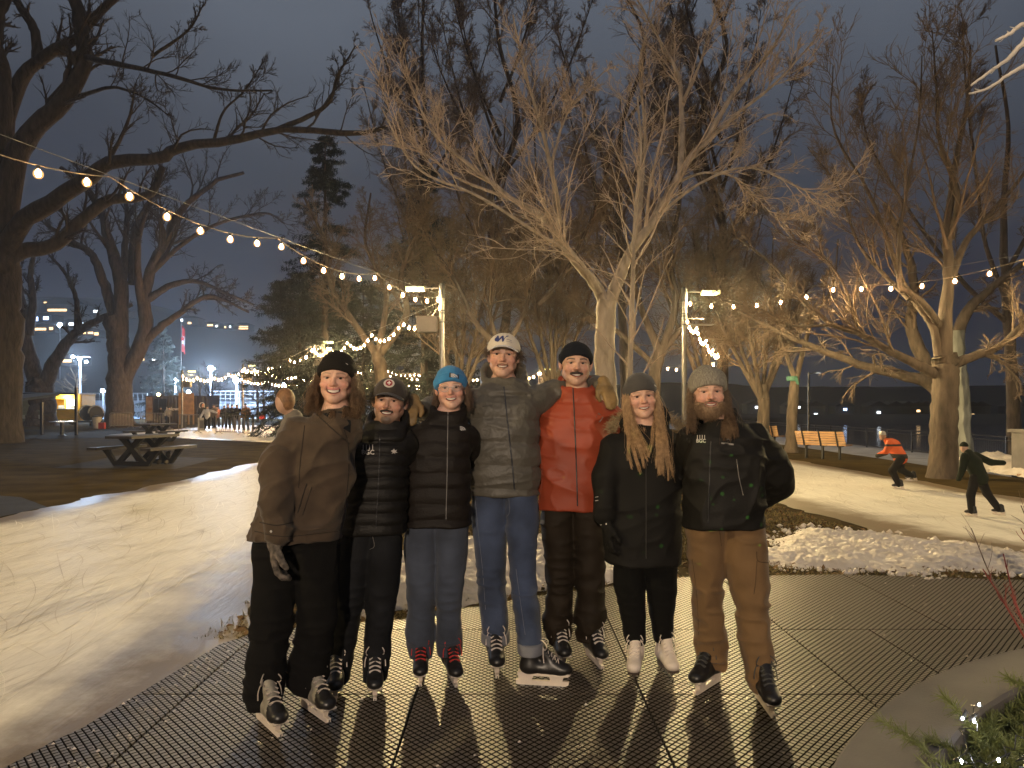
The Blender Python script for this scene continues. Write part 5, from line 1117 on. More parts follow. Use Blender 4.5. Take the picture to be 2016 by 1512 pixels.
def nets(f, xs, ys, zs):
    s = 4; ix, iy, iz = [np.arange(0, len(a), s) for a in (xs, ys, zs)]
    def ev(i, j, k): return f(np.stack([xs[i], ys[j], zs[k]], -1).astype(f32)).astype(f32)
    I, J, K = np.meshgrid(ix, iy, iz, indexing='ij'); C = ev(I.ravel(), J.ravel(), K.ravel()).reshape(I.shape)
    m = np.full(np.array(C.shape)-1, 9e9, f32)
    for a in (0, 1):
        for b in (0, 1):
            for c in (0, 1): m = np.minimum(m, np.abs(C[a:C.shape[0]-1+a, b:C.shape[1]-1+b, c:C.shape[2]-1+c]))
    dg = np.sqrt(np.diff(xs[ix])[:, None, None]**2+np.diff(ys[iy])[None, :, None]**2+np.diff(zs[iz])[None, None]**2)
    act = m < dg*1.15
    for ax in range(3):
        a2 = act.copy(); sl = [slice(None)]*3; sr = [slice(None)]*3; sl[ax] = slice(1, None); sr[ax] = slice(None, -1)
        a2[tuple(sl)] |= act[tuple(sr)]; a2[tuple(sr)] |= act[tuple(sl)]; act = a2
    ci = [np.minimum(np.arange(len(a))//s, len(b)-2) for a, b in ((xs, ix), (ys, iy), (zs, iz))]
    fm = act[np.ix_(*ci)]; D = C[np.ix_(*ci)].copy()
    w = np.argwhere(fm); D[fm] = np.concatenate([ev(*q.T) for q in np.array_split(w, max(1, len(w)//400000))])
    ins = D < 0; c = [0, 0, 0]; cnt = np.zeros(np.array(D.shape)-1, np.int8)
    n0, n1, n2 = D.shape
    for a in (0, 1):
        for b in (0, 1):
            for e in (0, 1): cnt += ins[a:n0-1+a, b:n1-1+b, e:n2-1+e]
    cell = np.argwhere((cnt > 0) & (cnt < 8)); vid = np.full(cnt.shape, -1, np.int32); vid[tuple(cell.T)] = np.arange(len(cell))
    acc = np.zeros((len(cell), 3)); num = np.zeros(len(cell)); crn = [(a, b, e) for a in (0, 1) for b in (0, 1) for e in (0, 1)]
    ax_ = [xs, ys, zs]
    for u in range(8):
        for v in range(u+1, 8):
            if sum(abs(x-y) for x, y in zip(crn[u], crn[v])) != 1: continue
            pu, pv = cell+crn[u], cell+crn[v]; du, dv = D[tuple(pu.T)], D[tuple(pv.T)]; k = (du < 0) != (dv < 0)
            t = (du[k]/(du[k]-dv[k]))[:, None]
            A_ = np.stack([ax_[q][pu[k, q]] for q in range(3)], -1); B_ = np.stack([ax_[q][pv[k, q]] for q in range(3)], -1)
            acc[k] += A_+(B_-A_)*t; num[k] += 1
    V = acc/num[:, None]; Q = []
    for ax in range(3):
        o1, o2 = [(1, 2), (2, 0), (0, 1)][ax]
        sl = [slice(None)]*3; sr = [slice(None)]*3; sl[ax] = slice(None, -1); sr[ax] = slice(1, None)
        d = ins[tuple(sl)] != ins[tuple(sr)]; e = np.argwhere(d); e = e[(e[:, o1] > 0) & (e[:, o2] > 0) & (e[:, o1] < D.shape[o1]-1) & (e[:, o2] < D.shape[o2]-1)]
        q = []
        for a, b in ((1, 1), (0, 1), (0, 0), (1, 0)):
            g = e.copy(); g[:, o1] -= a; g[:, o2] -= b; q.append(vid[tuple(g.T)])
        q = np.stack(q, -1); fl = ~ins[tuple(e.T)]; q[fl] = q[fl][:, ::-1]; Q.append(q)
    Q = np.concatenate(Q); return V, Q[(Q >= 0).all(1)]
def sdf_mesh(name, f, lo, hi, h, col=None, keep=None):
    V, Q = nets(f, *[axis(a, b, h) for a, b in zip(lo, hi)])
    if keep is not None: pass
    return mesh_data(name, V, Q, True, None, None if col is None else col(V))
def bvh_of(me):
    n = len(me.vertices); V = np.empty(n*3, f32); me.vertices.foreach_get('co', V); m = len(me.loops); L = np.empty(m, np.int32); me.loops.foreach_get('vertex_index', L)
    return BVHTree.FromPolygons(V.reshape(-1, 3).tolist(), L.reshape(-1, 4).tolist())
EYE = Vector((0, 0, CH))
def hit(bv, px, py, off=.003):
    d = Vector(((px-HX)/F, 1, -(py-HY)/F)); d.normalize()
    h = bv.ray_cast(EYE, d)
    if h[0] is None: return None
    n = h[1]; n = n if n.dot(d) < 0 else -n
    return np.array(h[0]+n*off)
def decal(bv, pts, faces, off=.003):
    V = [hit(bv, x, y, off) for x, y in pts]
    ok = [v for v in V if v is not None]
    if not ok: return None
    c = np.mean(ok, 0); V = [c if v is None else v for v in V]; return np.array(V), faces
def decal_text(bv, body, cx, cy, hpx, name, matl, parent, bold=.0, shear=0., wide=1.):
    me = text_mesh(body, 1., bold=bold, ext=0, shear=shear); n = len(me.vertices)
    if not n: return
    co = np.empty(n*3, f32); me.vertices.foreach_get('co', co); co = co.reshape(-1, 3); k = hpx/.72
    r = decal(bv, np.c_[cx+co[:, 0]*k*wide, cy-co[:, 1]*k], None)
    if r is None: return
    me.vertices.foreach_set('co', r[0].astype(f32).ravel()); me.update(); return obj(name, me, matl, parent)
def decal_poly(bv, polys, name, matl, parent, off=.003):
    V, Fc, n = [], [], 0; me = bpy.data.meshes.new(name); vs, fs = [], []
    for p in polys:
        r = decal(bv, p, None, off)
        if r is None: continue
        fs.append(list(range(len(vs), len(vs)+len(p)))); vs += r[0].tolist()
    me.from_pydata(vs, [], fs); me.update(); return obj(name, me, matl, parent)
def decal_line(bv, pts, r, name, matl, parent, n=40, off=.001):
    p = resample(np.array([(x, y, 0.) for x, y in pts]), n); V = [hit(bv, a, b, off) for a, b, _ in p]; V = np.array([v for v in V if v is not None])
    if len(V) < 3: return
    V[1:-1] = (V[:-2]+V[1:-1]*2+V[2:])/4
    return MB().tube(V, r*.72, 6).build(name, matl, parent, smooth=True)

SKIN = mat('skin', (1, 1, 1), .48, .14, 55, .25, 260, attr=True, sss=.12)
EYEW = mat('eye_white', (.34, .29, .26), .25, 0); IRIS = mat('iris', (.025, .016, .012), .15, 0)
TOOTH = mat('teeth', (.80, .75, .67), .3, .03)
def cloth(name, col, rough=.85, **k): return mat(name, col, rough, k.pop('var', .18), k.pop('scale', 9), k.pop('bump', .25), k.pop('bscale', 260), sheen=k.pop('sheen', 0 if max(col) < .03 else .10), spec=k.pop('spec', .2 if max(col) < .03 else .35), **k)

# ---------------------------------------------------------------- head, in its own frame: x right, -y forward, z up, eyes at z=.004
def head_sdf(q, o):
    X = np.abs(q[:, 0]); s = np.stack([X, q[:, 1], q[:, 2]], -1); w = o.get('w', 1.); jw = o.get('jaw', 1.)
    d = ell(s, (0, .012, .036), (.076*w, .095, .081))
    d = smin(d, ell(s, (0, -.016, -.035), (.063*w, .068, .086)), .03)
    d = smin(d, cone(s, (.046*w*jw, .0, -.055), (.012, -.058, -.098), .021, .020), .025)
    d = smin(d, sph(s, (0, -.066, -.1), .021), .018)
    d = smin(d, ell(s, (.040*w, -.058, -.030), (.024, .022, .021)), .018)
    d = smin(d, cone(s, (.048, -.060, .022), (.010, -.080, .021), .010, .010), .014)
    d = smax(d, -ell(s, (.030, -.089, .0022), (.0172, .016, .0082)), .008)
    d = smin(d, cone(s, (.017, -.076, .0125), (.047, -.068, .0105), .0055, .0055), .005)
    d = smin(d, cone(s, (.018, -.076, -.0055), (.046, -.068, -.0045), .005, .005), .006)
    nl = o.get('nose', 1.)
    d = smin(d, cone(s, (0, -.078, .010), (0, -.094-.007*nl, -.029), .0068, .0108), .011)
    d = smin(d, sph(s, (.0105, -.087, -.031), .0082), .007)
    d = smax(d, -sph(s, (.006, -.094, -.039), .003), .003)
    ear = ell(np.stack([X-.004*(q[:, 2]+.01)/.03, s[:, 1], s[:, 2]], -1), (.081*w, .010, -.008), (.009, .020, .032)); ear = smax(ear, -ell(s, (.092*w, .004, -.004), (.008, .011, .019)), .004)
    d = smin(d, ear, .008)
    # smiling mouth
    cv = 11.; mz = -.0645; op = o.get('open', 1.)*1.15; mw = o.get('mouth', .026)+.003
    zz = q[:, 2]-mz-cv*X*X+.002; yy = q[:, 1]-7*X*X
    m = np.stack([X, yy, zz], -1)
    d = smin(d, cone(m, (0, -.0855, .0090*op), (mw+.001, -.0840, .0015), .0056, .0034), .005)
    d = smin(d, cone(m, (0, -.0850, -.0098*op), (mw, -.0830, -.0005), .0068, .0034), .005)
    d = smax(d, -ell(m, (0, -.086, -.0005), (mw, .018, .0072*op)), .003)
    fo = cone(s, (.0235, -.084, -.034), (.036, -.070, -.066), .0022, .002); d = smax(smin(d, cone(s, (.036, -.060, -.040), (.043, -.050, -.072), .013, .011), .012), -fo, .006)
    return d
def head_paint(q, o, sk):
    X = np.abs(q[:, 0]); c = np.tile(np.array(sk, float), (len(q), 1))
    bl = lambda w, col: c.__imul__(1-w[:, None]).__iadd__(w[:, None]*np.array(col))
    g = lambda cx, cy, r: np.exp(-(((X-cx)**2+(q[:, 2]-cy)**2)/(r*r)))
    front = np.clip((-.02-q[:, 1])/.03, 0, 1)
    bl(.55*front*g(.043, -.03, .024)*o.get('blush', 1), [sk[0]*.98, sk[1]*.62, sk[2]*.58]); bl(.5*front*g(0, -.03, .017), [sk[0]*.95, sk[1]*.62, sk[2]*.58])
    bl(.35*np.clip((X-.076)/.006, 0, 1), [sk[0]*.95, sk[1]*.6, sk[2]*.55])
    st = o.get('stubble', 0)
    if st:
        m = np.clip((-.036-q[:, 2])/.02, 0, 1)*np.clip((q[:, 1]*-1+.03)/.05, 0, 1)*np.clip(.9-g(.045, -.035, .03), 0, 1); bl(st*m, o.get('hair', [.05, .035, .025]))
    if o.get('goatee'): bl(o['goatee']*np.clip((.030-X-.25*np.abs(q[:, 2]+.1))/.010, 0, 1)*np.clip((-.081-q[:, 2])/.008, 0, 1)*(q[:, 1] < -.02), [.06, .045, .036])
    br = np.exp(-((q[:, 2]-(.0245+.16*(X-.012)-3.2*np.clip(X-.034, 0, 1)**2*10))/.0042)**4)*(X > .012)*(X < .052)*front
    bl(o.get('brow', .85)*np.clip(br, 0, 1), o.get('browc', o.get('hair', [.05, .035, .025])))
    cv = 11.; zz = q[:, 2]+.0625-cv*X*X; mw = o.get('mouth', .026)+.003; op = o.get('open', 1.)*1.15
    lip = (np.abs(zz) < .0118*op)*(X < mw+.003)*(q[:, 1] < -.062)*(np.abs(zz) > .003)
    lip = lip*np.clip((mw+.004-X)/.012+.25, 0, 1)
    bl(.85*lip, o.get('lips', [.34, .105, .095])); bl(1.*((np.abs(zz) < .0085*op)*(X < mw)*(q[:, 1] > -.0815+7*X*X)*(q[:, 1] < -.05)), [.07, .02, .018])
    lash_shade = np.exp(-((q[:, 2]-.0075)/.0022)**2)*(X > .018)*(X < .046)*(q[:, 1] < -.06)  # lash line and upper-lid shade painted together
    bl(.8*lash_shade, [.03, .02, .016]); bl(.30*front*g(.032, .004, .014), [sk[0]*.7, sk[1]*.5, sk[2]*.45])
    return c
class Head:
    def __init__(s, px, py, Y, sc=1., yaw=0., pitch=0., roll=0., **o):
        s.o = o; s.sc = sc; s.sx = o.get('sx', 1.11); y, p, r = [math.radians(v) for v in (yaw, pitch, roll)]
        s.R = np.array(Matrix.Rotation(y, 3, 'Z') @ Matrix.Rotation(p, 3, 'X') @ Matrix.Rotation(r, 3, 'Y'))
        s.c = P(px, py, Y-.075*sc)-s.R@A(0, -.075, .004)*sc      # (px,py) is the point between the eyes
    def loc(s, p): return (((p-s.c.astype(f32))@s.R.astype(f32))/np.array([s.sc*s.sx, s.sc, s.sc], f32)).astype(f32)
    def wor(s, q): return np.asarray(q, float)*A(s.sx, 1, 1)*s.sc@s.R.T+s.c
def smooth_band(z, lo, hi, w): return np.clip((z-lo)/w, 0, 1)*np.clip((hi-z)/w, 0, 1)

def px_rows(rows, Y, yo=0.):
    """(py, xl, xr, depth half thickness[, y shift]) photo rows -> loft rows"""
    o = []
    for r in rows:
        dy = r[4] if len(r) > 4 else 0.; Yr = Y+dy; k = Yr/F
        o.append((CH-(r[0]-HY)*k, ((r[1]+r[2])/2-HX)*k, Yr+yo, (r[2]-r[1])/2*k, r[3]))
    return o
def limb_d(p, pts, k=.03):
    d = None
    for (a, ra), (b, rb) in zip(pts[:-1], pts[1:]):
        c = cone(p, a, b, ra, rb); d = c if d is None else smin(d, c, k)
    return d
def limb_px(pts, Y):
    """(px, py, dy, radius)"""
    return [(P(x, y, Y+dy), r) for x, y, dy, r in pts]
def bounds(*ps, pad=.08):
    a = np.concatenate([np.asarray(p, float).reshape(-1, 3) for p in ps]); return a.min(0)-pad, a.max(0)+pad
def rows_pts(rows): return [(r[1]+s*r[3], r[2]+t*r[4], r[0]) for r in rows for s in (-1, 1) for t in (-1, 1)]

def strands(paths, r, name, m, parent, sides=4, tip=.35):
    p = np.array(paths); n = p.shape[1]; V, Q = tubes(p, np.repeat((r*np.linspace(1, tip, n)**.7)[None], len(p), 0), sides); return obj(name, mesh_data(name, V, Q), m, parent)

def person(name_label, Y, head, torso, arms, legs, sk, cat='person', hands=(), noct=True):
    root = empty('person', A(P(head['px'], 1300, Y)[0], Y, .03), name_label, cat, None)
    H = Head(head['px'], head['py'], Y+head.get('dy', 0), head.get('sc', 1.), head.get('yaw', 0), head.get('pitch', 0), head.get('roll', 0), **head.get('o', {}))
    tr = px_rows(torso, Y); sh = [(r[0], r[1], r[2], max(.04, r[3]-.03), max(.04, r[4]-.035)) for r in tr]
    zt = max(r[0] for r in tr); nb = A(*[r for r in sorted(tr)[-1]][1:3], zt-.06)
    AL = [limb_px(a, Y) for a in arms]; LG = [px_rows(l, Y) for l in legs]
    nk = H.wor([0, .022, -.05])
    def body(p):
        d = loft(p, sh)
        d = smin(d, cone(p, nk, nb+A(0, .0, 0), .054*H.sc, .07), .04)
        for a in AL: d = smin(d, limb_d(p, [(q, max(.026, r*.62)) for q, r in a]), .03)
        for l in LG: d = smin(d, loft(p, [(r[0]+(.035 if i == len(l)-1 else 0), r[1], r[2], r[3]*.6, min(r[4], r[3])*.6) for i, r in enumerate(l)]), .03)
        for (c, dr, R) in hands: d = smin(d, cone(p, c, c+dr*.08, .03, .028), .02)
        q = H.loc(p); k = nrm(q) < .34; r = d.copy()
        if k.any(): r[k] = smin(d[k], head_sdf(q[k], H.o)*H.sc, .014)
        return r
    lo, hi = bounds(rows_pts(sh), *[np.array([q for q, _ in a]) for a in AL], *[rows_pts(l) for l in LG], H.wor([[-.1, -.13, -.15], [.1, .13, .15]]), pad=.06)
    hw = .105*H.sc; hc = H.c
    xs = axis(lo[0], hi[0], .016, (hc[0]-hw-.01, hc[0]+hw+.01), .0028); ys = axis(lo[1], hi[1], .016, (hc[1]-.13*H.sc, hc[1]+.10), .0032); zs = axis(lo[2], hi[2], .02, (hc[2]-.15*H.sc, hc[2]+.13*H.sc), .0026)
    V, Q = nets(body, xs, ys, zs)
    q = H.loc(V.astype(f32)); c = head_paint(q, H.o, sk); c = c*(.86+.28*fbm(q.astype(f32), 30., 3, int(head['px'])%50))[:, None]
    b = obj('body', mesh_data('body', V, Q, True, None, c), SKIN, root)
    for s_ in (-1, 1):
        e = MB(); n = 12; r = .0128
        prof = [(r*math.sin(t), -r*math.cos(t)) for t in np.linspace(0.001, math.pi-.001, 14)]
        e.lathe(prof, (0, 0, 0), 16); me = e.data('eye', True)
        Mx = Matrix.Translation(Vector(H.wor([s_*.0295, -.0665, .0035]))) @ (Matrix([list(r_) for r_ in H.R]).to_4x4()) @ Matrix.Rotation(-math.pi/2, 4, 'X')
        me.transform(Mx @ Matrix.Scale(H.sc, 4)); me.materials.append(EYEW); me.materials.append(IRIS)
        look = np.array(EYE)-H.c; look /= np.linalg.norm(look); ce = H.wor([s_*.0295, -.0665, .0035])
        for pl in me.polygons:
            v = np.array(pl.center)-ce; v /= np.linalg.norm(v)
            if v@look > .85: pl.material_index = 1
        obj('eye', me, None, b)
    mw = H.o.get('mouth', .026)+.003; op = H.o.get('open', 1.)*1.15; x = np.linspace(-mw*.80, mw*.80, 15); Vt = []
    for k in (0, 1): Vt += [H.wor([xx, -.0780+8*xx*xx, -.0660+11*xx*xx+(.0068 if k == 0 else -.0030*(1-.9*(xx/mw)**2))*op]) for xx in x]
    Vt += [v+H.R@A(0, .006, 0) for v in Vt]
    i = np.arange(14); Qt = np.concatenate([np.stack([i, i+1, i+16, i+15], -1), np.stack([i+30, i+45, i+46, i+31], -1), np.stack([i+15, i+16, i+46, i+45], -1)])
    obj('teeth', mesh_data('teeth', Vt, Qt), TOOTH, b)
    return dict(root=root, H=H, torso=tr, arms=AL, legs=LG, body=b, Y=Y)

def jacket(pr, mats, hem, quilt=0., pitch=.07, wr=.006, collar=None, h=.0075, name='jacket', arm_r=1., seed=0, asm=.018, extra=None, vdip=0., qexp=.6, fs=1.):
    tr, AL, H = pr['torso'], pr['arms'], pr['H']; zt = max(r[0] for r in tr); zh = CH-(hem-HY)*pr['Y']/F
    def f(p):
        z = p[:, 2]
        sw = (vnoise(p, 2.5, seed+7)-.5)*.25; pw = p+np.stack([sw, sw*0, sw], -1).astype(f32); n1 = ridged(pw*np.array([1.1, 1.1, 2.2], f32)*fs, 5.5, seed)**3; n2 = vnoise(p, 16., seed+1)
        n3 = ridged(pw*np.array([1.3, 1.3, 2.], f32)*fs, 10., seed+3)**3
        q = 0
        if quilt:
            ph = (z+.010*np.sin(p[:, 0]*9+seed)+.008*(n2-.5))/pitch*math.pi; q = quilt*(np.abs(np.sin(ph))**qexp-.6)
        d = loft(p, tr, 2.4)-q
        for a in AL:
            da = None; l0 = 0.
            for (u, ra), (v, rb) in zip(a[:-1], a[1:]):
                L = float(np.linalg.norm(v-u)); c, t = cone(p, u, v, ra*arm_r, rb*arm_r, True)
                if quilt: c = c-quilt*.9*(np.abs(np.sin((l0+t*L)/pitch*math.pi+n2*.8))**qexp-.6)
                c = c-wr*.8*(ridged(np.c_[p[:, 0]*.5, p[:, 1]*.5, l0+t*L+.2*p[:, 0]].astype(f32), 22., seed+5)-.6)
                da = c if da is None else smin(da, c, .03); l0 += L
            d = smin(d, da, asm)
        if collar:
            bpy_, fpy, xl, xr, ry, dy = collar; k = pr['Y']/F; zb = CH-(bpy_-HY)*k; zf = CH-(fpy-HY)*k; cx = ((xl+xr)/2-HX)*k; cy = pr['Y']+dy; rx = (xr-xl)/2*k
            o_ = loft(p, [(zb+.01, cx, cy, rx, ry), (zb-.05, cx, cy, rx+.004, ry+.006), (zf-.06, cx, cy, rx+.012, ry+.010), (zf-.15, cx, cy, rx*.55, ry*.5)], 2.1)
            ct = zf+np.clip((p[:, 1]-(cy-ry))/(1.5*ry), 0, 1)*(zb-zf)-vdip*np.clip(1-np.abs(p[:, 0]-cx)/.06, 0, 1)*(p[:, 1] < cy)
            i_ = loft(p, [(zb+.1, cx, cy, rx-.02, ry-.02), (zf-.035, cx, cy, rx-.026, ry-.026), (zf-.16, cx, cy+.01, rx-.05, ry-.05)], 2.1)
            d = smin(d, smax(o_, z-ct, .012), .02); d = smax(d, -i_, .01)
            d = d-.006*np.exp(-((z-(ct-.055))/.012)**2)*(o_ > -.02)*(o_ < .03)*-1
        d = d-wr*(1.9*n1+1.1*n3+.4*n2-.9)
        if extra is not None: d = extra(p, d)
        d = smax(d, zh+.004*np.sin(p[:, 0]*25)-z, .012)
        return d
    lo, hi = bounds(rows_pts(tr), *[np.array([q for q, _ in a]) for a in AL], pad=.13); hi[2] = max(hi[2], H.c[2]); lo[2] = max(lo[2], zh-.03)
    lo2 = min([min((q[2]-r) for q, r in a) for a in AL]+[zh])-.03; lo[2] = min(lo[2], lo2)
    # sleeves may hang below the hem: only cut the torso
    def g(p):
        d = f(p)
        return d
    me = sdf_mesh(name, g, lo, hi, h); o = obj(name, me, mats, pr['root']); return o, bvh_of(me)

def trousers(pr, m, wr=.007, h=.0085, seed=0, split=None, name='trousers', fs=1.):
    LG = pr['legs']
    def f(p):
        d = None
        for l in LG:
            lt = sorted(l); t_ = lt[-1]; c = loft(p, lt[:-1]+[(t_[0], t_[1], t_[2], t_[3]*.90, t_[4]*.88)], 2.1); d = c if d is None else smin(d, c, .018)
        w = np.array([.9, .9, 2.2], f32)*fs
        z = p[:, 2]; kn = .55+.9*np.exp(-((z-.50)/.12)**2)+1.1*np.exp(-((z-.22)/.10)**2)+.7*np.exp(-((z-.88)/.07)**2)
        return d-wr*kn*(ridged(p*w, 9., seed)**2*1.2+.5*vnoise(p, 14., seed+2)-.75)
    lo, hi = bounds(*[rows_pts(l) for l in LG], pad=.05); me = sdf_mesh(name, f, lo, hi, h); o = obj(name, me, m, pr['root']); return o, bvh_of(me)

def beanie(pr, m, top=.03, drop=.5, zf=.047, cuff=0., rib=0., slouch=(0, 0, 0), grow_=0., h=.0042, w=1., seed=0):
    H = pr['H']
    def f(p):
        q = H.loc(p); x, y, z = q.T; ang = np.arctan2(x, y)
        d = ell(q, (0, .014, .034), ((.0865+grow_)*w*H.o.get('w', 1), .106+grow_, .092+top))
        if any(slouch): d = smin(d, ell(q, slouch, (.055, .06, .045)), .04)
        e = z-(zf-drop*(y+.085))
        if cuff: d = d-cuff*np.clip((.062-e)/.006, 0, 1)*np.clip(e/.004+.3, 0, 1)
        if rib: d = d-rib*np.cos(ang*58)*np.clip((.16-z)/.05, 0, 1)
        d = d-.004*(fbm(q.astype(f32), 22, 2, seed)-.5)*2
        inn = ell(q, (0, .014, .034), (.0865-.012, .106-.012, .086))
        return smax(smax(d, -e, .004), -inn, .004)*H.sc
    c = H.wor([[-.15, -.15, -.1], [.15, .17, .2]]); lo, hi = np.minimum(c[0], c[1])-.03, np.maximum(c[0], c[1])+.03
    me = sdf_mesh('beanie', f, lo, hi, h); o = obj('beanie', me, m, pr['root']); return o, bvh_of(me)
def cap(pr, m, m2, h=.004, zf=.030):
    H = pr['H']
    def crown(p):
        q = H.loc(p); d = ell(q, (0, .012, .034), (.0845, .105, .094)); sm = .0012*np.cos(np.arctan2(q[:, 0], q[:, 1]-.01)*6)**8
        inn = ell(q, (0, .012, .034), (.077, .097, .086)); return smax(smax(d+sm, zf+.12*(q[:, 1]+.09)*-1-q[:, 2], .004), -inn, .004)*H.sc
    def brim(p):
        q = H.loc(p); x, y, z = q.T; sh = np.hypot(x/.078, (y+.068)/.088)-1
        s = np.abs(z-(zf+.017-6.5*x*x+.16*(y+.09)))-.0028
        return smax(smax(s, sh*.07, .003), y+.072+4*x*x*-1, .003)*H.sc
    c = H.wor([[-.13, -.2, -.06], [.13, .15, .18]]); lo, hi = np.minimum(c[0], c[1])-.03, np.maximum(c[0], c[1])+.03
    me = sdf_mesh('cap', crown, lo, hi, h); o = obj('cap', me, m, pr['root']); bv = bvh_of(me)
    mb_ = sdf_mesh('brim', brim, lo, hi, .0032); obj('brim', mb_, m2, o); return o, bv, bvh_of(mb_)
def face_hair(pr, m, thick, mask, name, h=.003, seed=0, fuzz=0):
    """moustache / beard as a shell over the skin"""
    H = pr['H']
    def f(p):
        q = H.loc(p); d = head_sdf(q, H.o); k = mask(q)
        return (d-(thick*k-.004*(1-k))*(.75+.5*vnoise(q*np.array([3, 1, 1], f32), 160., seed)))*H.sc
    c = H.wor([[-.1, -.14, -.2], [.1, .06, .02]]); lo, hi = np.minimum(c[0], c[1])-.02, np.maximum(c[0], c[1])+.02
    me = sdf_mesh(name, f, lo, hi, h); o = obj(name, me, m, pr['root'])
    if fuzz:
        n = len(me.vertices); V = np.empty(n*3, f32); me.vertices.foreach_get('co', V); N_ = np.empty(n*3, f32); me.vertices.foreach_get('normal', N_); V = V.reshape(-1, 3); N_ = N_.reshape(-1, 3)
        rg = np.random.default_rng(seed); q = H.loc(V); ok = np.where((mask(q) > .6) & (N_[:, 1] < .3) & ((q[:, 2] < -.083) | (np.abs(q[:, 0]) > .036)))[0]; i = rg.choice(ok, fuzz)
        d = N_[i]*.6+A(0, -.1, -1)+rg.normal(0, .35, (fuzz, 3)); d /= np.linalg.norm(d, axis=1, keepdims=True); L = rg.uniform(.008, .026, fuzz)[:, None]
        pa = np.stack([V[i]-N_[i]*.002, V[i]+d*L*.5+N_[i]*.002, V[i]+d*L], 1); strands(pa, .0009, 'whisker', m, o, 3)
    return o

# ---------------------------------------------------------------- skates (toe along +x, blade on z=0)
def skate_set(key, boot, toe, lace, holder, figure=False):
    hb = .072
    def fb(p):
        d = cone(p, (-.075, 0, .112), (.09, 0, .103), .044, .042); d = smin(d, ell(p, (.125, 0, .100), (.05, .044, .034)), .02)
        d = smin(d, cone(p, (-.068, 0, .12), (-.058, 0, .215), .046, .047), .03); d = smin(d, cone(p, (.075, 0, .125), (-.03, 0, .235), .030, .036), .03)
        if not figure: d = smax(d, -(cone(p, (.02, .05, .16), (.02, -.05, .16), .001, .001)), .002) if False else d
        return smax(d-.0012*vnoise(p, 60.), hb-.002-p[:, 2], .004)
    out = {}
    V, Q = nets(fb, axis(-.15, .2, .006), axis(-.075, .075, .006), axis(.05, .37, .006)); mi = None
    c = V[Q].mean(1); istoe = (c[:, 0]+.35*(c[:, 2]-.1) > .098).astype(int)
    if not figure: out['boot'] = mesh_data('boot', V, Q, True, istoe); out['boot'].materials.append(boot); out['boot'].materials.append(toe)
    else: out['boot'] = mesh_data('boot', V, Q, True); out['boot'].materials.append(boot)
    mb = MB()
    if not figure:
        for s in ((.055, .125, .05, .135), (-.125, -.045, -.12, -.035)):
            mb.prism([(s[0], .028), (s[1]-.012, .028), (s[3], hb+.006), (s[2]-.012, hb+.006)], .024)
        mb.prism([(-.142, .012), (-.130, .008), (.135, .008), (.152, .016), (.155, .034), (-.142, .034)], .017)
        mb.prism([(-.13, hb-.004), (.15, hb-.004), (.165, hb+.006), (.15, hb+.012), (-.13, hb+.012)], .070)
    else:
        mb.prism([(-.115, .03), (-.045, .03), (-.03, hb+.006), (-.118, hb+.006)], .05); mb.prism([(.03, hb-.012), (.15, hb-.012), (.16, hb+.004), (-.03, hb+.004)], .068)
        mb.prism([(.09, .03), (.115, .03), (.135, hb-.01), (.06, hb-.01)], .01); mb.prism([(-.1, .026), (-.07, .026), (-.06, .034), (-.105, .034)], .01)
    out['blade_holder'] = mb.data('blade_holder'); out['blade_holder'].materials.append(holder)
    mb = MB(); mb.prism([(-.145, .006), (-.13, 0), (.12, 0), (.15, .010), (.158, .028), (-.143, .028)] if not figure else [(-.15, .006), (-.14, 0), (.125, 0), (.145, .008), (.15, .028), (-.145, .028)], .005)
    out['blade'] = mb.data('blade'); out['blade'].materials.append(M['blade'])
    mb = MB()
    for k in range(7):
        t = k/6; c = A(.088-.105*t, 0, .152+.098*t-.012*math.sin(math.pi*t)*0); c = A(.092-.112*t, 0, .150+.098*t)
        for s in (-1, 1):
            y = np.linspace(-.030, .030, 7); zz = .007-.012*(y/.03)**2; xx = s*.007*np.sign(y)*np.abs(y/.03)
            mb.tube(np.c_[c[0]+xx, y, c[2]+zz], .0034, 5)
    for s in (-1, 1):
        mb.tube(resample([A(-.02, s*.004, .254), A(.01, s*.026, .262), A(.035, s*.048, .238), A(.022, s*.04, .215), A(-.008, s*.012, .244)], 14), .003, 5); mb.tube(resample([A(-.02, s*.004, .252), A(.01, s*.03, .235), A(.015, s*.052, .19), A(.02, s*.056, .15)], 10), .003, 5)
    out['laces'] = mb.data('laces', True); out['laces'].materials.append(lace)
    mb = MB(); R_ = [[1, 0, 0], [0, 1, 0], [0, 0, 1]]
    mb.add(*[(lambda v: v)(x) for x in tongue()]); out['tongue'] = mb.data('tongue', True); out['tongue'].materials.append(boot if figure else M['tongue'])
    return out
def tongue():
    u = np.linspace(0, 1, 8); v = np.linspace(-1, 1, 7); V = []
    for a in u:
        for b in v: V.append((.078-.122*a, b*.027, .146+.118*a+.006-.010*b*b))
    V = np.array(V); i, j = np.meshgrid(np.arange(7), np.arange(6), indexing='ij'); q = (i*7+j).ravel(); return V, np.stack([q, q+1, q+8, q+7], -1)
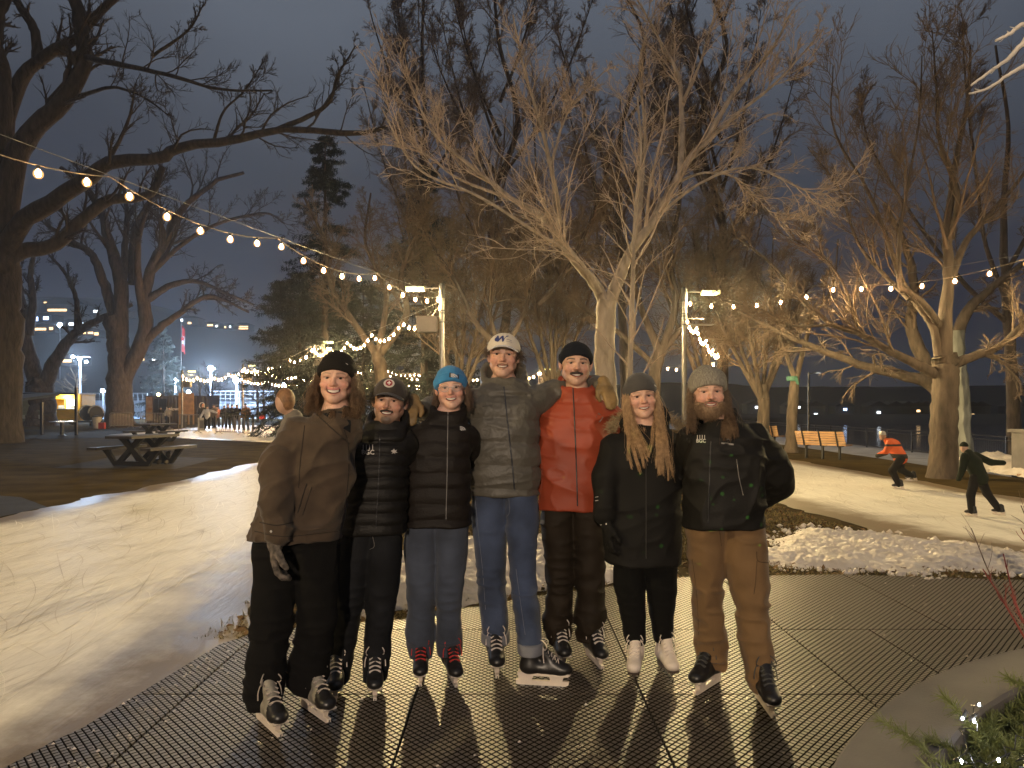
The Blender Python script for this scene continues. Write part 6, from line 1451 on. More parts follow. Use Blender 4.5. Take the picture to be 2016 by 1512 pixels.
def put_skate(pr, st, toe_px, toe_py, li, sc=1., yaw=None):
    """stands on the ground under hem li of the trousers, toe towards the photo point"""
    l = min(pr['legs'][li]); an = A(l[1], l[2]); t = G(toe_px, toe_py, .028)[:2]; d = t-an; d /= np.linalg.norm(d)
    if yaw is not None: d = A(math.cos(math.radians(yaw)), math.sin(math.radians(yaw)))
    a = math.atan2(d[1], d[0]); c = an+d*.062*sc
    k = bpy.data.objects.new('ice_skate', st['boot']); COL.objects.link(k); k.parent = pr['root']; k.matrix_parent_inverse = Matrix.Translation(-Vector(pr['root'].location))
    k.location = (c[0], c[1], .028); k.rotation_euler = (0, 0, a); k.scale = (sc,)*3
    for n in ('blade_holder', 'blade', 'laces', 'tongue'):
        if n not in st: continue
        o = bpy.data.objects.new(n, st[n]); COL.objects.link(o); o.parent = k
    return c
def glove(name, m, c, d, side, back, parent, sc=1., curl=.9, mitt=0., wl=.10):
    """palm + four unequal bent fingers + thumb; d: direction of the fingers, side: towards the thumb, back: back of the hand"""
    d, side, back = [np.asarray(v, float)/np.linalg.norm(v) for v in (d, side, back)]; c = np.asarray(c, float)
    W_ = lambda x, y, z: c+sc*(d*x+side*y+back*z)
    fing = []
    for y, L, r in ((.030, .070, .0125), (.010, .080, .013), (-.011, .074, .0125), (-.031, .058, .0115)):
        pts = [(W_(.045, y, 0), r*sc*1.1)]; x, z, an = .045, 0., 0.
        for k in range(3):
            an += curl*(.35+.25*k); x += L/3*math.cos(an)*1.1; z -= L/3*math.sin(an)*1.1; pts.append((W_(x, y*(1-.05*k), z), r*sc*(1-.07*k)))
        fing.append(pts)
    th = [(W_(-.03, .03, -.005), .018*sc), (W_(.0, .052, -.016), .0155*sc), (W_(.03, .058, -.03), .0135*sc), (W_(.048, .05, -.042), .012*sc)]
    def f(p):
        q = np.stack([(p-c.astype(f32))@d.astype(f32), (p-c.astype(f32))@side.astype(f32), (p-c.astype(f32))@back.astype(f32)], -1)/f32(sc)
        e = ell(q, (.0, 0, 0), (.058, .046, .022))*sc; e = smin(e, cone(p, W_(-.045, 0, 0), W_(-wl, 0, 0), .034*sc, .037*sc), .02)
        for pts in fing: e = smin(e, limb_d(p, pts, .006), .006+mitt)
        e = smin(e, limb_d(p, th, .008), .012)
        return e-.0018*(vnoise(p, 70.)-.5)
    pts = np.array([q for l in fing+[th] for q, _ in l]+[W_(-.1, 0, 0), W_(0, .05, 0)]); lo, hi = bounds(pts, pad=.06); return obj(name, sdf_mesh(name, f, lo, hi, .0045), m, parent)
M['blade'] = mat('blade_steel', (.55, .54, .52), .22, .1, 8, metal=.9); M['tongue'] = mat('tongue_grey', (.10, .09, .085), .8)
BLK = mat('boot_black', (.012, .011, .011), .38, .1, 20); WHT = mat('holder_white', (.62, .54, .47), .45, .1, 20); WLACE = mat('lace_white', (.62, .54, .48), .8)
SK_GREY = skate_set('grey', mat('boot_grey', (.23, .21, .17), .5, .35, 25), BLK, mat('lace_grey', (.40, .34, .29), .8), WHT)
SK_WL = skate_set('white_lace', BLK, BLK, WLACE, WHT); SK_RED = skate_set('red', BLK, BLK, mat('lace_red', (.42, .03, .025), .8), WHT)
SK_DARK = skate_set('dark', BLK, BLK, mat('lace_black', (.05, .05, .05), .8), WHT); SK_FIG = skate_set('figure', mat('boot_white', (.66, .58, .51), .5, .12, 15), None, WLACE, mat('sole_dark', (.08, .06, .05), .6), True)
# ================================================================== THE SEVEN SKATERS
def leg(dy, *rows):
    y0, y1 = rows[0][0], rows[-1][0]; return [(*r[:4], dy*(r[0]-y0)/(y1-y0)) for r in rows]
def zipper(pr, bv, pts, m, jk, r=.0045): return decal_line(bv, pts, r, 'zipper', m, jk)
ZIP = mat('zip_dark', (.02, .02, .022), .35, .1); ZIPL = mat('zip_grey', (.16, .15, .14), .35, .1); LOGO = mat('logo_pale', (.50, .46, .42), .6, .05); LOGOD = mat('logo_dim', (.20, .185, .17), .6, .05)
S1, S2, S3 = (.56, .335, .245), (.52, .315, .225), (.58, .35, .265)
BIRD = [[(-8, -2), (-3, -4), (0, -8), (2, -3), (8, -5), (4, -1), (9, 3), (2, 2), (3, 8), (0, 3), (-6, 6), (-3, 1)]]
def bgc(bv, x0, x1, y0, ym, y1, parent):
    w = (x1-x0)/3
    decal_poly(bv, [[(x0+k*w-.55, y0), (x0+k*w+.55, y0), (x0+k*w+.55, ym), (x0+k*w-.55, ym)] for k in range(4)], 'logo_bars', LOGO, parent)
    decal_text(bv, 'BGC', (x0+x1)/2, (ym+y1)/2, (y1-ym)*.98, 'lettering', LOGO, parent, bold=.02, wide=.98)
def dome(bv, x0, y0, w, h, m, parent):   # quarter dome emblem of three bands
    ps = []
    for a, b in ((0, .26), (.37, .63), (.74, 1.)):
        o = [(x0+w*(1-math.cos(t)*(1-a*.75)) if False else x0+w*(.15+.85*math.sin(t)*(1-a*.8)), y0+h-h*math.cos(t)*(1-a*.8)) for t in np.linspace(0, 1.45, 8)]
        i = [(x0+w*(.15+.85*math.sin(t)*(1-b*.8)), y0+h-h*math.cos(t)*(1-b*.8)) for t in np.linspace(1.45, 0, 8)]
        ps.append(o+i)
    decal_poly(bv, ps, 'emblem', m, parent, .004)
# --- 1
Y = 3.6
p1 = person('woman in brown canvas work jacket and black beanie, leftmost of the group', Y,
 dict(px=657, py=744, sc=.965, roll=2, yaw=2, o=dict(blush=1.1, hair=[.10, .06, .035], brow=.55, mouth=.0275, open=1.15, lips=[.42, .15, .14])),
 [(1062, 500, 668, .155), (1000, 518, 680, .155), (940, 536, 690, .15), (880, 552, 694, .14), (848, 570, 697, .115), (825, 600, 697, .085), (806, 630, 690, .06)],
 [[(590, 850, -.01, .084), (550, 915, -.10, .082), (546, 985, -.16, .072), (549, 1048, -.19, .064)], [(656, 856, .06, .058), (662, 885, .22, .05), (700, 910, .5, .045)]],
 [leg(-.05, (1025, 505, 600, .12), (1080, 500, 592, .115), (1150, 500, 584, .105), (1220, 497, 576, .095), (1290, 489, 563, .09), (1350, 481, 556, .09), (1390, 488, 550, .085)),
  leg(.10, (1025, 575, 670, .12), (1080, 578, 668, .115), (1150, 581, 665, .105), (1220, 585, 662, .095), (1300, 572, 650, .09), (1345, 568, 640, .09), (1362, 580, 637, .085))], S1)
J1, bv = jacket(p1, cloth('canvas_brown', (.055, .037, .024), .9, var=.3), 1062, wr=.011, seed=3, collar=(788, 842, 618, 700, .10, .02), vdip=.05, fs=.8)
SHIRT_ = cloth('shirt_dark', (.008, .009, .011)); SEAM = mat('seam', (.018, .013, .009), .9)
zipper(p1, bv, [(676, 842), (686, 880), (684, 960), (668, 1045)], SEAM, J1, .003)
decal_poly(bv, [[(636, 815), (650, 812), (668, 811), (688, 813), (690, 834), (689, 852), (676, 844), (660, 832), (646, 822)]], 'undershirt', SHIRT_, J1, .004); decal_line(bv, [(612, 806), (630, 822), (656, 846), (688, 874)], .004, 'collar_edge', SEAM, J1)
decal_line(bv, [(604, 952), (586, 1010)], .004, 'pocket', SEAM, J1); decal_line(bv, [(614, 958), (596, 1014)], .003, 'pocket', SEAM, J1)
decal_line(bv, [(600, 838), (592, 900), (588, 960)], .0025, 'seam', SEAM, J1); decal_line(bv, [(512, 1028), (545, 1034), (578, 1028)], .0035, 'cuff_seam', SEAM, J1); decal_line(bv, [(502, 1046), (560, 1056), (664, 1046)], .0028, 'seam', SEAM, J1)
decal_poly(bv, [[(534+2.6*math.cos(t), 1046+2.6*math.sin(t)) for t in np.arange(10)/10*6.283]], 'button', M['blade'], J1)
SHIRT = cloth('shirt_black', (.010, .011, .013)); f_ = lambda p: np.maximum(loft(p, px_rows([(870, 615, 700, .085), (835, 632, 690, .075), (812, 636, 686, .066)], 3.59), 2.), -1.)
obj('undershirt', sdf_mesh('undershirt', f_, *bounds(rows_pts(px_rows([(870, 615, 700, .085), (812, 640, 686, .07)], 3.59)), pad=.04), .008), SHIRT, p1['root'])
trousers(p1, cloth('trousers_black', (.0035, .0032, .0032), .95), .010, seed=5)
bv1 = bv
_, bh = beanie(p1, cloth('beanie_black', (.009, .007, .006), bump=.5, bscale=420), top=.020, drop=.62, zf=.044, rib=.0006, cuff=.003)
decal_poly(bh, [[(680, 715), (684, 717), (685, 719), (681, 717)]], 'logo', LOGO, p1['root'])
glove('glove', mat('knit_glove', (.012, .010, .009), .95, .5, 38, .6, 200, col2=(.17, .14, .12)), P(542, 1092, 3.40), (.05, -.12, -1), (.35, -1, 0), (-1, -.35, 0), p1['root'], 1.08, .75)
put_skate(p1, SK_GREY, 553, 1458, 0, 1.02); put_skate(p1, SK_GREY, 650, 1430, 1, 1.02)
HAIRB = mat('hair_brown', (.085, .048, .026), .5, .5, 60, spec=.35, col2=(.21, .125, .065))
def hair_curtain(pr, m, n, ang, zt, r0, seed, wave=0., spread=.01, fall=.0, front=0., rs=.0022, seg=16, bv=None, name='hair', conv=0., lv=.06):
    """locks of fine strands leaving the hat rim at the given angles (0 = front, + = image right), hanging to zt (head units)"""
    rg = np.random.default_rng(seed); H = pr['H']; out = []; nc = max(6, n//9); per = 26
    for c in range(nc):
        a0 = math.radians(ang[0]+(ang[1]-ang[0])*(c+rg.random())/nc); ra0 = r0+rg.normal(0, .006); ze0 = zt+lv*rg.random()**1.5; ph = rg.uniform(0, 6.28); dx, dy = rg.normal(0, spread, 2); fq = rg.uniform(8, 12)
        for k in range(per):
            t = np.linspace(0, 1, seg); a = a0+rg.normal(0, .03); z0 = rg.uniform(-.01, .035); ze = ze0+.05*rg.random()**2; ra = ra0
            x = math.sin(a)*(.085+ra*t**.8)*(1-conv*np.clip(t-.25, 0, 1)); y = .012-math.cos(a)*(.098+.01*t)-front*t**1.2
            w = wave*np.clip(t*1.5, 0, 1); j = rg.normal(0, .0042, 2); tp = 1-.25*t
            x = x+w*np.sin(ph+t*fq)+dx*t**1.3+j[0]*tp; y = y+w*.8*np.cos(ph+t*fq*.9)+dy*.6*t**1.3+j[1]*tp
            w_ = H.wor(np.stack([x, y, z0+(ze-z0)*t], -1))
            if bv is not None:      # lie on the coat instead of inside it
                o_ = rg.uniform(.004, .02)
                for i in range(2, len(w_)):
                    dv = Vector(w_[i])-EYE; h_ = bv.ray_cast(EYE, dv.normalized())
                    if h_[0] is not None and h_[3] < dv.length+.012: w_[i] = np.array(h_[0]-dv.normalized()*o_)
                w_[1:-1] = (w_[:-2]+2*w_[1:-1]+w_[2:])/4
            out.append(w_)
    for k in range(max(8, n//4)):       # flyaways
        w_ = out[rg.integers(len(out))].copy(); t = np.linspace(0, 1, len(w_))[:, None]; w_ += rg.normal(0, .022, 3)*t**.8+rg.normal(0, .012, 3)*np.sin(t*rg.uniform(3, 8)); out.append(w_)
    return strands(out, rs*.48*pr['H'].sc, name, m, pr['root'], 3)
hair_curtain(p1, HAIRB, 330, (66, 130), -.20, .022, 1, .010, .010, front=.02, bv=bv1); hair_curtain(p1, HAIRB, 330, (-140, -66), -.19, .030, 2, .010, .012, front=.015, bv=bv1); hair_curtain(p1, HAIRB, 200, (120, 240), -.2, .02, 3, .009, .02, bv=bv1)
# --- 2
Y = 3.95
p2 = person('short man in a dark cap and black quilted jacket lettered BGC', Y,
 dict(px=763, py=788, sc=1.0, roll=5, pitch=0, o=dict(hair=[.035, .024, .018], stubble=.5, goatee=.8, brow=.95, mouth=.024, open=.85, nose=1.2, jaw=1.04)),
 [(1050, 668, 797, .135), (1000, 674, 800, .14), (940, 682, 802, .135), (890, 687, 804, .125), (862, 695, 802, .105), (845, 714, 796, .08), (828, 730, 788, .06)],
 [[(706, 872, .02, .075), (668, 915, .16, .07), (590, 950, .2, .055)], [(795, 872, .03, .074), (812, 915, .18, .07), (865, 945, .44, .055)]],
 [leg(.035, (1030, 672, 742, .11), (1090, 661, 738, .11), (1150, 655, 724, .1), (1210, 652, 711, .09), (1260, 645, 702, .085), (1310, 640, 692, .08), (1342, 641, 687, .075)),
  leg(.05, (1030, 728, 793, .11), (1090, 722, 792, .11), (1150, 722, 785, .1), (1200, 722, 776, .09), (1260, 718, 769, .085), (1310, 713, 766, .08), (1338, 715, 763, .075))], S2)
BLKD = cloth('down_black', (.0075, .0065, .006), .55, bump=.3, bscale=120)
J2, bv = jacket(p2, BLKD, 1050, quilt=.011, pitch=.062, wr=.0026, seed=11, collar=(806, 850, 722, 802, .098, .02))
zipper(p2, bv, [(748, 858), (745, 950), (740, 1040)], ZIP, J2, .004); bgc(bv, 715.5, 733.8, 876, 886, 895.5, J2)
decal_poly(bv, [[(775.5+x*.8, 889+y*.75) for x, y in b] for b in BIRD], 'emblem', LOGO, J2)
T2, bt = trousers(p2, cloth('denim_dark', (.0085, .0092, .0115), .85, var=.5, scale=5, bump=.3), .007, seed=12)
decal_line(bt, [(733, 1052), (737, 1075), (728, 1082)], .0018, 'fly_stitching', LOGOD, T2)
C2, bc, bb = cap(p2, cloth('cap_brown', (.040, .031, .026), .9, bump=.4), cloth('cap_brim', (.045, .035, .029), .9, bump=.4), zf=.026)
el = lambda cx, cy, a, b, n=20: [(cx+a*math.cos(t), cy+b*math.sin(t)) for t in np.arange(n)/n*6.283]
decal_poly(bc, [el(766, 755.5, 10.5, 8)], 'badge_rim', LOGO, C2, .003); decal_poly(bc, [el(766.2, 755.2, 6.6, 5.6)], 'badge', mat('badge_red', (.25, .02, .03), .6), C2, .0045)
decal_poly(bc, [[(765.4, 751.5), (767.2, 751.5), (767.2, 758.8), (765.4, 758.8)], [(762.7, 754.3), (769.9, 754.3), (769.9, 756.1), (762.7, 756.1)]], 'badge_cross', mat('cross_white', (.75, .7, .66), .6), C2, .006)
HAIRD = mat('hair_dark', (.030, .021, .016), .6, .4, 60, spec=.3)
tache = lambda w, zc, th: (lambda q: smooth_band(q[:, 2]-zc+.28*(np.abs(q[:, 0])-.004).clip(0), -th, th, .0035)*np.clip((w-np.abs(q[:, 0]))/.006, 0, 1)*(q[:, 1] < -.05))
goat = lambda q: np.clip((.030-np.abs(q[:, 0])-.25*np.abs(q[:, 2]+.1))/.012, 0, 1)*np.clip((-.081-q[:, 2])/.01, 0, 1)*np.clip((-.03-q[:, 1])/.02, 0, 1)*np.clip(vnoise(q, 180., 3)*2.2, 0, 1)
face_hair(p2, HAIRD, .0055, tache(.034, -.049, .007), 'moustache')
put_skate(p2, SK_WL, 659, 1388, 0, .98); put_skate(p2, SK_WL, 738, 1386, 1, .98)
hair_curtain(p2, HAIRD, 160, (68, 112), -.028, -.002, 4, 0, .002, rs=.0016, seg=5, name='sideburns'); hair_curtain(p2, HAIRD, 160, (-112, -68), -.028, -.002, 5, 0, .002, rs=.0016, seg=5, name='sideburns')
# --- 3
Y = 4.1
p3 = person('woman in a bright blue ribbed beanie and glasses with red skate laces', Y,
 dict(px=887, py=763, sc=.93, roll=-3, yaw=3, o=dict(blush=1.2, hair=[.16, .09, .05], brow=.5, mouth=.025, open=1.1, lips=[.42, .17, .15])),
 [(1034, 790, 927, .135), (980, 793, 926, .135), (920, 796, 924, .13), (870, 801, 924, .12), (845, 812, 922, .10), (826, 840, 914, .08), (810, 852, 908, .06)],
 [[(818, 858, .0, .066), (808, 905, .05, .066), (818, 955, .24, .052)], [(918, 858, .05, .066), (930, 905, .22, .066), (955, 945, .46, .05)]],
 [leg(.09, (1010, 796, 864, .105), (1080, 795, 861, .105), (1150, 800, 858, .095), (1200, 803, 855, .09), (1245, 798, 857, .09), (1292, 807, 852, .08)),
  leg(.07, (1010, 854, 926, .105), (1080, 858, 922, .105), (1150, 860, 913, .095), (1200, 860, 907, .09), (1250, 860, 909, .09), (1288, 863, 909, .08))], S3)
J3, bv = jacket(p3, cloth('down_umber', (.0105, .0075, .0062), .6, bump=.3, bscale=120), 1034, quilt=.010, pitch=.085, wr=.0026, seed=21, collar=(790, 816, 848, 916, .092, .02))
zipper(p3, bv, [(882, 812), (881, 870), (880, 940), (878, 1022)], ZIPL, J3, .0042); dome(bv, 903, 839.5, 13, 9, LOGO, J3)
DEN3 = cloth('denim_slate', (.046, .056, .082), .9, var=.35, scale=5, bump=.3); T3, bt = trousers(p3, DEN3, .006, seed=22)
HB, bh = beanie(p3, cloth('beanie_blue', (.035, .19, .40), .9, bump=.4, bscale=300), top=.012, drop=.62, zf=.040, rib=.0022, cuff=.0035, grow_=.002)
decal_poly(bh, [[(885, 734), (903.5, 737.5), (902.5, 746.5), (884, 743)]], 'patch', ZIP, HB, .003); dome(bh, 886, 736, 15, 8, LOGO, HB)
hair_curtain(p3, mat('hair_auburn', (.10, .055, .03), .5, .4, 60, col2=(.2, .12, .07)), 170, (70, 125), -.15, .012, 6, .004, .008, front=.01); hair_curtain(p3, mat('hair_auburn', (.10, .055, .03), .5, .4, 60, col2=(.2, .12, .07)), 110, (-140, -85), -.14, .01, 7, .004, .008)
GL = mat('glasses_frame', (.55, .5, .48), .25, .05, metal=.5); LENS = bpy.data.materials.new('glasses_lens'); LENS.use_nodes = True; t_ = LENS.node_tree; t_.nodes.remove(t_.nodes['Principled BSDF']); tb, gb, ms = t_.nodes.new('ShaderNodeBsdfTransparent'), t_.nodes.new('ShaderNodeBsdfGlossy'), t_.nodes.new('ShaderNodeMixShader')
gb.inputs['Roughness'].default_value = .12; ms.inputs[0].default_value = .16; t_.links.new(tb.outputs[0], ms.inputs[1]); t_.links.new(gb.outputs[0], ms.inputs[2]); t_.links.new(ms.outputs[0], t_.nodes['Material Output'].inputs[0])
mb = MB(); H = p3['H']
for s in (-1, 1):
    mb.tube(H.wor([[s*.032+.0225*math.cos(t), -.104+.012*abs(math.cos(t))**3*(1 if s*math.cos(t) > 0 else 0), -.002+.0185*math.sin(t)] for t in np.linspace(0, 6.284, 25)]), .0014, 6)
    mb.tube(H.wor([[s*.054, -.093, .004], [s*.070, -.06, .004], [s*.079, -.0, .002]]), .0016, 6)
mb.tube(H.wor([[-.0095, -.104, .003], [0, -.108, .006], [.0095, -.104, .003]]), .0015, 6); g_o = mb.build('glasses', GL, p3['root'], smooth=True)
for s in (-1, 1):
    V = H.wor([[s*.032+.0215*math.cos(t), -.1035+.011*abs(math.cos(t))**3*(1 if s*math.cos(t) > 0 else 0), -.002+.0175*math.sin(t)] for t in np.arange(24)/24*6.283]); obj('lens', mesh_data('lens', V, [np.arange(24)[None]], False), LENS, g_o)
put_skate(p3, SK_RED, 827, 1358, 0, .94); put_skate(p3, SK_RED, 899, 1358, 1, .94)
# --- 4
Y = 4.35
p4 = person('tall man in a white cap and olive grey puffer, arms round both neighbours', Y,
 dict(px=990, py=697, sc=1.06, roll=2, yaw=-2, o=dict(hair=[.11, .065, .038], brow=.75, w=.94, mouth=.024, open=.75, stubble=.12, nose=1.1, jaw=1.0)),
 [(974, 922, 1061, .15), (930, 922, 1062, .16), (870, 920, 1060, .16), (825, 918, 1060, .15), (795, 920, 1062, .13), (775, 935, 1052, .105), (758, 952, 1036, .08), (745, 962, 1022, .06)],
 [[(934, 795, 0, .088), (896, 796, .06, .080), (850, 806, .0, .066), (826, 806, -.17, .042)], [(1050, 792, .02, .09), (1090, 778, .10, .082), (1140, 768, .24, .072), (1172, 758, .14, .056), (1184, 760, .04, .042)]],
 [leg(-.02, (955, 926, 1000, .125), (1010, 927, 1000, .12), (1070, 933, 998, .11), (1130, 938, 996, .105), (1190, 945, 998, .105), (1250, 950, 1001, .10), (1262, 950, 1001, .10)),
  leg(-.31, (955, 985, 1060, .125), (1010, 995, 1061, .12), (1070, 999, 1057, .11), (1130, 1004, 1055, .105), (1190, 1010, 1061, .105), (1250, 1018, 1066, .10), (1282, 1021, 1067, .10))], S1)
J4, bv = jacket(p4, cloth('puffer_olive', (.082, .074, .060), .48, sheen=.05, bump=.3, bscale=90, var=.2), 974, quilt=.014, pitch=.135, wr=.0036, seed=31, qexp=.5, collar=(712, 762, 948, 1036, .112, .035), fs=1.7)
zipper(p4, bv, [(992, 762), (999, 830), (1007, 900), (1013, 965)], mat('zip_navy', (.02, .024, .035), .4), J4, .0055); decal_line(bv, [(949, 800), (960, 799), (971, 797)], .0028, 'logo', ZIP, J4, 12)
DEN4 = cloth('denim_blue', (.042, .058, .105), .9, var=.4, scale=5, bump=.35); T4, bt = trousers(p4, DEN4, .008, seed=32)
STI = mat('stitch', (.16, .17, .2), .8)
decal_line(bt, [(1002, 980), (1003, 1008), (997, 1018)], .0018, 'fly_stitching', STI, T4); decal_line(bt, [(936, 985), (942, 1050), (950, 1120), (956, 1200)], .0016, 'seam', STI, T4); decal_line(bt, [(1016, 1120), (1024, 1180), (1034, 1250)], .0016, 'seam', STI, T4)
for l, hy in ((p4['legs'][0], 1262), (p4['legs'][1], 1282)):
    rr = sorted(l)[:2]; zb = rr[0][0]; g_ = lambda p, rr=rr, zb=zb: loft(p, [(zb-.005, rr[0][1], rr[0][2], rr[0][3]+.007, rr[0][4]+.007), (zb+.055, rr[0][1], rr[0][2], rr[0][3]+.005, rr[0][4]+.005)], 2.1)-.003*ridged(p, 14.)
    obj('cuff', sdf_mesh('cuff', g_, *bounds([(rr[0][1]-.12, rr[0][2]-.12, zb), (rr[0][1]+.12, rr[0][2]+.12, zb+.06)], pad=.03), .008), cloth('denim_pale', (.16, .165, .19), .9), T4)
C4, bc, bb = cap(p4, cloth('cap_cream', (.56, .50, .42), .85, bump=.3, var=.08), cloth('cap_brim_white', (.55, .53, .52), .85, bump=.3, var=.08), zf=.034)
NAVY = mat('logo_navy', (.02, .03, .13), .6); decal_text(bc, 'W', 985, 668, 10.5, 'logo_letter', NAVY, C4, bold=.05, shear=.35, wide=1.35); decal_poly(bc, [[(974, 668), (978, 664), (983, 666), (979, 673), (975, 672)]], 'logo_swash', NAVY, C4)
decal_line(bc, [(997, 668), (1002, 669), (1007, 671)], .0016, 'small_print', NAVY, C4, 8); decal_line(bc, [(996, 671.5), (1001, 672.5), (1008, 674)], .0012, 'small_print', NAVY, C4, 8)
face_hair(p4, mat('moustache_light', (.17, .10, .06), .7, .4, 90), .0026, tache(.032, -.050, .006), 'moustache')
HAIR4 = mat('hair_mid', (.07, .043, .026), .6, .4, 60); hair_curtain(p4, HAIR4, 180, (72, 135), -.045, .002, 8, .003, .006, rs=.002, seg=6, name='hair'); hair_curtain(p4, HAIR4, 140, (-130, -72), -.03, .0, 9, .003, .004, rs=.0018, seg=6, name='hair')
LEATH = mat('glove_leather', (.20, .125, .045), .6, .35, 14, .5, 60)
glove('glove', LEATH, P(812, 800, 4.06), (-.05, -.75, -.75), (.95, -.1, .1), (-.1, -.7, .7), p4['root'], .90, .35, .012, .06); glove('glove', LEATH, P(1194, 766, 4.33), (.25, -.62, -.8), (-.95, -.25, -.05), (.1, -.75, .65), p4['root'], .98, .32, .012, .06)
put_skate(p4, SK_WL, 979, 1340, 0, 1.05); put_skate(p4, SK_WL, 1110, 1351, 1, .98, yaw=-8)
# --- 5
Y = 4.4
p5 = person('man with a dark moustache in a rust red shell jacket and navy beanie', Y,
 dict(px=1136, py=714.5, sc=1.04, roll=2, o=dict(hair=[.022, .017, .014], stubble=.16, brow=.95, mouth=.024, open=.95, nose=1.15, jaw=1.06)),
 [(1002, 1060, 1190, .145), (950, 1060, 1190, .15), (890, 1060, 1192, .145), (845, 1060, 1200, .14), (812, 1066, 1206, .12), (792, 1086, 1190, .10), (775, 1106, 1170, .08), (762, 1114, 1160, .06)],
 [[(1082, 815, .02, .078), (1070, 858, .10, .074), (1066, 890, .26, .055)], [(1198, 818, .02, .080), (1218, 875, .20, .074), (1242, 915, .36, .055)]],
 [leg(.09, (980, 1062, 1130, .125), (1050, 1066, 1130, .115), (1110, 1074, 1128, .105), (1165, 1078, 1126, .10), (1215, 1068, 1123, .105), (1264, 1076, 1121, .085)),
  leg(.06, (980, 1120, 1190, .125), (1050, 1128, 1193, .115), (1110, 1131, 1191, .105), (1165, 1137, 1189, .10), (1215, 1133, 1193, .105), (1260, 1138, 1189, .085))], S2)
J5, bv = jacket(p5, cloth('shell_rust', (.275, .046, .018), .55, sheen=.0, bump=.12, bscale=200, var=.1), 1002, wr=.007, seed=41, collar=(738, 774, 1100, 1174, .100, .03), fs=.7)
zipper(p5, bv, [(1128, 764), (1131, 830), (1134, 900), (1137, 996)], ZIP, J5, .0055)
decal_poly(bv, [[(1178, 813), (1187, 822), (1180, 832), (1173, 821)]], 'emblem', mat('emblem_grey', (.12, .075, .065), .6), J5); decal_line(bv, [(1066, 886), (1070, 940), (1064, 990)], .003, 'drawcord', mat('cord_red', (.25, .06, .03), .7), J5, 20, .01)
trousers(p5, cloth('trousers_umber', (.017, .0115, .007), .75, bump=.2), .012, seed=42)
_, bh = beanie(p5, cloth('beanie_navy', (.006, .0075, .013), .95, bump=.4, bscale=380), top=.006, drop=.58, zf=.046, rib=.0009, cuff=.003, w=1.0)
face_hair(p5, HAIRD, .0075, tache(.036, -.050, .0085), 'moustache')
put_skate(p5, SK_WL, 1112, 1318, 0, 1.); put_skate(p5, SK_WL, 1184, 1320, 1, 1.)
# --- 6
Y = 4.15
p6 = person('woman with very long fair hair, grey beanie, long black parka and white figure skates', Y,
 dict(px=1266, py=780, sc=.97, roll=-6, o=dict(blush=.9, hair=[.15, .09, .05], brow=.55, w=1.03, mouth=.024, open=.85, lips=[.44, .18, .15], jaw=1.05)),
 [(1108, 1196, 1340, .155), (1060, 1192, 1338, .16), (1000, 1188, 1337, .155), (940, 1186, 1342, .15), (895, 1188, 1346, .14), (868, 1200, 1340, .12), (850, 1226, 1322, .095), (835, 1242, 1300, .07)],
 [[(1210, 880, -.01, .074), (1194, 940, -.07, .070), (1191, 1012, -.10, .060)], [(1335, 882, .03, .074), (1350, 930, .15, .070), (1378, 958, .32, .052)]],
 [leg(.09, (1080, 1205, 1270, .105), (1150, 1208, 1267, .095), (1210, 1221, 1271, .08), (1266, 1232, 1272, .068)), leg(.12, (1080, 1262, 1336, .105), (1150, 1270, 1333, .095), (1210, 1279, 1326, .08), (1264, 1288, 1324, .068))], S1)
J6, bv = jacket(p6, cloth('parka_black', (.0058, .0052, .0048), .75), 1108, wr=.006, seed=51, collar=(800, 868, 1226, 1318, .115, .03), vdip=.03, fs=.7)
zipper(p6, bv, [(1272, 900), (1272, 1000), (1272, 1100)], mat('placket', (.018, .016, .015), .7), J6, .004); decal_line(bv, [(1172, 979), (1178, 978)], .002, 'cuff_mark', LOGO, J6, 4); decal_line(bv, [(1172, 986), (1178, 985)], .002, 'cuff_mark', LOGO, J6, 4)
trousers(p6, cloth('leggings_black', (.003, .003, .003), .95), .004, seed=52)
_, bh = beanie(p6, cloth('beanie_charcoal', (.060, .055, .052), .95, bump=.4, bscale=420, var=.15), top=.012, drop=.55, zf=.038, rib=.0005, slouch=(.018, .05, .085)); decal_poly(bh, [[(1287, 757), (1290, 759), (1291, 762), (1288, 760)]], 'logo', LOGO, p6['root'])
FAIR = mat('hair_fair', (.24, .14, .065), .45, .5, 50, spec=.4, col2=(.56, .37, .20)); 
hair_curtain(p6, FAIR, 150, (54, 106), -.49, .006, 10, .006, .026, front=.075, rs=.0024, seg=22, conv=.50, lv=.20, bv=bv); hair_curtain(p6, FAIR, 150, (-106, -56), -.45, .006, 11, .006, .026, front=.085, rs=.0024, seg=22, conv=.45, lv=.20, bv=bv); hair_curtain(p6, FAIR, 160, (90, 270), -.22, .01, 12, .005, .01, bv=bv)
rg = np.random.default_rng(6); FUR = mat('hood_fur', (.16, .11, .06), .7, .5, 40, col2=(.42, .32, .18)); pa = []
for k in range(900):
    t = rg.uniform(-1.9, 1.9); c = P(1276, 838, 4.15)+A(.185*math.sin(t), .05+.115*math.cos(t), .035+.035*math.cos(t)-.05*abs(math.sin(t))**3); d = A(math.sin(t), math.cos(t)*.7, .35)+rg.normal(0, .5, 3); d /= np.linalg.norm(d); c = c+rg.normal(0, .012, 3); L = rg.uniform(.02, .055); pa.append([c, c+d*L*.5, c+d*L+A(0, 0, -.006)])
strands(pa, .0013, 'fur_trim', FUR, p6['root'], 3)
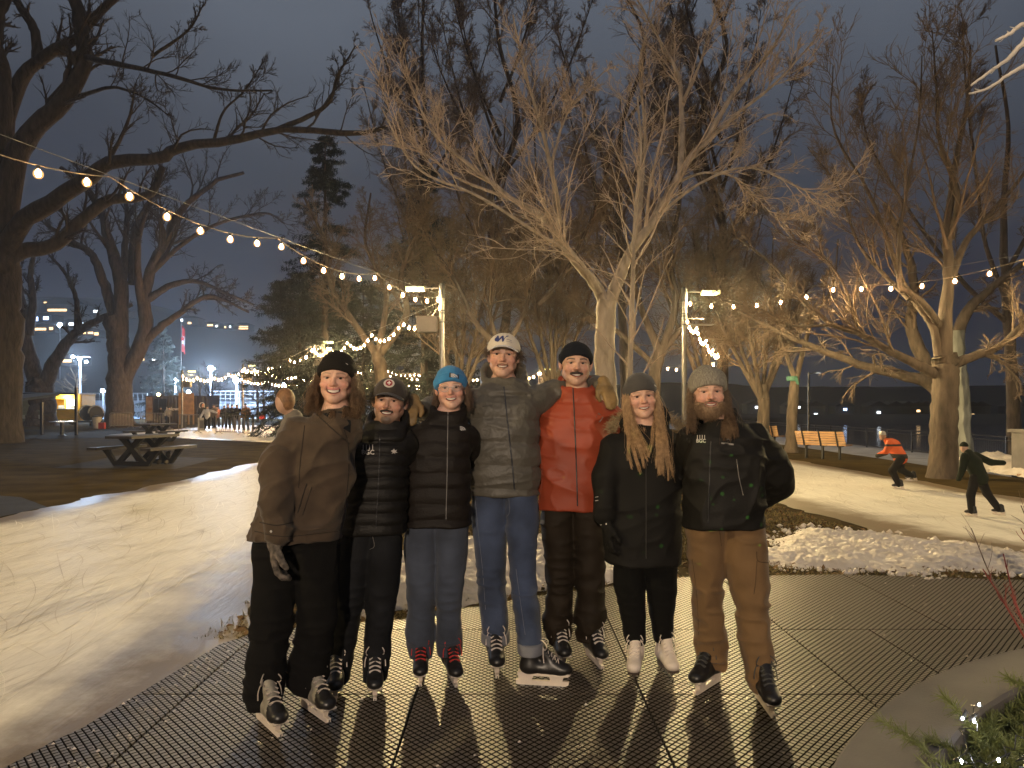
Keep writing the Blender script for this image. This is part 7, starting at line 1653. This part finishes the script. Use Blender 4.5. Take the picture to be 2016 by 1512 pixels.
GLV = cloth('glove_black', (.006, .0055, .005), .8); go = glove('glove', GLV, P(1196, 1050, 4.03), (.08, -.1, -1), (.5, -1, 0), (-1, -.4, 0), p6['root'], 1.0, .55); decal_poly(bvh_of(go.data), [[(1183, 1031), (1195, 1030), (1195, 1033), (1183, 1034)]], 'glove_mark', LOGO, go)
put_skate(p6, SK_FIG, 1247, 1350, 0, .93); put_skate(p6, SK_FIG, 1325, 1344, 1, .93)
# --- 7
Y = 3.9
p7 = person('bearded long haired man in black jacket, tan cargo trousers and knit beanie', Y,
 dict(px=1399, py=771, sc=.99, roll=-2, yaw=-4, o=dict(hair=[.13, .08, .045], brow=.7, mouth=.0235, open=.75, w=1.02, nose=1.1, jaw=1.05, stubble=.3)),
 [(1038, 1350, 1502, .15), (990, 1350, 1502, .155), (930, 1348, 1504, .155), (890, 1349, 1505, .15), (865, 1356, 1500, .13), (845, 1374, 1480, .105), (828, 1392, 1450, .075)],
 [[(1486, 868, .02, .086), (1524, 925, .08, .088), (1528, 948, .12, .082), (1496, 985, .24, .055)], [(1364, 868, .05, .08), (1345, 925, .22, .07), (1305, 955, .42, .052)]],
 [leg(.14, (1015, 1350, 1434, .125), (1090, 1352, 1429, .12), (1150, 1364, 1421, .105), (1200, 1366, 1423, .10), (1260, 1369, 1429, .098), (1312, 1377, 1431, .088)),
  leg(-.10, (1015, 1418, 1502, .125), (1090, 1422, 1509, .12), (1150, 1437, 1513, .105), (1200, 1449, 1513, .10), (1260, 1454, 1517, .098), (1320, 1467, 1523, .092), (1360, 1475, 1521, .088))], S1)
J7, bv = jacket(p7, cloth('softshell_black', (.007, .0062, .0055), .62), 1038, wr=.007, seed=61, collar=(806, 862, 1366, 1462, .112, .03), vdip=.05, fs=.75)
zipper(p7, bv, [(1400, 868), (1398, 905), (1396, 960), (1394, 1030)], ZIP, J7, .0045); decal_line(bv, [(1450, 904), (1455, 940), (1463, 975)], .0028, 'pocket_zip', ZIPL, J7); bgc(bv, 1373.5, 1387.5, 857, 865, 872, J7)
decal_poly(bv, [[(1434+x*.75, 864+y*.5) for x, y in b] for b in BIRD], 'emblem', LOGOD, J7); decal_poly(bv, [[(1420, 871), (1444, 873.5), (1444, 876.5), (1420, 874)]], 'emblem_bar', LOGOD, J7)
CARGO = cloth('cargo_tan', (.135, .078, .034), .85, bump=.25, var=.12); T7, bt = trousers(p7, CARGO, .012, seed=62, fs=.9); CS = mat('cargo_seam', (.06, .033, .014), .9)
decal_line(bt, [(1489, 1086), (1492, 1104), (1512, 1108)], .003, 'pocket_flap', CS, T7); decal_line(bt, [(1490, 1104), (1487, 1150), (1484, 1170)], .0022, 'cargo_pocket', CS, T7); decal_line(bt, [(1416, 1040), (1420, 1075)], .002, 'fly_seam', CS, T7); decal_line(bt, [(1363, 1100), (1372, 1170), (1376, 1250)], .0018, 'seam', CS, T7)
_, bh = beanie(p7, mat('beanie_heather', (.13, .115, .09), .95, .5, 160, .6, 300, col2=(.30, .27, .215), stretch=(1, 1, .25)), top=.022, drop=.55, zf=.036, rib=.0014, slouch=(.035, .055, .075), grow_=.004)
BEARD = mat('beard_brown', (.12, .075, .042), .75, .5, 140, col2=(.27, .175, .105))
bm = lambda q: np.clip(np.clip((-.046-.35*np.clip(.048-np.abs(q[:, 0]), 0, .03)-q[:, 2])/.012, 0, 1)*(q[:, 1] < .03)*np.clip((.10+q[:, 1]*-1)/.05, 0, 1)*(1-np.exp(-((q[:, 2]+.0665-11*q[:, 0]**2)/.0150)**4)*(np.abs(q[:, 0]) < .031))+.7*tache(.034, -.0455, .005)(q), 0, 1)
face_hair(p7, BEARD, .012, bm, 'beard', fuzz=1500)
LHB = mat('hair_long_brown', (.075, .045, .026), .5, .5, 60, spec=.35, col2=(.20, .125, .07))
hair_curtain(p7, LHB, 260, (68, 108), -.26, .012, 13, .007, .016, front=.05, rs=.0022, seg=18, bv=bv); hair_curtain(p7, LHB, 190, (-108, -72), -.22, .006, 14, .007, .012, front=.05, rs=.0022, seg=18, bv=bv); hair_curtain(p7, LHB, 120, (100, 260), -.18, .012, 15, .005, .012, bv=bv)
put_skate(p7, SK_DARK, 1376, 1368, 0, 1.03); put_skate(p7, SK_DARK, 1522, 1418, 1, 1.03)

# ================================================================== PEOPLE FARTHER OFF
def figure(label, base, h, face, cols, pose, group=None, res=.03, hat=True, skates=None, hairm=None):
    """coarse person: face = heading in degrees (-90 looks at the camera); pose: joints in units of the height, x forward, y left"""
    s = h; a = math.radians(face); f_ = A(math.cos(a), math.sin(a), 0); l_ = A(-math.sin(a), math.cos(a), 0); base = np.asarray(base, float)
    W_ = lambda v: base+f_*v[0]*s+l_*v[1]*s+A(0, 0, 1)*v[2]*s
    D = dict(head=(.03, 0, .92), neck=(0, 0, .83), chest=(0, 0, .70), hip=(0, 0, .52), sl=(0, .11, .79), sr=(0, -.11, .79), el=(.0, .15, .64), er=(.0, -.15, .64), hl=(.05, .15, .50), hr=(.05, -.15, .50), pl=(0, .055, .51), pr=(0, -.055, .51), kl=(.03, .065, .29), kr=(.03, -.065, .29), al=(0, .07, .07), ar=(0, -.07, .07)); D.update(pose)
    J = {k: W_(v) for k, v in D.items()}; c_ = lambda p, u, v, ra, rb: cone(p, J[u], J[v], ra*s, rb*s)
    root = empty('person', base, label, 'person', group)
    def body(p):
        d = ell(p, J['head'], (.045*s, .052*s, .068*s)); d = smin(d, c_(p, 'head', 'neck', .028, .032), .02*s); d = smin(d, c_(p, 'chest', 'hip', .08, .07), .02*s)
        for q in 'lr':
            for u, v, ra, rb in (('s', 'e', .03, .025), ('e', 'h', .025, .02), ('p', 'k', .045, .035), ('k', 'a', .035, .024)): d = smin(d, c_(p, u+q, v+q, ra, rb), .02*s)
            d = smin(d, sph(p, J['h'+q], .026*s), .01)
        return d
    def jk(p):
        d = smin(c_(p, 'neck', 'chest', .055, .098), c_(p, 'chest', 'hip', .10, .098), .03*s)
        for q in 'lr':
            d = smin(d, c_(p, 's'+q, 'e'+q, .05, .042), .02*s); d = smin(d, c_(p, 'e'+q, 'h'+q, .042, .034), .02*s)
        return d-.006*(ridged(p, 9.)-.5)
    def tr(p):
        d = None
        for q in 'lr':
            for u, v, ra, rb in (('p', 'k', .066, .052), ('k', 'a', .052, .043)):
                c = c_(p, u+q, v+q, ra, rb); d = c if d is None else smin(d, c, .015*s)
        return d-.005*(ridged(p, 11.)-.5)
    al = np.array(list(J.values())); lo, hi = bounds(al, pad=.12*s+.05)
    obj('body', sdf_mesh('body', body, lo, hi, res*.8), M['far_skin'], root)
    obj('jacket', sdf_mesh('jacket', jk, lo, hi, res), cols[0], root)
    obj('trousers', sdf_mesh('trousers', tr, lo, hi, res), cols[1], root)
    e = lambda p: smax(ell(p, J['head']+A(0, 0, .016*s), (.052*s, .06*s, .066*s)), (J['head'][2]+.012*s)-p[:, 2], .01)
    if hairm is not None: e = lambda p: ell(p, J['head']-f_*.012*s+A(0, 0, .010*s), (.056*s, .058*s, .074*s))
    obj('beanie' if hairm is None else 'hair', sdf_mesh('hat', e, lo, hi, res*.7), cols[2] if hairm is None else hairm, root)
    st = skates or SK_WL
    for q in 'lr':
        k = bpy.data.objects.new('ice_skate', st['boot']); COL.objects.link(k); k.parent = root; k.matrix_parent_inverse = Matrix.Translation(-Vector(base)); c = J['a'+q]
        k.location = (c[0], c[1], max(base[2], c[2]-.075*s)); k.rotation_euler = (0, 0, a); k.scale = (.55*s,)*3
        for n in ('blade_holder', 'blade'):
            o = bpy.data.objects.new(n, st[n]); COL.objects.link(o); o.parent = k
    return root, J
M['far_skin'] = mat('far_skin', (.42, .26, .19), .6)
cl = lambda n, c: cloth(n, c, .85)
cK, cDK, cGR = cl('cloth_black', (.012, .011, .011)), cl('cloth_charcoal', (.03, .028, .028)), cl('cloth_grey', (.16, .15, .15)); cDN = cl('cloth_denim', (.10, .12, .17)); cOR = cl('cloth_orange', (.62, .10, .025)); cWH = cl('cloth_white', (.55, .55, .56)); cTN = cl('cloth_tan', (.26, .12, .035)); cRD = cl('cloth_red', (.4, .03, .02))
cHV = cl('cloth_dark_green', (.012, .016, .010)); SILV = mat('helmet_silver', (.5, .48, .45), .3)
# hunched child in the orange and black jersey
JER = mat('jersey', (.65, .115, .03), .8, .1); nt = JER.node_tree; b_ = nt.nodes['Principled BSDF']; tc = nt.nodes.new('ShaderNodeTexCoord'); sp = nt.nodes.new('ShaderNodeSeparateXYZ'); nt.links.new(tc.outputs['Object'], sp.inputs[0])
cr = nt.nodes.new('ShaderNodeValToRGB'); cr.color_ramp.interpolation = 'CONSTANT'; mr = nt.nodes.new('ShaderNodeMapRange'); mr.inputs[1].default_value = .45; mr.inputs[2].default_value = 1.05; nt.links.new(sp.outputs['Z'], mr.inputs[0]); nt.links.new(mr.outputs[0], cr.inputs[0])
E_ = cr.color_ramp.elements; E_[0].color = (.65, .115, .03, 1); E_[1].position = .24; E_[1].color = (.015, .013, .012, 1)
for p_, c_ in ((.38, (.65, .115, .03, 1)), (.62, (.03, .02, .015, 1)), (.68, (.65, .115, .03, 1)), (.86, (.015, .013, .012, 1))): q_ = E_.new(p_); q_.color = c_
nt.links.new(cr.outputs[0], b_.inputs['Base Color'])
b5 = G(1766, 962, .03)
figure('child in an orange and black hockey jersey hunched forward on the right lane', b5, 1.22, 155, (JER, cK, SILV), dict(head=(.20, 0, .80), neck=(.13, 0, .74), chest=(.05, 0, .65), hip=(-.05, 0, .47), sl=(.10, .11, .71), sr=(.10, -.11, .71), el=(.16, .16, .56), er=(.05, -.20, .60), hl=(.27, .12, .50), hr=(-.05, -.26, .56), pl=(-.05, .05, .46), pr=(-.05, -.05, .46), kl=(.07, .06, .28), kr=(-.05, -.06, .29), al=(-.02, .05, .07), ar=(-.20, -.05, .20)), res=.022)
b6 = G(1925, 1016, .03)
figure('person in dark clothes leaning forward, skating away at the right edge', b6, 1.06, 118, (cHV, cK, cHV), dict(head=(.18, 0, .89), neck=(.12, 0, .82), chest=(.06, 0, .70), hip=(-.03, 0, .50), sl=(.10, .12, .79), sr=(.10, -.12, .79), el=(.10, .17, .62), er=(-.04, -.23, .70), hl=(.16, .15, .48), hr=(-.16, -.30, .70), kl=(.04, .09, .28), kr=(-.06, -.10, .30), al=(.02, .10, .07), ar=(-.18, -.16, .10)), res=.022)
b7 = A((578-HX)/F*7.4, 7.4, .03)
figure('brown haired person in grey passing behind the woman in the brown jacket', b7, 1.70, -150, (cl('cloth_warm_grey', (.15, .13, .11)), cK, cK), dict(head=(.06, 0, .925)), res=.025, hairm=mat('hair_far', (.20, .10, .045), .6, .4, 30))
fig = [((408, 849, 47), 1.60, -75, (cWH, cK, cDK), dict(el=(.05, .26, .74), er=(.0, -.20, .62), hl=(.12, .36, .70), hr=(.10, -.24, .50), kl=(.08, .08, .29), kr=(-.02, -.07, .29)), 'person in a white jacket skating with arms spread behind the barrier'),
 ((484, 851, 45), 1.72, -100, (cTN, cDN, cDK), dict(kl=(.05, .1, .29), al=(.05, .13, .07), ar=(-.05, -.10, .07)), 'person in an orange brown coat and jeans behind the barrier'),
 ((466, 851, 46), 1.68, -60, (cK, cGR, cDK), dict(el=(.05, .20, .66), hl=(.14, .22, .55), kl=(.06, .09, .29)), 'person in black with grey trousers left of the orange brown coat'),
 ((456, 846, 50), 1.66, 90, (cK, cK, cDK), {}, 'person in all black with back turned in the middle of the dark group'), ((449, 845, 51), 1.70, -90, (cDK, cK, cGR), {}, 'person in charcoal with a pale hat in the dark group'), ((441, 845, 51.5), 1.62, 80, (cK, cDK, cK), {}, 'leftmost person in black in the dark group'),
 ((422, 846, 50), 1.68, -120, (cl('cloth_taupe', (.13, .10, .08)), cK, cDK), {}, 'person in a taupe coat just right of the white jacket'), ((428, 845, 52), 1.58, -70, (cl('cloth_rose', (.35, .13, .10)), cK, cK), {}, 'person in a rosy jacket behind the taupe coat'),
 ((399, 845, 52), 1.70, -60, (cK, cK, cl('hair_warm', (.25, .1, .05))), dict(el=(.1, .2, .7), hl=(.2, .2, .7)), 'person in black with auburn hair left of the white jacket'),
 ((516, 838, 58), 1.10, -90, (cRD, cK, cDK), dict(al=(0, .08, .07), kl=(.04, .09, .29)), 'small child in a red jacket alone on the plaza ice')]
for (px, py, Yd), h, fc, cols, pose, lab in fig:
    b = P(px, 800, Yd); b[2] = .03; figure(lab, b, h, fc, cols, pose, 'people on the plaza', res=.04)
for px, Yd, lab, c, fc in ((316, 58, 'person in black seated in the dim area left of the container opening', cK, -60), (330, 57, 'person in pale clothes bending near the lit end of the barriers', cGR, -30), (258, 60, 'dark person seen past the right side of the thick tree trunk', cK, -90)):
    b = P(px, 800, Yd); b[2] = .03; figure(lab, b, 1.6, fc, (c, cK, cDK), dict(head=(.12, 0, .86), neck=(.08, 0, .80), sl=(.05, .11, .76), sr=(.05, -.11, .76)), 'people on the plaza', res=.04)
# pair of boots left under the bench seat of the near table
b = G(322, 914); root = empty('winter_boots', b, 'pair of worn boots standing under the near picnic table', 'boots')
for dx in (-.10, .10):
    f_ = lambda p, dx=dx: smax(smin(cone(p, b+A(dx, .05, .08), b+A(dx+.02, -.14, .06), .055, .05), cone(p, b+A(dx, .06, .08), b+A(dx, .07, .30), .055, .06), .03), .012-p[:, 2], .004)
    obj('boot', sdf_mesh('boot', f_, b+A(-.3, -.3, -.02), b+A(.3, .25, .42), .014), mat('boot_suede', (.06, .05, .04), .8, .3), root)
# ================================================================== AIR
hm = bpy.data.materials.new('haze_air'); hm.use_nodes = True; t = hm.node_tree; t.nodes.remove(t.nodes['Principled BSDF']); pv = t.nodes.new('ShaderNodeVolumePrincipled'); pv.inputs['Color'].default_value = (.9, .93, 1, 1); pv.inputs['Density'].default_value = .0006; pv.inputs['Anisotropy'].default_value = .6
t.links.new(pv.outputs[0], t.nodes['Material Output'].inputs['Volume'])
MB().box((400, 1220, 60), (3400, 2640, 140)).build('haze', hm, kind='stuff')
S.cycles.volume_bounces = 0
